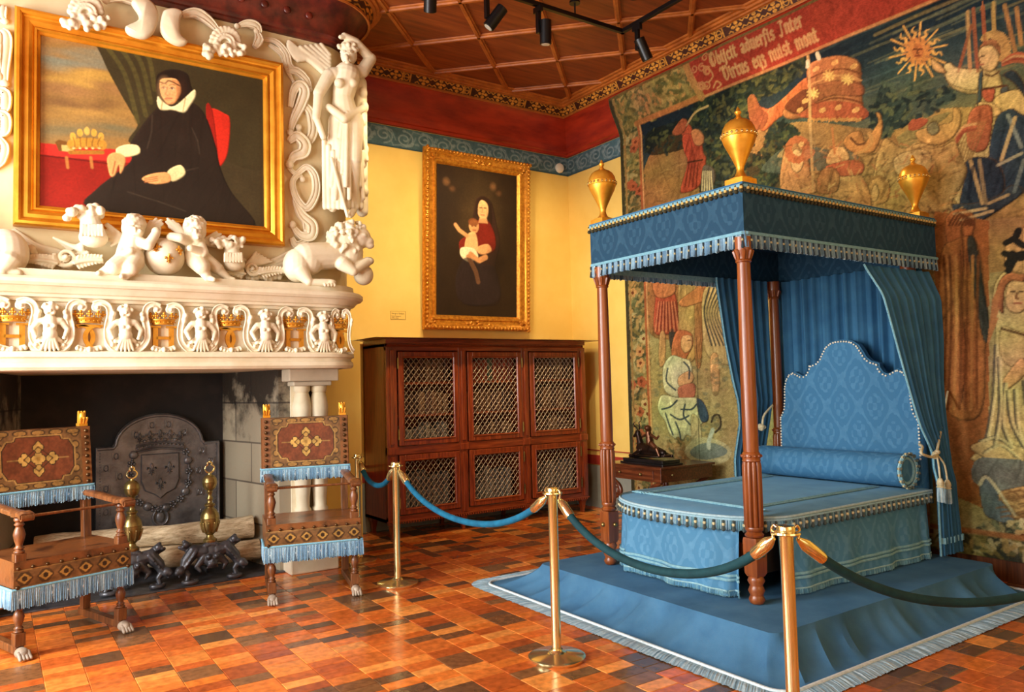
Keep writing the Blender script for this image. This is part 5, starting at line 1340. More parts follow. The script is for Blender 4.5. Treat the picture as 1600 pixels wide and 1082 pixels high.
# ================================================================== side table and bronze
tb = thing('side_table', (5.63, 5.71, 0), 'small dark wooden table with a drawer between bed and tapestry', 'table')
MB().box(5.255, 6.015, 5.285, 6.135, .70, .722).build('tabletop', TABLEW, tb, 0, .004)
MB().box(5.275, 5.995, 5.305, 6.115, .575, .70).build('apron', TABLEW, tb, 0, .003)
d = MB().box(5.264, 5.276, 5.40, 6.02, .595, .685).build('drawer', TABLEW, tb, 0, .003)
for yy in (5.86, 5.56): MB().ell((5.25, yy, .642), .014).build('knob', BRASSD, d)
MB().ell((5.42, 5.296, .642), .011).build('side_knob', BRASSD, tb)
for sx, sy in ((5.31,5.34),(5.31,6.08),(5.96,5.34),(5.96,6.08)):
    m = MB(); s = 1 if sy < 5.7 else -1
    m.tube(crv([(sx,sy,.575),(sx,sy+s*.14,.50),(sx,sy+s*.16,.42),(sx,sy+s*.06,.36),(sx,sy,.25),(sx,sy+s*.05,.12),(sx,sy-s*.01,.03)], 6), .022, 10); m.tube(spiral((sx,sy+s*.09,.45), (0,s,0), (0,0,1), .07, .02, 1.1, PI*.4, 18), .012, 8); m.ell((sx,sy-s*.01,.022), (.03,.035,.022))
    m.build('scroll_leg', TABLEW, tb, 60)
MB().box(5.31, 5.96, 5.69, 5.73, .24, .27).build('stretcher', TABLEW, tb, 0, .004)
st = thing('bronze_statuette', (5.47, 5.66, .722), 'small bronze group of a child riding a stag on a dark stone plinth', 'statuette')
MB().box(5.34, 5.62, 5.345, 5.945, .7225, .742).box(5.36, 5.60, 5.365, 5.925, .742, .775).build('plinth', M('black_marble', (34,30,30), (20,18,18), 8, .2), st, 0, .003)
X0 = 5.47
def q3(px, py, dx=0): return at_x(px, py, X0+dx)
m = MB()
def cp(a, b, ra, rb, dx=0, dx2=None): m.caps(q3(*a, dx), q3(*b, dx if dx2 is None else dx2), ra, rb, 8)
cp((1002,700),(1020,703),.055,.05); cp((1020,703),(1036,708),.055,.035); cp((1002,697),(998,682),.042,.028); cp((998,682),(996,676),.028,.026); cp((997,676),(991,682),.026,.014)
for k in range(3): cp((1000,704),(988+5*k,711),.022,.012,-.05+.03*k)
cp((1034,708),(1048,713),.03,.015,.03); cp((985,712),(1050,713),.02,.016); m.ell(q3(1015,712), (.09,.22,.02))
for s, pts in ((-1, [(997,674),(994,668),(989,663)]), (1, [(998,674),(1000,667),(998,661)])):
    for a, b in zip(pts, pts[1:]): cp(a, b, .008, .006, s*.03)
    cp(pts[1], (pts[1][0]-4, pts[1][1]-1), .006, .004, s*.03); cp(pts[2], (pts[2][0]+4, pts[2][1]-4), .006, .004, s*.03)
me = fused(m, 'stag', .0055, 1); link('stag', me, BRONZE, st, 180)
m = MB(); m.ell(q3(1013,671), (.034,.034,.036)); m.ell(q3(1012,669,-.01), (.037,.037,.03)); cp((1013,676),(1016,692),.030,.042); cp((1017,680),(1026,686),.017,.013,-.02); cp((1026,686),(1029,682),.012,.011,-.02); cp((1011,679),(1003,683),.016,.012,.02)
cp((1018,694),(1026,702),.03,.022,-.04); cp((1026,702),(1030,713),.02,.014,-.05); cp((1018,694),(1024,700),.03,.02,.04)
me = fused(m, 'rider', .0055, 1); link('rider', me, M('rubbed_bronze', (124,78,50), (78,50,34), 12, .28, .7), st, 180)
# ================================================================== dais with its blue cloth
ds = thing('bed_dais', (4.7, 3.72, 0), 'low platform draped in blue cloth with pale fringe lying under the bed', 'platform')
TOPR = (3.45, 5.92, 2.67, 4.78); FLR = (3.19, 6.03, 2.42, 5.17); OUTR = (3.075, 6.10, 2.295, 5.295)
def ringpts(r, rad, m=90): return rrect(*r, rad, 8, m)
m = MB(); NSL = 9; rings = []
top = ringpts(TOPR, .05); flo = ringpts(FLR, .12); npt = len(top)
ccx, ccy = 4.68, 3.72
for k in (.02, .6, .985): rings.append([(ccx+(x-ccx)*k, ccy+(y-ccy)*k, .19) for x, y in top])
ph = [random.uniform(0, 6.28) for _ in range(6)]
def fold(i):
    t = i/npt*2*PI
    return sum((1-2*abs(math.sin(t*f/2+p))**.6)*a for f, p, a in ((13,ph[0],.5),(23,ph[1],.5),(41,ph[2],.3)))*(.35+.65*abs(math.sin(t*2.5+ph[4])))
for k in range(NSL+1):
    u = k/NSL; zz = .19*(1-u)**1.25 if k else .189
    if k == NSL: zz = .008
    e = u**1.35; ring = []
    for i in range(npt):
        a, b = top[i], flo[i]; f = fold(i)*.040*math.sin(PI*min(1,u*.8+.02)); d = Vector((b[0]-a[0], b[1]-a[1])); L = d.length or 1; d /= L
        ring.append((a[0]+(b[0]-a[0])*e+d.x*f, a[1]+(b[1]-a[1])*e+d.y*f, max(.006, zz+.026*fold(i)*math.sin(PI*u))))
    rings.append(ring)
m.loft(rings, True, True, False); m.build('cloth', CARPET, ds, 24)
m = MB(); inn = ringpts(FLR, .12)
m.tube([Vector((x, y, .012)) for x, y in inn]+[Vector((*inn[0], .012))], .011, 6); m.build('border_braid', M('white_braid', (214,226,226), (190,206,208), 60, .85, bump=.4, bscale=120), ds, 60)
m = MB(); A, B = rrect(*FLR, .12, 40, 330), rrect(*OUTR, .17, 40, 330); prev = None
for i in range(len(A)+1):
    a, b = A[i % len(A)], B[i % len(B)]; k = random.uniform(.93, 1.02); m.col = lin(random.choice([(150,176,186),(128,158,172),(170,190,196),(112,144,160),(160,184,190),(140,166,178)]))
    z = .006+random.uniform(0,.006)
    q = (m.pt((a[0], a[1], .011)), m.pt((a[0]+(b[0]-a[0])*.5, a[1]+(b[1]-a[1])*.5, z+.004)), m.pt((a[0]+(b[0]-a[0])*k, a[1]+(b[1]-a[1])*k, .004+random.random()*.003)))
    if prev: m.face((prev[0], q[0], q[1], prev[1])); m.face((prev[1], q[1], q[2], prev[2]))
    prev = q
m.build('rug_fringe', FRINGE, ds, 0, fix=False)

# ================================================================== four-poster bed
bed = thing('four_poster_bed', (4.85, 3.75, .19), 'four-poster bed with blue damask canopy and gilded urn finials', 'bed')
PZ = .19
def post(x, y):
    m = MB()
    m.lathe([(.030,PZ+.001),(.040,PZ+.008),(.049,PZ+.028),(.040,PZ+.050),(.038,PZ+.055),(.050,PZ+.082),(.040,PZ+.108),(.038,PZ+.113),(.052,PZ+.140),(.042,PZ+.166),(.036,PZ+.172)], (x,y,0), 22)
    m.loft([[(x+a*r, y+b*r, z) for a, b in ((-1,-1),(1,-1),(1,1),(-1,1))] for r, z in ((.036,.355),(.046,.375),(.050,.57),(.046,.588))], True, True, True)
    m.lathe([(.044,.588),(.055,.596),(.057,.606),(.048,.616),(.044,.622),(.052,.632),(.055,.642),(.052,.652)], (x,y,0), 22)
    m.lathe([(.050,.650),(.057,.665),(.058,.90),(.057,1.02),(.052,1.045)], (x,y,0), 80, .013, 10)
    m.lathe([(.050,1.044),(.056,1.05),(.052,1.06),(.058,1.075),(.058,1.085),(.050,1.10),(.046,1.105)], (x,y,0), 24)
    for k in range(12): a = 2*PI*k/12; m.ell((x+.057*math.cos(a), y+.057*math.sin(a), 1.08), .0095, None, 6, 4)
    m.lathe([(.046,1.104),(.047,1.2),(.046,1.6),(.041,2.15),(.040,2.262),(.048,2.268),(.048,2.278),(.040,2.285),(.044,2.31),(.054,2.335),(.056,2.35),(.056,2.42)], (x,y,0), 24)
    for k in range(8): a = 2*PI*k/8; m.caps((x+.043*math.cos(a), y+.043*math.sin(a), 2.288), (x+.056*math.cos(a), y+.056*math.sin(a), 2.332), .008, .011, 6)
    o = m.build('post', POSTW, bed, 50)
    for dx, dy in ((-.052,.01),(.01,-.052)): MB().ell((x+dx, y+dy, .49), .017, None, 10, 7).build('bolt_cover', BRASSD if x < 5 else POSTW, o)
BPX, BPY = (3.835, 5.88), (3.085, 4.41)
for x in BPX:
    for y in BPY: post(x, y if (x < 5 or y > 4) else 3.17)
MB().box(3.93, 5.86, 3.13, 4.37, .34, .66).build('bed_frame', DARKIN, bed, 0)
MB().box(3.91, 3.97, 3.2, 4.30, .40, .52).build('foot_rail', POSTW, bed, 0, .004)
# canopy
CX0, CX1, CY0, CY1 = 3.795, 6.06, 3.04, 4.485
m = MB(); th = .018
rect = lambda x0, x1, y0, y1, z: [(x0,y0,z),(x1,y0,z),(x1,y1,z),(x0,y1,z)]
m.loft([rect(CX0,CX1,CY0,CY1,2.43), rect(CX0,CX1,CY0,CY1,2.735), rect(CX0+th,CX1-th,CY0+th,CY1-th,2.735), rect(CX0+th,CX1-th,CY0+th,CY1-th,2.395), rect(CX0+.006,CX1-.006,CY0+.006,CY1-.006,2.395), rect(CX0,CX1,CY0,CY1,2.43)], True)
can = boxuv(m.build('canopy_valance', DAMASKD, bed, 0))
boxuv(MB().box(CX0-.004, CX1+.004, CY0-.004, CY1+.004, 2.735, 2.757).build('canopy_roof', VELVET, bed, 0))
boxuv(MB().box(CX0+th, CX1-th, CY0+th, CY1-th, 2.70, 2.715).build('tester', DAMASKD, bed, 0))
m = MB(); e = th+.004
m.loft([rect(CX0+e,CX1-e,CY0+e,CY1-e,2.382), rect(CX0+e,CX1-e,CY0+e,CY1-e,2.425)], True); m.loft([rect(CX0+th,CX1-th,CY0+th,CY1-th,2.382), rect(CX0+e,CX1-e,CY0+e,CY1-e,2.382)], True)
m.build('inner_band', TRIM, bed, 0)
loop = [(CX1,CY0),(CX0,CY0),(CX0,CY1),(CX1,CY1)]
m = MB(); fringe(m, [(x, y, 2.452) for x, y in loop], .108, BLUES, .0062, .004, tass=.062, tasc=((44,58,66),(168,160,120)), tr=.0075, head=.022, headc=(120,172,190), out=None)
m.build('lower_fringe', FRINGE, bed, 0, fix=False)
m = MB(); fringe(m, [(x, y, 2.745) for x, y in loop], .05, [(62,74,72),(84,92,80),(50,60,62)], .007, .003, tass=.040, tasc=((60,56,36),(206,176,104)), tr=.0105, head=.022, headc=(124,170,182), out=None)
m.build('upper_fringe', FRINGE, bed, 0, fix=False)
UR = [(.072,.034),(.074,.038),(.050,.046),(.036,.058),(.026,.078),(.022,.098),(.026,.118),(.044,.160),(.070,.215),(.094,.262),(.104,.292),(.105,.297),(.109,.300),(.109,.328),(.105,.331),(.103,.340),(.098,.362),(.082,.390),(.060,.408),(.038,.416),(.032,.421),(.024,.426),(.015,.436),(.013,.448),(.020,.458),(.021,.466),(.014,.474),(.008,.490),(.002,.500)]
for x in (CX0+.075, CX1-.14):
    for y in (CY0+.07, CY1-.07):
        m = MB().lathe(UR, (x, y, 2.757), 32); m.box(x-.068, x+.068, y-.068, y+.068, 2.757, 2.792); o = m.build('finial', GOLDL, bed, 40)
        m = MB()
        for k in range(22): a = 2*PI*k/22; m.ell((x+.108*math.cos(a), y+.108*math.sin(a), 2.757+.314), (.009,.009,.011), None, 7, 5)
        m.build('bead_band', BRASS, o)
# headboard
HB = [(0,1.85),(.05,1.848),(.10,1.835),(.15,1.80),(.185,1.745),(.21,1.70),(.245,1.668),(.29,1.655),(.315,1.645),(.318,1.615),(.345,1.575),(.38,1.56),(.42,1.58),(.46,1.60),(.51,1.585),(.55,1.535),(.57,1.46),(.575,1.35),(.585,1.27),(.605,1.235),(.625,1.20),(.63,.62)]
prof = [(-y, z) for y, z in reversed(HB)] + HB[1:]
hb = MB().prism([(a, z) for a, z in prof], (5.845, 3.70, 0), (0,-1,0), VZ, .07, .018).build('headboard', DAMASK, bed, 40); boxuv(hb)
m = MB(); pl = [Vector((a, z)) for a, z in prof]; acc = 0; step = .0255
for a, b in zip(pl, pl[1:]):
    L = (b-a).length; s = -acc
    while s+step <= L:
        s += step; c = a.lerp(b, s/L)
        n = Vector((-(b-a).y, (b-a).x)).normalized(); c = c - n*.016 if (c-n*.016).y < c.y+.02 else c
        if c.y > .9: m.ell((5.772, 3.70-c.x, c.y), (.007,.0088,.0088), None, 7, 5)
    acc = L-s
m.build('nail_trim', NICKEL, hb)
# skirts
def skirt(name, path, z0, z1, amp, nf, ph_):
    P = crv([(*p, 0) for p in path], 14); n = len(P); rows = []; NZ = 10
    T = []
    for i in range(n):
        d = P[min(i+1,n-1)]-P[max(i-1,0)]; d /= np.linalg.norm(d); T.append(np.array((d[1], -d[0], 0)))
    for j in range(NZ+1):
        v = j/NZ; row = []
        for i in range(n):
            u = i/(n-1); w = amp*(v**.8)*(math.sin(u*nf+ph_)+.6*math.sin(u*nf*1.73+2*v+ph_*2)+.5*math.sin(u*nf*.61-3*v)) + .03*v
            p = P[i]+T[i]*w; row.append((p[0], p[1], z1+(z0-z1)*v))
        rows.append(row)
    o = boxuv(MB().loft(rows, False).build(name, SKIRTD, bed, 180))
    for zz, w in ((.30,.010),(.325,.010)):
        k = (z1-zz)/(z1-z0)*NZ; j0 = int(k); f = k-j0
        m = MB(); m.tube([Vector(rows[j0][i]).lerp(Vector(rows[j0+1][i]), f)+Vector(T[i])*.004 for i in range(n)], w, 6); m.build('skirt_braid', TRIM, o, 60)
    m = MB(); fringe(m, [Vector(p)+Vector((0,0,.035))+Vector(T[i])*.004 for i, p in enumerate(rows[-1])], .045, TEALS, .006, .003, tass=0, head=.012, headc=(150,190,196)); m.build('skirt_fringe', FRINGE, o, 0, fix=False)
    return o
skirt('foot_skirt', [(3.95,4.375),(3.845,4.25),(3.81,4.08),(3.788,3.75),(3.805,3.42),(3.845,3.27),(3.862,3.22)], .205, .664, .018, 26, .4)
skirt('side_skirt', [(4.02,3.064),(4.4,3.06),(5.0,3.06),(5.5,3.06),(5.76,3.06)], .205, .664, .010, 34, 1.3)
skirt('side_skirt', [(5.76,4.435),(5.2,4.435),(4.5,4.435),(4.02,4.43)], .205, .664, .010, 34, 2.3)
# coverlet
cvl = thing('coverlet', (4.8, 3.74, .69), 'blue bed coverlet with pale braid and tasselled edge spread over the four-poster', 'bedspread')
OUT = [tuple(p) for p in crv([(5.765,3.02),(5.0,3.02),(4.3,3.02),(4.06,3.035),(3.935,3.115),(3.825,3.26),(3.755,3.48),(3.73,3.75),(3.745,4.02),(3.825,4.24),(3.935,4.385),(4.06,4.46),(4.3,4.475),(5.0,4.475),(5.765,4.475)], 8)]
m = MB(); rings = []
for k, z in ((1.0,.672),(1.002,.690),(.985,.703),(.75,.712),(.4,.716),(.02,.717)): rings.append([(4.8+(x-4.8)*k, 3.745+(y-3.745)*k, z) for x, y in OUT])
m.loft(rings, True, False, True); boxuv(m.build('cloth', COVER, cvl, 60))
m = MB(); m.tube([Vector((4.8+(x-4.8)*1.004, 3.745+(y-3.745)*1.004, .690)) for x, y in OUT], .009, 7); m.build('piping', M('pale_piping', (176,206,212), (150,184,194), 50, .8), cvl, 60)
m = MB(); fringe(m, [(4.8+(x-4.8)*1.004, 3.745+(y-3.745)*1.004, .682) for x, y in OUT], .078, BLUES+TEALS, .0062, .003, tass=.062, tasc=((70,80,76),(206,194,150)), tr=.010, head=.014, headc=(150,190,204)); m.build('tassel_fringe', FRINGE, cvl, 0, fix=False)
m = MB()
def flatband(m, a, b, w, z):
    a, b = Vector(a), Vector(b); d = (b-a).normalized(); n = Vector((-d.y, d.x)); k = int((b-a).length/.02)
    for s in (-1, 1): m.tube([Vector((*(a.lerp(b, i/k)+n*(s*w/2+.004*(i%2))), z+.001)) for i in range(k+1)], .0055, 5)
    m.loft([[(*(a-n*w/2), z), (*(b-n*w/2), z)], [(*(a+n*w/2), z), (*(b+n*w/2), z)]], False)
flatband(m, (4.03,3.16), (4.03,4.34), .032, .7185); flatband(m, (4.0,3.28), (5.5,3.28), .032, .7185); flatband(m, (4.0,4.22), (5.5,4.22), .032, .7185)
m.build('braid', TRIM, cvl, 60)
# bolster
bl = thing('bolster', (5.56, 3.73, .70), 'cylindrical blue damask bolster lying across the head of the bed', 'pillow')
m = MB(); r = .122; BXc, BZc = 5.575, .722+.122
prof = [(.02,0),(.08,.001),(r-.012,.003),(r,.014),(r,.05)] + [(r,.05+1.18*k/10) for k in range(1,10)] + [(r,1.23),(r,1.266),(r-.012,1.277),(.08,1.279),(.02,1.28)]
m.M = Matrix.Translation((BXc, 3.09, BZc)) @ Matrix.Rotation(-PI/2, 4, 'X')
m.lathe(prof, (0,0,0), 36); boxuv(m.build('bolster_body', DAMASK, bl, 60))
for s, yy in ((-1, 3.092), (1, 4.366)):
    m = MB(); fringe(m, [(BXc+.115*math.cos(a), yy, BZc+.115*math.sin(a)) for a in np.linspace(0, 2*PI, 40)], .03, TEALS, .006, .002, down=Vector((0,s,0)), out=None, tass=.045, tasc=((90,96,84),(196,182,140)), tr=.010, head=.016, headc=(150,196,206))
    m.tube([(BXc+.088*math.cos(a), yy+s*.004, BZc+.088*math.sin(a)) for a in np.linspace(0, 2*PI, 40)], .012, 6) if False else None
    m.build('end_fringe', FRINGE, bl, 0, fix=False)
    MB().tube([(BXc+.092*math.cos(a), yy+s*.002, BZc+.092*math.sin(a)) for a in np.linspace(0, 2*PI, 40)], .012, 8).build('end_band', TRIM, bl, 60)
# curtains
def curtain(label, lead, rear, zs, yfun, nf, amp, group, axis='x', nU=64, edge=True, name='bed_curtain'):
    rows = []
    for z in zs:
        a = float(np.interp(z, *lead)); b = float(np.interp(z, *rear)); row = []
        for i in range(nU+1):
            u = i/nU; sq = abs(b-a)/.85; A = amp*(.55+.7*(1-min(1,sq))) if axis == 'x' else amp
            w = A*(math.sin(u*nf*2*PI)+.35*math.sin(u*nf*4.6*PI+1)); w *= min(1, .25+u*6) if edge else 1
            t = a+(b-a)*u; c = yfun(z)+w
            row.append((t, c, z) if axis == 'x' else (c, t, z))
        rows.append(row)
    o = MB().loft(rows, False).build(name, VELVET, None, 180); boxuv(o); tag(o, label, 'curtain', group)
    return o, rows
def px_lead(pts, Y):
    q = sorted([(at_y(px, py, Y).z, at_y(px, py, Y).x) for px, py in pts]); return [a for a, b in q], [b for a, b in q]
zs = [2.42-.04*k for k in range(56)]; zs = [z for z in zs if z > .215]+[.215]
Yr = 3.075
ld = px_lead([(1350,418),(1371,492),(1394,575),(1420,668),(1437,708),(1443,760),(1449,880)], Yr)
cr_, rows = curtain('right-hand blue velvet bed curtain tied back with a tasselled cord', ld, ([.2,.9,1.0,1.5,1.8,2.42],[6.07,5.97,5.95,5.965,6.01,6.02]), [z for z in zs if z < 2.37], lambda z: 3.09-.092*min(1,max(0,(2.37-z)/.25))-.015*math.exp(-((z-.97)/.25)**2)-.022*min(1,max(0,(.85-z)/.1)), 8, .026, 'curtains of the four-poster')
m = MB(); fringe(m, [Vector(r[0])+Vector((0,-.004,0)) for r in rows], .022, [(120,178,200),(100,160,186),(146,196,212)], .006, .003, down=Vector((-1,0,0)), out=Vector((0,-1,0)), tass=0, head=.016, headc=(128,182,200), jag=.3); m.build('edging', FRINGE, cr_, 0, fix=False)
m = MB(); m.loft([[ (x, y-.006, .30) for x, y, z in rows[-1]], [(x, y-.006, .345) for x, y, z in rows[-1]]], False); m.build('hem_braid', TRIM, cr_, 60)
Yl = 4.425
ld = px_lead([(1119,442),(1132,531),(1145,597),(1162,664)], Yl); ld[0].insert(0, .3); ld[1].insert(0, 5.42)
cl_, rows = curtain('left-hand blue velvet bed curtain behind the near bed post', ld, ([.2,1.1,2.42],[5.80,5.80,5.80]), zs, lambda z: Yl-.004+.115*min(1,max(0,(1.35-z)/.5)), 7, .026, 'curtains of the four-poster')
m = MB(); fringe(m, [Vector(r[0])+Vector((0,-.004,0)) for r in rows], .03, [(120,178,200),(100,160,186),(146,196,212)], .006, .003, down=Vector((-1,0,0)), out=Vector((0,-1,0)), tass=0, head=.016, headc=(128,182,200), jag=.3); m.build('edging', FRINGE, cl_, 0, fix=False)
zb = [2.42-.06*k for k in range(32)]
cb_, rows = curtain('gathered blue velvet hanging behind the headboard', ([0,3],[4.445,4.445]), ([0,3],[3.12,3.12]), zb, lambda z: 5.985, 13, .034, 'curtains of the four-poster', 'y', 130, False)
# tie-backs
def tassel_cord(label, knot, ringc, hook, drops):
    t = thing('tieback_cord', knot, label, 'tie-back', 'curtain tie-backs')
    k = Vector(knot); m = MB(); m.tube(crv(ringc, 6), .010, 8)
    for kk in range(6): m.ell(k+Vector((random.uniform(-.014,.014), random.uniform(-.014,.014), random.uniform(-.018,.018))), (.022,.022,.02), None, 8, 6)
    if hook: m.tube([k, Vector(hook)], [.010,.008], 8)
    m.build('cord', CORDM, t, 60)
    for dx, dz in drops:
        q = k+Vector((dx,-.03,-dz)); MB().tube(crv([tuple(k), tuple(k.lerp(q,.4)+Vector((dx*.4,-.01,0))), tuple(q)], 5), .007, 7).build('cord_end', CORDM, t, 60)
        MB().lathe([(.012,0),(.022,-.02),(.026,-.04),(.020,-.055),(.028,-.065)], tuple(q), 14).build('tassel_head', CORDM, t, 50)
        m = MB(); fringe(m, [(q.x+.026*math.cos(a), q.y+.026*math.sin(a), q.z-.06) for a in np.linspace(0, 2*PI, 18)], .115, [(150,176,186),(176,190,186),(124,156,170)], .005, .003, out=None, tass=0, head=0, jag=.06); m.build('tassel_skirt', FRINGE, t, 0, fix=False)
kx = at_y(1463, 710, 2.935)
tassel_cord('cream cord and two tassels round the right bed curtain', tuple(kx), [(at_y(1440,702,3.0).x+.03, 3.03, kx.z+.07),(at_y(1438,702,2.965).x, 2.95, kx.z+.06),(kx.x-.22, 2.925, kx.z+.02),(kx.x-.08, 2.925, kx.z-.015),tuple(kx)], tuple(at_x(1481, 612, 6.17)), [(-.025,.17),(.075,.19)])
kl = at_y(1191, 668, 4.36)
tassel_cord('pale cord tying the left bed curtain by the rear post', tuple(kl), [tuple(at_y(1207,634,4.36)), (kl.x+.03, 4.36, kl.z+.10), tuple(kl)], None, [])
# ================================================================== the woven hanging on the right wall
tpy = thing('tapestry', (6.2, 4.2, .2), 'huge figured wool tapestry with red lettered banner covering the right wall behind the bed', 'tapestry')
TY0, TDY, TZ0, TDZ, TW, TH = 6.72, .0098, .165, .0080, 520, 593
def tX(z):
    t = np.clip((z-4.40)/.50, 0, 1); return 6.195-.17*t*t*(3-2*t)
def tp(px, py):
    X = 6.195
    for _ in range(6): p = at_x(px, py, X); X = float(tX(p.z))
    return ((TY0-p.y)/TDY, (p.z-TZ0)/TDZ)
tv = Canvas(TW, TH, (166,132,80))
def TP(*a): return [tp(*p) for p in a]
def TS(*a, n=5): return [tuple(v) for v in crv(TP(*a), n, True)]
REC = []
def TLi(pts, w, c, al=1.0, n=5):
    REC.append((pts, w, c, al, n)); tv.line([tuple(v) for v in crv(TP(*pts), n)] if len(pts) > 2 else TP(*pts), w, c, al)
def fig(pts, c, outl=(84,62,40), w=1.0, al=1.0, smooth=True):
    P = TS(*pts) if smooth else TP(*pts); A_ = np.array(P); sz = np.prod(A_.max(0)-A_.min(0)); tv.poly(P, c, al, 0, .75 if outl else .25, min(26, sz/110))
    if outl: tv.line(P+[P[0]], w, outl, .55)
def inpoly(P, n):
    P = np.array(P); out = []; x0, y0 = P.min(0); x1, y1 = P.max(0); k = 0
    while len(out) < n and k < n*30:
        k += 1; x, y = random.uniform(x0, x1), random.uniform(y0, y1); c = False
        for (ax, ay), (bx, by) in zip(P, np.roll(P, -1, 0)):
            if (ay > y) != (by > y) and x < (bx-ax)*(y-ay)/(by-ay+1e-9)+ax: c = not c
        if c: out.append((x, y))
    return out
def leaves(P, n, s, pal, elong=1.8):
    for x, y in inpoly(P, n):
        a = random.random()*PI; r = s*random.uniform(.6, 1.3); c = random.choice(pal); e = elong*r/2
        tv.line([(x-math.cos(a)*e, y-math.sin(a)*e), (x+math.cos(a)*e, y+math.sin(a)*e)], r, c, .9)
def flowers(P, n, s, pal):
    for x, y in inpoly(P, n):
        c = random.choice(pal)
        for k in range(5): tv.ell(x+s*.7*math.cos(k*1.257), y+s*.7*math.sin(k*1.257), s*.55, s*.55, c)
        tv.ell(x, y, s*.4, s*.4, (120,60,30))
DARKF = [(36,48,44),(28,38,40),(52,64,52),(44,58,60),(70,78,54)]
LIGHTF = [(150,134,78),(176,150,92),(124,112,60),(96,100,66)]
L_, B_, T_ = 0, 0, TH-1
# ground: upper sky and landscape
sky = [(20,34,52),(28,46,66),(44,64,78),(66,84,84),(92,100,84),(126,118,82),(150,128,78),(166,134,78)]
yx = lambda y: (TY0-y)/TDY; zx = lambda z: (z-TZ0)/TDZ
for k in range(120):
    z = 4.55-k*.008*1.5; t = k/119*(len(sky)-1); i = min(int(t), len(sky)-2); f = t-i
    c = tuple(sky[i][q]*(1-f)+sky[i+1][q]*f for q in range(3))
    tv.poly([(yx(6.35), zx(z-.014)), (yx(1.5), zx(z-.014)), (yx(1.5), zx(z)), (yx(6.35), zx(z))], c)
for k in range(60):
    y = random.uniform(1.7, 4.2); z = random.uniform(3.7, 4.5); c = random.choice([(60,84,96),(110,116,96),(150,134,86),(38,58,76)])
    tv.line([(yx(y), zx(z)), (yx(y-.35), zx(z+.02)), (yx(y-.7), zx(z+.015))], random.uniform(1.5,3.5), c, .45)
# hills and ground
fig([(1370,260),(1395,205),(1440,178),(1490,168),(1540,170),(1600,180),(1640,190),(1640,330),(1370,330)], (170,136,74), None)
fig([(1376,250),(1400,216),(1450,186),(1485,176),(1440,215),(1400,250)], (132,124,78), None, al=.8)
fig([(1008,260),(1040,215),(1090,205),(1150,250),(1190,300),(1230,330),(1008,330)], (158,118,64), None)
fig([(1150,215),(1200,200),(1260,190),(1340,200),(1400,215),(1400,340),(1150,330)], (160,122,70), None)
for k in range(120):
    x, y = tp(random.uniform(1010,1600), random.uniform(215,340)); tv.line([(x-8,y),(x,y+1.5),(x+9,y-.5)], 1.4, random.choice([(120,90,46),(190,150,88),(98,84,50)]), .55)
# dark trees behind the urn and along the top left
for P, n in ((TS((1085,160),(1110,150),(1165,140),(1185,170),(1180,215),(1160,250),(1120,300),(1090,290),(1100,240),(1080,200)), 420), (TS((1190,245),(1200,205),(1215,190),(1245,200),(1240,225),(1220,250)), 130), (TS((1135,130),(1250,90),(1260,110),(1200,150),(1150,150)), 170), (TS((1120,255),(1150,235),(1200,250),(1230,290),(1170,300),(1120,300)), 150), (TS((1010,210),(1040,195),(1080,185),(1080,225),(1040,240),(1012,240)), 60)):
    tv.poly(P, (30,38,36), .85); leaves(P, n, 3.4, DARKF+[(88,92,58)])
for P in (TS((1360,195),(1366,160),(1380,128),(1396,140),(1400,165),(1405,185),(1385,215)), TS((1395,200),(1402,160),(1422,138),(1436,165),(1440,185),(1420,195)), TS((1436,175),(1440,150),(1452,140),(1466,150),(1468,165),(1450,178)), TS((1470,158),(1474,142),(1482,140),(1486,152),(1480,160))):
    tv.poly(P, (40,56,62)); leaves(P, 45, 3.6, [(52,72,74),(30,44,52),(74,92,84),(92,104,80)])
# blue distance with little town
fig([(1200,250),(1240,225),(1300,235),(1330,228),(1330,260),(1200,270)], (84,98,92), None, al=.8); fig([(1215,246),(1232,226),(1240,215),(1246,226),(1270,240)], (176,150,100), None, al=.7)
# swallow-tailed standard
fig([(1180,165),(1200,170),(1225,152),(1262,120),(1268,146),(1240,170),(1215,186),(1190,205)], (196,104,46))
fig([(1168,158),(1178,148),(1188,168),(1200,180),(1192,200),(1176,200)], (146,84,46), None)
fig([(1262,104),(1300,88),(1330,90),(1345,102),(1346,132),(1348,160),(1350,186),(1320,190),(1266,184),(1232,186),(1224,172),(1262,150)], (172,110,64))
fig([(1262,140),(1310,126),(1346,132),(1346,150),(1300,150),(1262,164)], (150,82,50), (90,50,30), al=.8)
TLi([(1262,124),(1290,112),(1320,108),(1346,116)], 1.6, (120,66,36)); TLi([(1262,134),(1292,122),(1322,118),(1346,126)], 1.4, (206,150,90)); TLi([(1264,166),(1300,154),(1330,156),(1348,162)], 1.6, (112,58,32)); fig([(1232,170),(1300,158),(1348,166),(1350,186),(1268,186)], (172,76,42), None, al=.8)
fig([(1226,168),(1242,150),(1262,140),(1263,166),(1244,178)], (110,56,34))
for x, y in ((1295,118),(1325,124),(1270,146)):
    for k in range(9): a = k*.698; TLi([(x,y),(x+9*math.cos(a),y+8*math.sin(a))], 1.6, (226,186,104))
    tv.ell(*tp(x,y), 3, 3, (232,196,116))
for x, y in ((1275,108),(1305,98),(1335,104),(1285,172),(1310,168),(1338,172),(1250,172),(1258,158)): tv.ell(*tp(x,y), 3.6, 3, (216,164,92))
for x in range(1264,1346,4): tv.ell(*tp(x,187+1.2*math.sin(x)), 1.6, 2, (190,140,70))
TLi([(1262,88),(1266,190),(1270,300)], 2.6, (200,160,100)); TLi([(1277,84),(1280,92)], 4, (220,214,190)); TLi([(1262,96),(1262,104)], 4, (220,214,190))
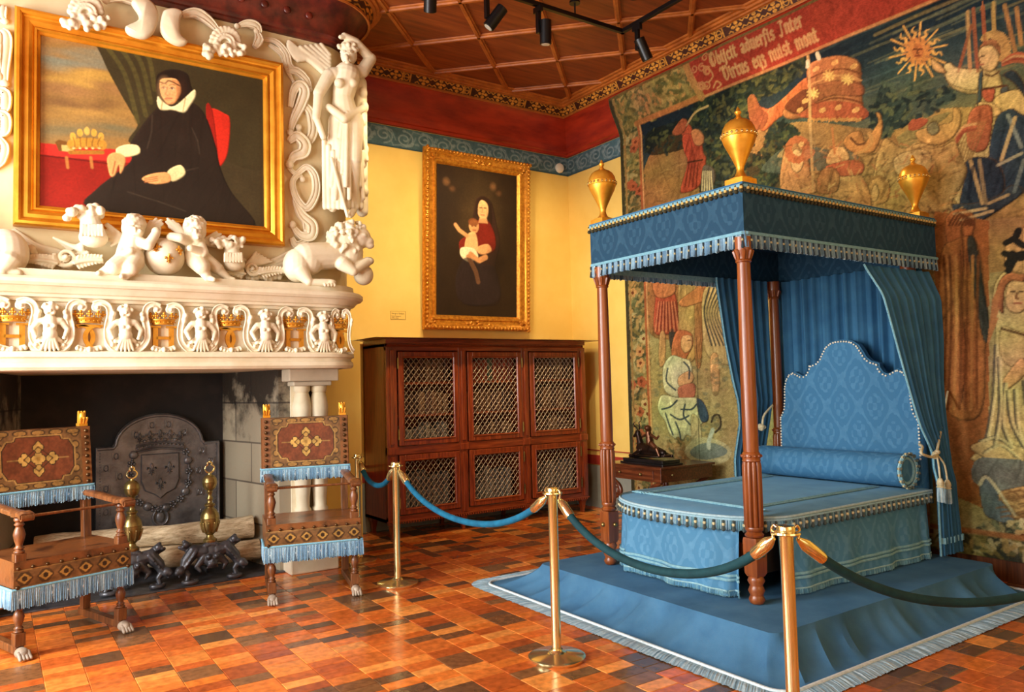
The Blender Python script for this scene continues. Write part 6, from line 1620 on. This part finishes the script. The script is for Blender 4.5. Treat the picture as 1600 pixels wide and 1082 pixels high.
# sun with a face
sx, sy = 1434, 80
for k in range(20):
    a = k*2*PI/20+.1; L = 46 if k % 2 else 38; P = []
    for i in range(9): r = 13+(L-13)*i/8; w = (2.6*math.sin(i*1.7) if k % 2 == 0 else 0); P.append((sx+r*math.cos(a)-w*math.sin(a), sy+r*math.sin(a)*1.0+w*math.cos(a)))
    for i in range(8): tv.line(TP(P[i], P[i+1]), 3.4*(1-i/10) if k % 2 == 0 else 1.4, (226,168,78) if i > 2 else (206,128,54))
tv.poly(TS(*[(sx+14*math.cos(a), sy+15*math.sin(a)) for a in np.linspace(0, 2*PI, 14)[:-1]]), (208,132,60)); tv.poly(TS(*[(sx+9*math.cos(a), sy+12*math.sin(a)) for a in np.linspace(0, 2*PI, 14)[:-1]]), (196,112,52))
for x in (-4, 4): TLi([(sx+x-2,sy-3),(sx+x+2,sy-3)], 1.6, (96,48,26))
TLi([(sx,sy-2),(sx-1,sy+3),(sx+1,sy+3)], 1.2, (110,56,30)); TLi([(sx-4,sy+7),(sx+4,sy+7)], 1.5, (120,50,30))
# lances
for a, b, c in (((1512,18),(1516,112),(188,140,88)),((1521,14),(1528,112),(160,84,56)),((1536,10),(1540,70),(166,80,50)),((1553,4),(1554,50),(192,146,80)),((1497,112),(1518,40),(150,84,54)),((1570,8),(1586,80),(172,120,70)),((1588,12),(1596,70),(180,130,76))): TLi([a, b], 2.6, c)
fig([(1532,16),(1536,2),(1540,16)], (196,104,60), None, smooth=False)
# queenly figure with arm stretched to the sun
fig([(1478,112),(1500,108),(1536,108),(1560,112),(1568,150),(1560,180),(1556,230),(1540,300),(1510,330),(1486,300),(1490,250),(1512,190),(1530,150),(1510,146),(1484,134)], (196,172,112))
fig([(1474,104),(1484,98),(1492,104),(1510,108),(1530,110),(1528,140),(1496,136),(1480,126)], (206,186,128)); fig([(1456,92),(1466,98),(1474,106),(1478,114),(1464,112),(1456,104)], (206,160,104))
fig([(1530,80),(1540,70),(1552,68),(1562,80),(1560,100),(1550,112),(1536,108),(1530,96)], (208,174,116)); fig([(1530,76),(1540,64),(1556,62),(1566,74),(1570,92),(1562,84),(1552,72),(1540,72)], (172,110,66))
for k in range(12): a = -2.2+k*.25; tv.ell(*tp(1552+20*math.cos(a), 78+24*math.sin(a)), 3.6, 3.6, (196,150,86))
TLi([(1534,88),(1538,88)], 1.3, (80,54,36)); TLi([(1531,90),(1529,95),(1532,97)], 1.2, (130,90,56)); TLi([(1532,101),(1537,101)], 1.4, (160,80,60)); TLi([(1540,116),(1550,119),(1562,112)], 1.4, (110,80,50))
fig([(1534,142),(1554,138),(1552,158),(1540,158)], (178,82,54)); TLi([(1534,140),(1572,134)], 2, (90,50,34)); fig([(1564,140),(1574,134),(1576,146),(1566,150)], (72,82,96))
fig([(1528,150),(1530,120),(1536,112),(1534,150),(1530,190),(1522,210)], (58,80,94))
fig([(1556,152),(1590,140),(1640,150),(1640,180),(1576,178),(1556,170)], (200,172,112)); fig([(1530,160),(1552,162),(1566,176),(1548,184),(1530,174)], (204,168,112))
fig([(1568,118),(1584,110),(1600,130),(1620,170),(1600,150),(1584,130)], (40,52,70)); 
for k in range(4): TLi([(1568,96+2*k),(1586,84+4*k),(1606,90+4*k),(1604,120+8*k)], 2.2, [(190,92,58),(206,150,108),(150,60,40),(176,90,60)][k])
fig([(1556,188),(1580,170),(1600,180),(1640,186),(1640,300),(1590,300),(1560,290),(1545,250)], (44,62,84))
fig([(1510,250),(1540,246),(1560,256),(1570,290),(1550,330),(1500,330),(1506,280)], (40,54,74))
fig([(1485,320),(1520,318),(1560,306),(1580,290),(1600,300),(1560,330),(1520,350),(1490,338)], (54,66,80))
for a, b, c in (((1516,252),(1535,318),(188,156,106)),((1530,250),(1540,318),(150,128,96)),((1575,180),(1596,230),(120,134,140)),((1586,184),(1565,250),(196,170,120)),((1596,240),(1560,258),(160,160,140)),((1545,318),(1575,305),(196,168,120)),((1490,334),(1540,326),(206,180,130)),((1500,344),(1550,330),(206,180,130)),((1520,260),(1512,310),(30,40,60)),((1600,250),(1585,300),(110,124,132))): TLi([a, b], 2.6, c)
for k in range(70):
    x, y = random.uniform(1492,1550), random.uniform(150,250); P = tp(x, y)
for k in range(6): TLi([(1540-4*k,190),(1528-5*k,222),(1516-4*k,250)], 1.4, (150,118,66), .7)
# beasts and warriors behind the canopy
fig([(1520,170),(1545,164),(1552,180),(1545,225),(1530,238),(1512,230),(1510,196)], (166,86,52)); 
for k in range(3): TLi([(1494,212+5*k),(1506,198+4*k),(1524,194+4*k)], 2.4, [(206,150,100),(176,84,54),(150,66,44)][k])
fig([(1360,330),(1366,270),(1372,240),(1384,216),(1410,232),(1440,224),(1470,230),(1490,220),(1500,240),(1510,270),(1490,310),(1470,332)], (176,142,84))
fig([(1396,250),(1420,236),(1450,236),(1456,262),(1430,282),(1404,274)], (190,160,104)); fig([(1432,206),(1462,196),(1486,190),(1490,168),(1502,178),(1496,206),(1470,226),(1440,222)], (184,140,76))
fig([(1450,196),(1462,190),(1468,204),(1458,212),(1450,206)], (120,112,84)); fig([(1424,188),(1450,186),(1440,200),(1420,204)], (172,82,50), None)
fig([(1355,300),(1362,280),(1378,276),(1390,288),(1388,312),(1372,320),(1356,316)], (186,140,80)); TLi([(1356,284),(1374,276),(1384,290),(1376,310)], 3, (150,110,60)); fig([(1362,300),(1368,288),(1374,300),(1370,314),(1362,314)], (206,164,106))
fig([(1300,330),(1306,286),(1322,272),(1350,278),(1360,330)], (180,130,76)); fig([(1290,250),(1300,232),(1318,230),(1328,246),(1318,256),(1296,258)], (196,160,104)); fig([(1290,260),(1330,250),(1350,256),(1346,272),(1320,276),(1300,272)], (172,84,48))
fig([(1318,222),(1330,208),(1346,206),(1352,222),(1360,210),(1372,190),(1368,176),(1376,180),(1378,206),(1366,236),(1346,240),(1328,236)], (190,132,66))
TLi([(1330,216),(1340,226),(1352,224)], 2, (110,70,40)); TLi([(1336,240),(1350,236),(1362,222),(1358,208)], 3, (200,150,84))
fig([(1222,300),(1224,240),(1236,222),(1250,222),(1262,240),(1266,270),(1276,300)], (180,128,78)); fig([(1236,250),(1240,236),(1248,234),(1256,244),(1254,262),(1246,270),(1238,264)], (206,166,110))
for k in range(14): a = k*.45; tv.ell(*tp(1246+14*math.cos(a), 234+16*math.sin(a)), 4.5, 4.5, (190,104,56))
tv.ell(*tp(1264,240), 6, 6, (196,120,74)); tv.ell(*tp(1252,226), 3, 3, (220,170,100))
fig([(1276,300),(1282,268),(1300,262),(1312,276),(1306,300)], (160,108,60)); TLi([(1300,200),(1304,240)], 2.2, (188,120,64))
for k in range(240):
    x, y = tp(random.uniform(1220,1500), random.uniform(225,340)); a = random.random()*PI
    tv.line([(x-4*math.cos(a),y-4*math.sin(a)),(x+4*math.cos(a),y+4*math.sin(a))], 1.5, random.choice([(120,84,44),(214,172,106),(176,96,52),(96,66,38),(206,150,84)]), .6)
# man in red raising a sword
TLi([(1072,196),(1086,176),(1106,166)], 3, (196,160,110)); fig([(1064,208),(1070,192),(1080,198),(1082,212),(1074,222)], (186,76,40))
fig([(1066,212),(1082,210),(1096,222),(1100,240),(1104,250),(1094,290),(1066,302),(1064,290),(1074,254),(1068,236)], (178,66,34)); fig([(1080,206),(1090,202),(1100,212),(1098,226),(1086,226)], (196,128,72))
for k in range(4): TLi([(1076+5*k,256),(1070+6*k,292)], 1.6, (120,40,24))
TLi([(1074,254),(1098,250)], 2, (70,40,26)); fig([(1050,206),(1064,186),(1074,190),(1068,206),(1056,212)], (170,86,48))
fig([(1098,264),(1106,258),(1116,266),(1116,284),(1106,302),(1096,300)], (92,84,80)); 
for k in range(5): TLi([(1099+3*k,268),(1097+4*k,298)], 1.4, (200,184,150))
# bottom left scene: soldier in red kilt, robed men, seated man in white, basin
tv.poly([(yx(6.36), 8), (yx(1.5), 8), (yx(1.5), zx(2.3)), (yx(6.36), zx(2.3))], (172,156,104))
fig([(1016,440),(1060,440),(1066,520),(1016,522)], (168,120,66), None); fig([(1024,470),(1030,448),(1050,446),(1058,470),(1064,512),(1040,524),(1022,518)], (176,78,46))
for k in range(7): TLi([(1030+4*k,472),(1024+6*k,518)], 2, (214,130,84)); TLi([(1032+4*k,472),(1027+6*k,518)], 1.3, (120,44,30))
fig([(1022,440),(1050,436),(1056,456),(1040,466),(1024,462)], (200,130,72)); fig([(1032,522),(1040,522),(1040,566),(1030,570)], (200,150,96)); fig([(1046,520),(1054,516),(1058,540),(1050,552)], (66,64,62))
fig([(1062,440),(1086,440),(1090,500),(1086,560),(1062,560),(1060,500)], (188,156,92)); fig([(1086,445),(1098,450),(1096,565),(1086,562)], (170,120,70)); fig([(1062,470),(1100,444),(1116,452),(1110,466),(1070,480)], (196,128,70))
fig([(1098,460),(1120,440),(1150,440),(1160,560),(1120,566),(1100,540)], (176,160,112))
for k in range(6): TLi([(1108+7*k,450),(1100+4*k,490),(1112+6*k,540)], 2.0, (56,64,72)); TLi([(1112+7*k,450),(1104+4*k,490),(1116+6*k,540)], 1.8, (216,196,140))
fig([(1110,560),(1122,556),(1124,610),(1114,614)], (196,156,104))
for k in range(240):
    x, y = tp(random.uniform(1020,1135), random.uniform(560,735)); tv.ell(x, y, random.uniform(2,5), random.uniform(1.5,3), random.choice([(140,124,78),(196,180,126),(112,108,84),(160,136,96),(120,128,104)]), .6)
fig([(1056,520),(1066,516),(1080,522),(1082,540),(1074,556),(1066,570),(1052,566),(1050,544)], (188,108,62)); fig([(1066,526),(1080,526),(1080,544),(1070,552),(1064,542)], (208,164,112)); TLi([(1074,532),(1078,532)], 1.3, (80,50,36)); TLi([(1080,532),(1082,538)], 1.2, (150,100,66))
fig([(1038,570),(1050,556),(1066,560),(1078,566),(1082,590),(1076,610),(1060,622),(1040,612),(1036,590)], (198,200,170)); fig([(1060,590),(1076,580),(1084,590),(1078,600),(1062,604)], (206,160,110))
fig([(1060,606),(1084,600),(1084,622),(1064,626)], (186,110,84)); fig([(1028,640),(1034,618),(1060,622),(1086,622),(1100,630),(1106,656),(1096,664),(1090,690),(1074,680),(1066,690),(1048,680),(1040,660)], (202,202,168))
fig([(1088,624),(1100,630),(1108,650),(1104,660),(1094,656)], (52,76,108)); fig([(1080,650),(1094,660),(1096,704),(1082,708)], (190,176,134))
for pts in (((1044,576),(1042,596),(1056,610)),((1068,566),(1076,576),(1076,592)),((1034,640),(1048,636),(1058,626)),((1048,648),(1062,656),(1076,650)),((1056,660),(1062,676),(1064,688)),((1040,646),(1046,664),(1052,680)),((1064,640),(1080,640),(1088,632)),((1070,632),(1068,650),(1078,664))): TLi(list(pts), 2.2, (58,76,96))
tv.poly(TS((1070,706),(1080,690),(1100,684),(1126,690),(1142,704),(1136,720),(1110,728),(1084,722)), (196,190,146)); tv.poly(TS((1078,706),(1090,696),(1110,692),(1132,700),(1134,710),(1110,718),(1086,716)), (128,144,140)); TLi([(1114,672),(1108,690),(1108,700)], 5, (196,206,196)); TLi([(1112,660),(1116,650),(1124,650),(1126,666),(1118,676)], 2.4, (70,60,50))
TLi([(1060,738),(1072,722),(1086,740)], 1.6, (70,70,48)); leaves(TS((1045,690),(1066,690),(1066,735),(1045,735)), 60, 3, [(90,96,60),(160,130,80),(190,160,100)])
# right of the bed: tan draperies, standing lady, shield, flowers
tv.poly(TP((1460,330),(1545,345),(1545,800),(1460,760)), (164,100,44)); fig([(1478,340),(1500,326),(1522,338),(1518,370),(1500,392),(1480,380)], (176,104,50)); 
for k in range(6): TLi([(1482+5*k,352),(1496+4*k,332+2*k),(1512+2*k,352)], 1.5, (110,60,30))
fig([(1470,400),(1490,376),(1520,372),(1534,420),(1540,560),(1530,650),(1480,640),(1468,520)], (172,112,50))
fig([(1510,380),(1522,372),(1534,430),(1548,520),(1536,530),(1520,450)], (60,66,62)); fig([(1500,360),(1506,400),(1502,470),(1510,560),(1500,620)], (150,92,40))
for k in range(7): TLi([(1474+9*k,400),(1478+8*k,500),(1472+9*k,640)], 2, random.choice([(128,78,36),(200,146,72),(110,64,30)]), .8)
fig([(1556,520),(1552,460),(1562,432),(1580,420),(1600,420),(1640,440),(1640,720),(1520,720),(1540,690),(1550,600)], (196,176,116))
fig([(1572,470),(1576,444),(1590,434),(1606,444),(1604,480),(1590,490),(1576,484)], (204,168,112)); fig([(1556,470),(1562,440),(1580,426),(1606,430),(1600,440),(1580,440),(1570,456),(1568,490)], (170,104,62))
for k in range(14): TLi([(1562-k*.4+random.uniform(-2,2),450+4*k),(1552-k*.6,470+5*k)], 1.6, (190,124,72))
TLi([(1580,456),(1586,456)], 1.3, (80,56,40)); TLi([(1594,456),(1599,456)], 1.3, (80,56,40)); TLi([(1590,458),(1588,466),(1592,467)], 1.2, (140,96,60)); TLi([(1585,474),(1596,474)], 1.5, (164,90,66))
fig([(1566,512),(1600,520),(1640,520),(1640,560),(1600,580),(1566,560)], (190,164,108)); TLi([(1566,514),(1602,524)], 2, (96,66,40)); fig([(1596,560),(1566,596),(1560,610),(1580,606),(1606,580)], (206,160,100))
for pts in (((1556,540),(1552,620),(1540,690)),((1570,600),(1566,660),(1580,700)),((1586,610),(1590,670),(1606,710)),((1574,612),(1580,660),(1600,700)),((1530,690),(1556,684),(1580,700)),((1536,708),(1562,696),(1590,716)),((1560,560),(1562,640),(1552,700)),((1600,596),(1604,640),(1614,690))): TLi(list(pts), 2.6, (92,86,76)); TLi([(p[0]+3,p[1]) for p in pts], 2, (222,204,146))
fig([(1516,700),(1550,688),(1600,700),(1640,706),(1640,730),(1560,724)], (198,170,112)); fig([(1524,720),(1560,716),(1640,730),(1640,772),(1560,770),(1520,752)], (110,116,116), None)
fig([(1530,756),(1544,746),(1586,806),(1572,818),(1550,812),(1536,800)], (92,108,124)); TLi([(1530,758),(1544,748),(1586,806)], 2.4, (196,190,160)); fig([(1562,770),(1640,760),(1640,814),(1590,812),(1576,796)], (186,146,90))
for k in range(40): x, y = tp(random.uniform(1566,1630), random.uniform(768,812)); tv.line([(x-5,y),(x,y+2),(x+5,y)], 1.5, (130,92,54), .8)
P = TP((1535,820),(1640,816),(1640,882),(1528,872)); tv.poly(P, (78,78,62)); leaves(P, 200, 3.6, [(196,178,128),(160,146,104),(120,124,96),(60,66,60),(204,186,140)]); flowers(P, 9, 5, [(206,190,150),(196,160,110),(180,150,130)])
fig([(1570,420),(1600,350),(1640,330),(1640,420)], (160,116,64), None); fig([(1570,395),(1580,370),(1600,356),(1640,350),(1640,420),(1580,424)], (196,154,98))
for pts in (((1572,380),(1586,372),(1592,360)),((1570,396),(1580,402),(1574,414)),((1576,424),(1590,400),(1604,396)),((1588,376),(1600,384),(1610,380)),((1582,396),(1594,404),(1600,400))): TLi(list(pts), 5, (40,40,40))
# part hidden from this side: plain continuation of meadow and trees
tv.poly([(yx(2.35), zx(.6)), (TW, zx(.6)), (TW, zx(3.2)), (yx(2.35), zx(3.2))], (150,128,78), .5); leaves([(yx(2.3), zx(.6)), (TW, zx(.6)), (TW, zx(3.6)), (yx(2.3), zx(3.6))], 900, 4, DARKF+LIGHTF)
# borders
bl_ = [(0,0),(yx(6.385),0),(yx(6.385),TH),(0,TH)]; tv.poly(bl_, (58,54,36)); leaves(bl_, 1700, 4.2, LIGHTF+[(90,88,52),(128,128,84),(178,166,116),(188,150,90),(66,74,52)], 2.4); flowers(bl_, 34, 6, [(190,110,56),(200,150,92),(176,92,52),(196,176,120)])
bt_ = [(0,zx(4.54)),(yx(5.36),zx(4.54)),(yx(5.40),TH),(0,TH)]; tv.poly(bt_, (62,54,34)); leaves(bt_, 900, 4.2, LIGHTF+[(92,88,50),(140,120,66),(180,132,74)], 2.2)
bb_ = [(0,0),(TW,0),(TW,zx(.34)),(0,zx(.34))]; tv.poly(bb_, (66,66,52)); leaves(bb_, 1100, 3.8, LIGHTF+[(176,166,124),(190,178,134),(60,68,60)], 2.0); flowers(bb_, 20, 5, [(196,170,120),(186,130,80)])
tv.line([(yx(6.375), zx(.34)), (yx(6.375), zx(4.52))], 6, (172,96,50)); tv.line([(yx(6.36), zx(.34)), (yx(6.36), zx(4.52))], 2, (214,170,110))
tv.line([(yx(6.40), zx(4.53)), (yx(5.45), zx(4.53))], 7, (176,110,54)); tv.line([(3, 0), (3, TH)], 6, (70,66,50)); tv.line([(9, 0), (9, TH)], 3, (166,130,74)); tv.line([(yx(6.38), zx(.345)), (TW, zx(.345))], 5, (172,110,60))
# red banner
bn = [(yx(5.42),zx(4.52)),(TW,zx(4.52)),(TW,TH),(yx(5.50),TH),(yx(5.47),zx(4.72))]; tv.poly(bn, (164,44,24)); tv.line([bn[0], bn[4], bn[3]], 9, (176,126,66)); tv.line([(yx(5.42),zx(4.515)),(TW,zx(4.515))], 3, (196,130,80))
tv.line([(0,TH-1),(TW,TH-1)], 7, (120,90,50))
FONT = {
 'b': (.62,[[(.12,1.55),(.12,.12),(.3,0),(.52,.15),(.52,.75),(.36,.95),(.14,.8)]]), 'i': (.3,[[(.05,.85),(.14,1),(.14,.1),(.24,0)],[(.12,1.25),(.16,1.3)]]), 'j': (.32,[[(.05,.85),(.16,1),(.16,-.2),(.02,-.42)],[(.14,1.25),(.18,1.3)]]),
 'c': (.5,[[(.46,.8),(.32,.98),(.12,.8),(.12,.15),(.28,0),(.46,.14)]]), 't': (.42,[[(.16,1.3),(.16,.12),(.28,0),(.4,.1)],[(.02,.95),(.38,.95)]]), 'a': (.62,[[(.1,.85),(.28,1),(.48,.85),(.48,.12),(.58,0)],[(.48,.55),(.14,.42),(.12,.1),(.28,0),(.46,.16)]]),
 'd': (.62,[[(.2,1.5),(.5,1.1),(.52,.15),(.32,0),(.12,.15),(.12,.8),(.3,.95),(.5,.85)]]), 'u': (.62,[[(.04,.85),(.14,1),(.14,.15),(.3,0),(.5,.15)],[(.42,.88),(.52,1),(.52,.1),(.62,0)]]), 'e': (.5,[[(.14,.45),(.46,.62),(.44,.85),(.3,1),(.12,.82),(.12,.15),(.28,0),(.46,.14)]]),
 'r': (.44,[[(.04,.85),(.14,1),(.14,0)],[(.14,.8),(.3,1),(.44,.88)]]), 's': (.5,[[(.46,.85),(.3,1),(.12,.82),(.16,.58),(.42,.42),(.44,.15),(.28,0),(.08,.14)]]), 'S': (.4,[[(.02,-.3),(.16,0),(.16,1.35),(.32,1.5),(.42,1.38)],[(.04,.9),(.3,.95)]]),
 'n': (.62,[[(.04,.85),(.14,1),(.14,0)],[(.14,.82),(.36,1),(.52,.85),(.52,.1),(.62,0)]]), 'm': (.95,[[(.04,.85),(.14,1),(.14,0)],[(.14,.82),(.34,1),(.48,.85),(.48,0)],[(.48,.82),(.7,1),(.84,.85),(.84,.1),(.94,0)]]), 'q': (.6,[[(.5,.95),(.3,1),(.12,.82),(.12,.15),(.28,0),(.5,.15)],[(.5,1),(.5,-.45)]]),
 'o': (.58,[[(.3,1),(.12,.82),(.12,.15),(.3,0),(.5,.15),(.5,.82),(.3,1)]]), '3': (.4,[[(.05,.85),(.2,1),(.36,.85),(.18,.55),(.36,.3),(.3,-.2),(.1,-.3)]]),
 'O': (1.1,[[(.5,1.7),(.2,1.4),(.12,.7),(.3,.1),(.6,0),(.9,.3),(.98,.9),(.8,1.5),(.5,1.7)],[(.45,1.55),(.34,.9),(.5,.2)],[(.6,1.6),(.46,.9),(.6,.15)]]), 'I': (.7,[[(.1,1.5),(.4,1.6),(.62,1.4),(.4,1.35),(.36,.2),(.2,-.1),(.02,.1)]]),
 'V': (1.2,[[(.0,1.3),(.2,1.55),(.4,1.4),(.36,.5),(.5,.1),(.7,.0)],[(.42,1.3),(.6,1.6),(.56,.4)],[(.7,1.3),(.95,1.55),(1.1,1.2),(1.05,.4),(.7,.05)]]), ' ': (.5,[])}
def script(txt, y, z, xh, w):
    x = yx(y); sc = xh/TDZ; sx_ = xh/TDY*1.0
    for ch in txt:
        adv, st_ = FONT[ch]
        for s in st_: tv.line([(x+p[0]*sx_, zx(z)+p[1]*sc) for p in s], w if ch not in 'OIV' else w*.8, (206,150,104))
        x += (adv+.12)*sx_
# long seam and age
tv.line([(yx(5.66), zx(.2)), (yx(5.64), zx(2.0))], 1.2, (60,52,40), .8)
tv.hatch(9000, 7, 2.0, .26, PI/2, .9); tv.hatch(4000, 12, 1.6, .24, 0.2, .4)
for a in list(REC): TLi(a[0], a[1]*.9, a[2], a[3]*.6, a[4])
script('Obijcit aduerSis Inter', 5.19, 4.735, .078, 2.2); script('Virtus eq3 nuist mont', 5.10, 4.575, .078, 2.2)
for k in range(9):
    S = [(yx(5.30)+random.uniform(-11,11), zx(4.72)+random.uniform(-18,18))]; tv.line([(S[0][0]+p[0], S[0][1]+p[1]) for p in spiral((0,0),(1,0),(0,1), 5, 1.5, 1.2, k, 14)], 1.4, (200,130,84))
for pts in ([(5.28,4.62),(5.20,4.66),(5.22,4.74),(5.28,4.78)],[(5.24,4.56),(5.18,4.60),(5.14,4.56),(5.20,4.54)]): tv.line([tuple(v) for v in crv([(yx(a), zx(b)) for a, b in pts], 6)], 1.5, (202,140,92))
tv.noise(2.2, .16); tv.noise(9, .12); tv.noise(26, .16, True); tv.noise(70, .12, True); tv.a = (tv.a*.82+tv.a.mean(-1, keepdims=True)*.18)*np.array((.76,.70,.47))
def tapP(I, J):
    y = TY0-TDY*I; z = TZ0+TDZ*J
    x = tX(z)+.006*np.sin(y*5+z)*np.cos(z*1.3)+.004*np.sin(y*11+1)*(z < 4.4)
    return x, y, z
tv.grid('woven_cloth', tapP, WEAVE, tpy)
# ================================================================== camera and light
cam = bpy.data.cameras.new('camera'); co = bpy.data.objects.new('camera', cam); C.objects.link(co)
cam.sensor_fit = 'HORIZONTAL'; cam.sensor_width = 36; cam.lens = FPX/1600*36; cam.clip_start = .05
co.matrix_world = Matrix(((CR.x, CU.x, -CF.x, EYEV.x), (CR.y, CU.y, -CF.y, EYEV.y), (CR.z, CU.z, -CF.z, EYEV.z), (0,0,0,1)))
bpy.context.scene.camera = co
sc = bpy.context.scene
sc.view_settings.view_transform = 'Standard'; sc.view_settings.look = 'None'; sc.view_settings.gamma = 1; sc.view_settings.exposure = .30
def area(name, loc, rot, sx, sy, pw, col):
    l = bpy.data.lights.new(name, 'AREA'); l.shape = 'RECTANGLE'; l.size = sx; l.size_y = sy; l.energy = pw; l.color = col
    o = bpy.data.objects.new(name, l); C.objects.link(o); o.location = loc; o.rotation_euler = rot; return o
DAY = (.96, .98, .97)
for i, (a, b) in enumerate(WINS):
    area('daylight_and_fill', (XL+.02, (a+b)/2, 2.45), (0, -PI/2, 0), 3.2, b-a, (40, 175, 370)[i], DAY)
area('daylight_and_fill', (2.5, YF+.05, 2.6), (PI/2, 0, 0), 3.0, 2.6, 25, DAY)  # weak ambient fill added at the front wall, which has no window
def spl(loc, aim, pw, ang=60, col=(1.0,.80,.50)):
    l = bpy.data.lights.new('track_lamp', 'SPOT'); l.energy = pw; l.color = col; l.spot_size = R(ang); l.spot_blend = .7; l.shadow_soft_size = .05
    o = bpy.data.objects.new('track_lamp', l); C.objects.link(o); o.location = loc
    o.rotation_euler = (Vector(aim)-Vector(loc)).to_track_quat('-Z', 'Y').to_euler()
spl(S1, (4.3,7.8,2.6), 260, 80); spl(S2, (2.2,6.6,2.6), 40, 80); spl(S3, (5.2,7.6,2.4), 200, 80); spl(S4, (6.2,4.0,3.2), 120, 110)
w = bpy.data.worlds.new('world'); sc.world = w; w.use_nodes = True
sky = w.node_tree.nodes.new('ShaderNodeTexSky'); sky.sky_type = 'NISHITA'; sky.sun_disc = False; sky.sun_elevation = R(35)
w.node_tree.links.new(sky.outputs[0], w.node_tree.nodes['Background'].inputs[0]); w.node_tree.nodes['Background'].inputs[1].default_value = .25
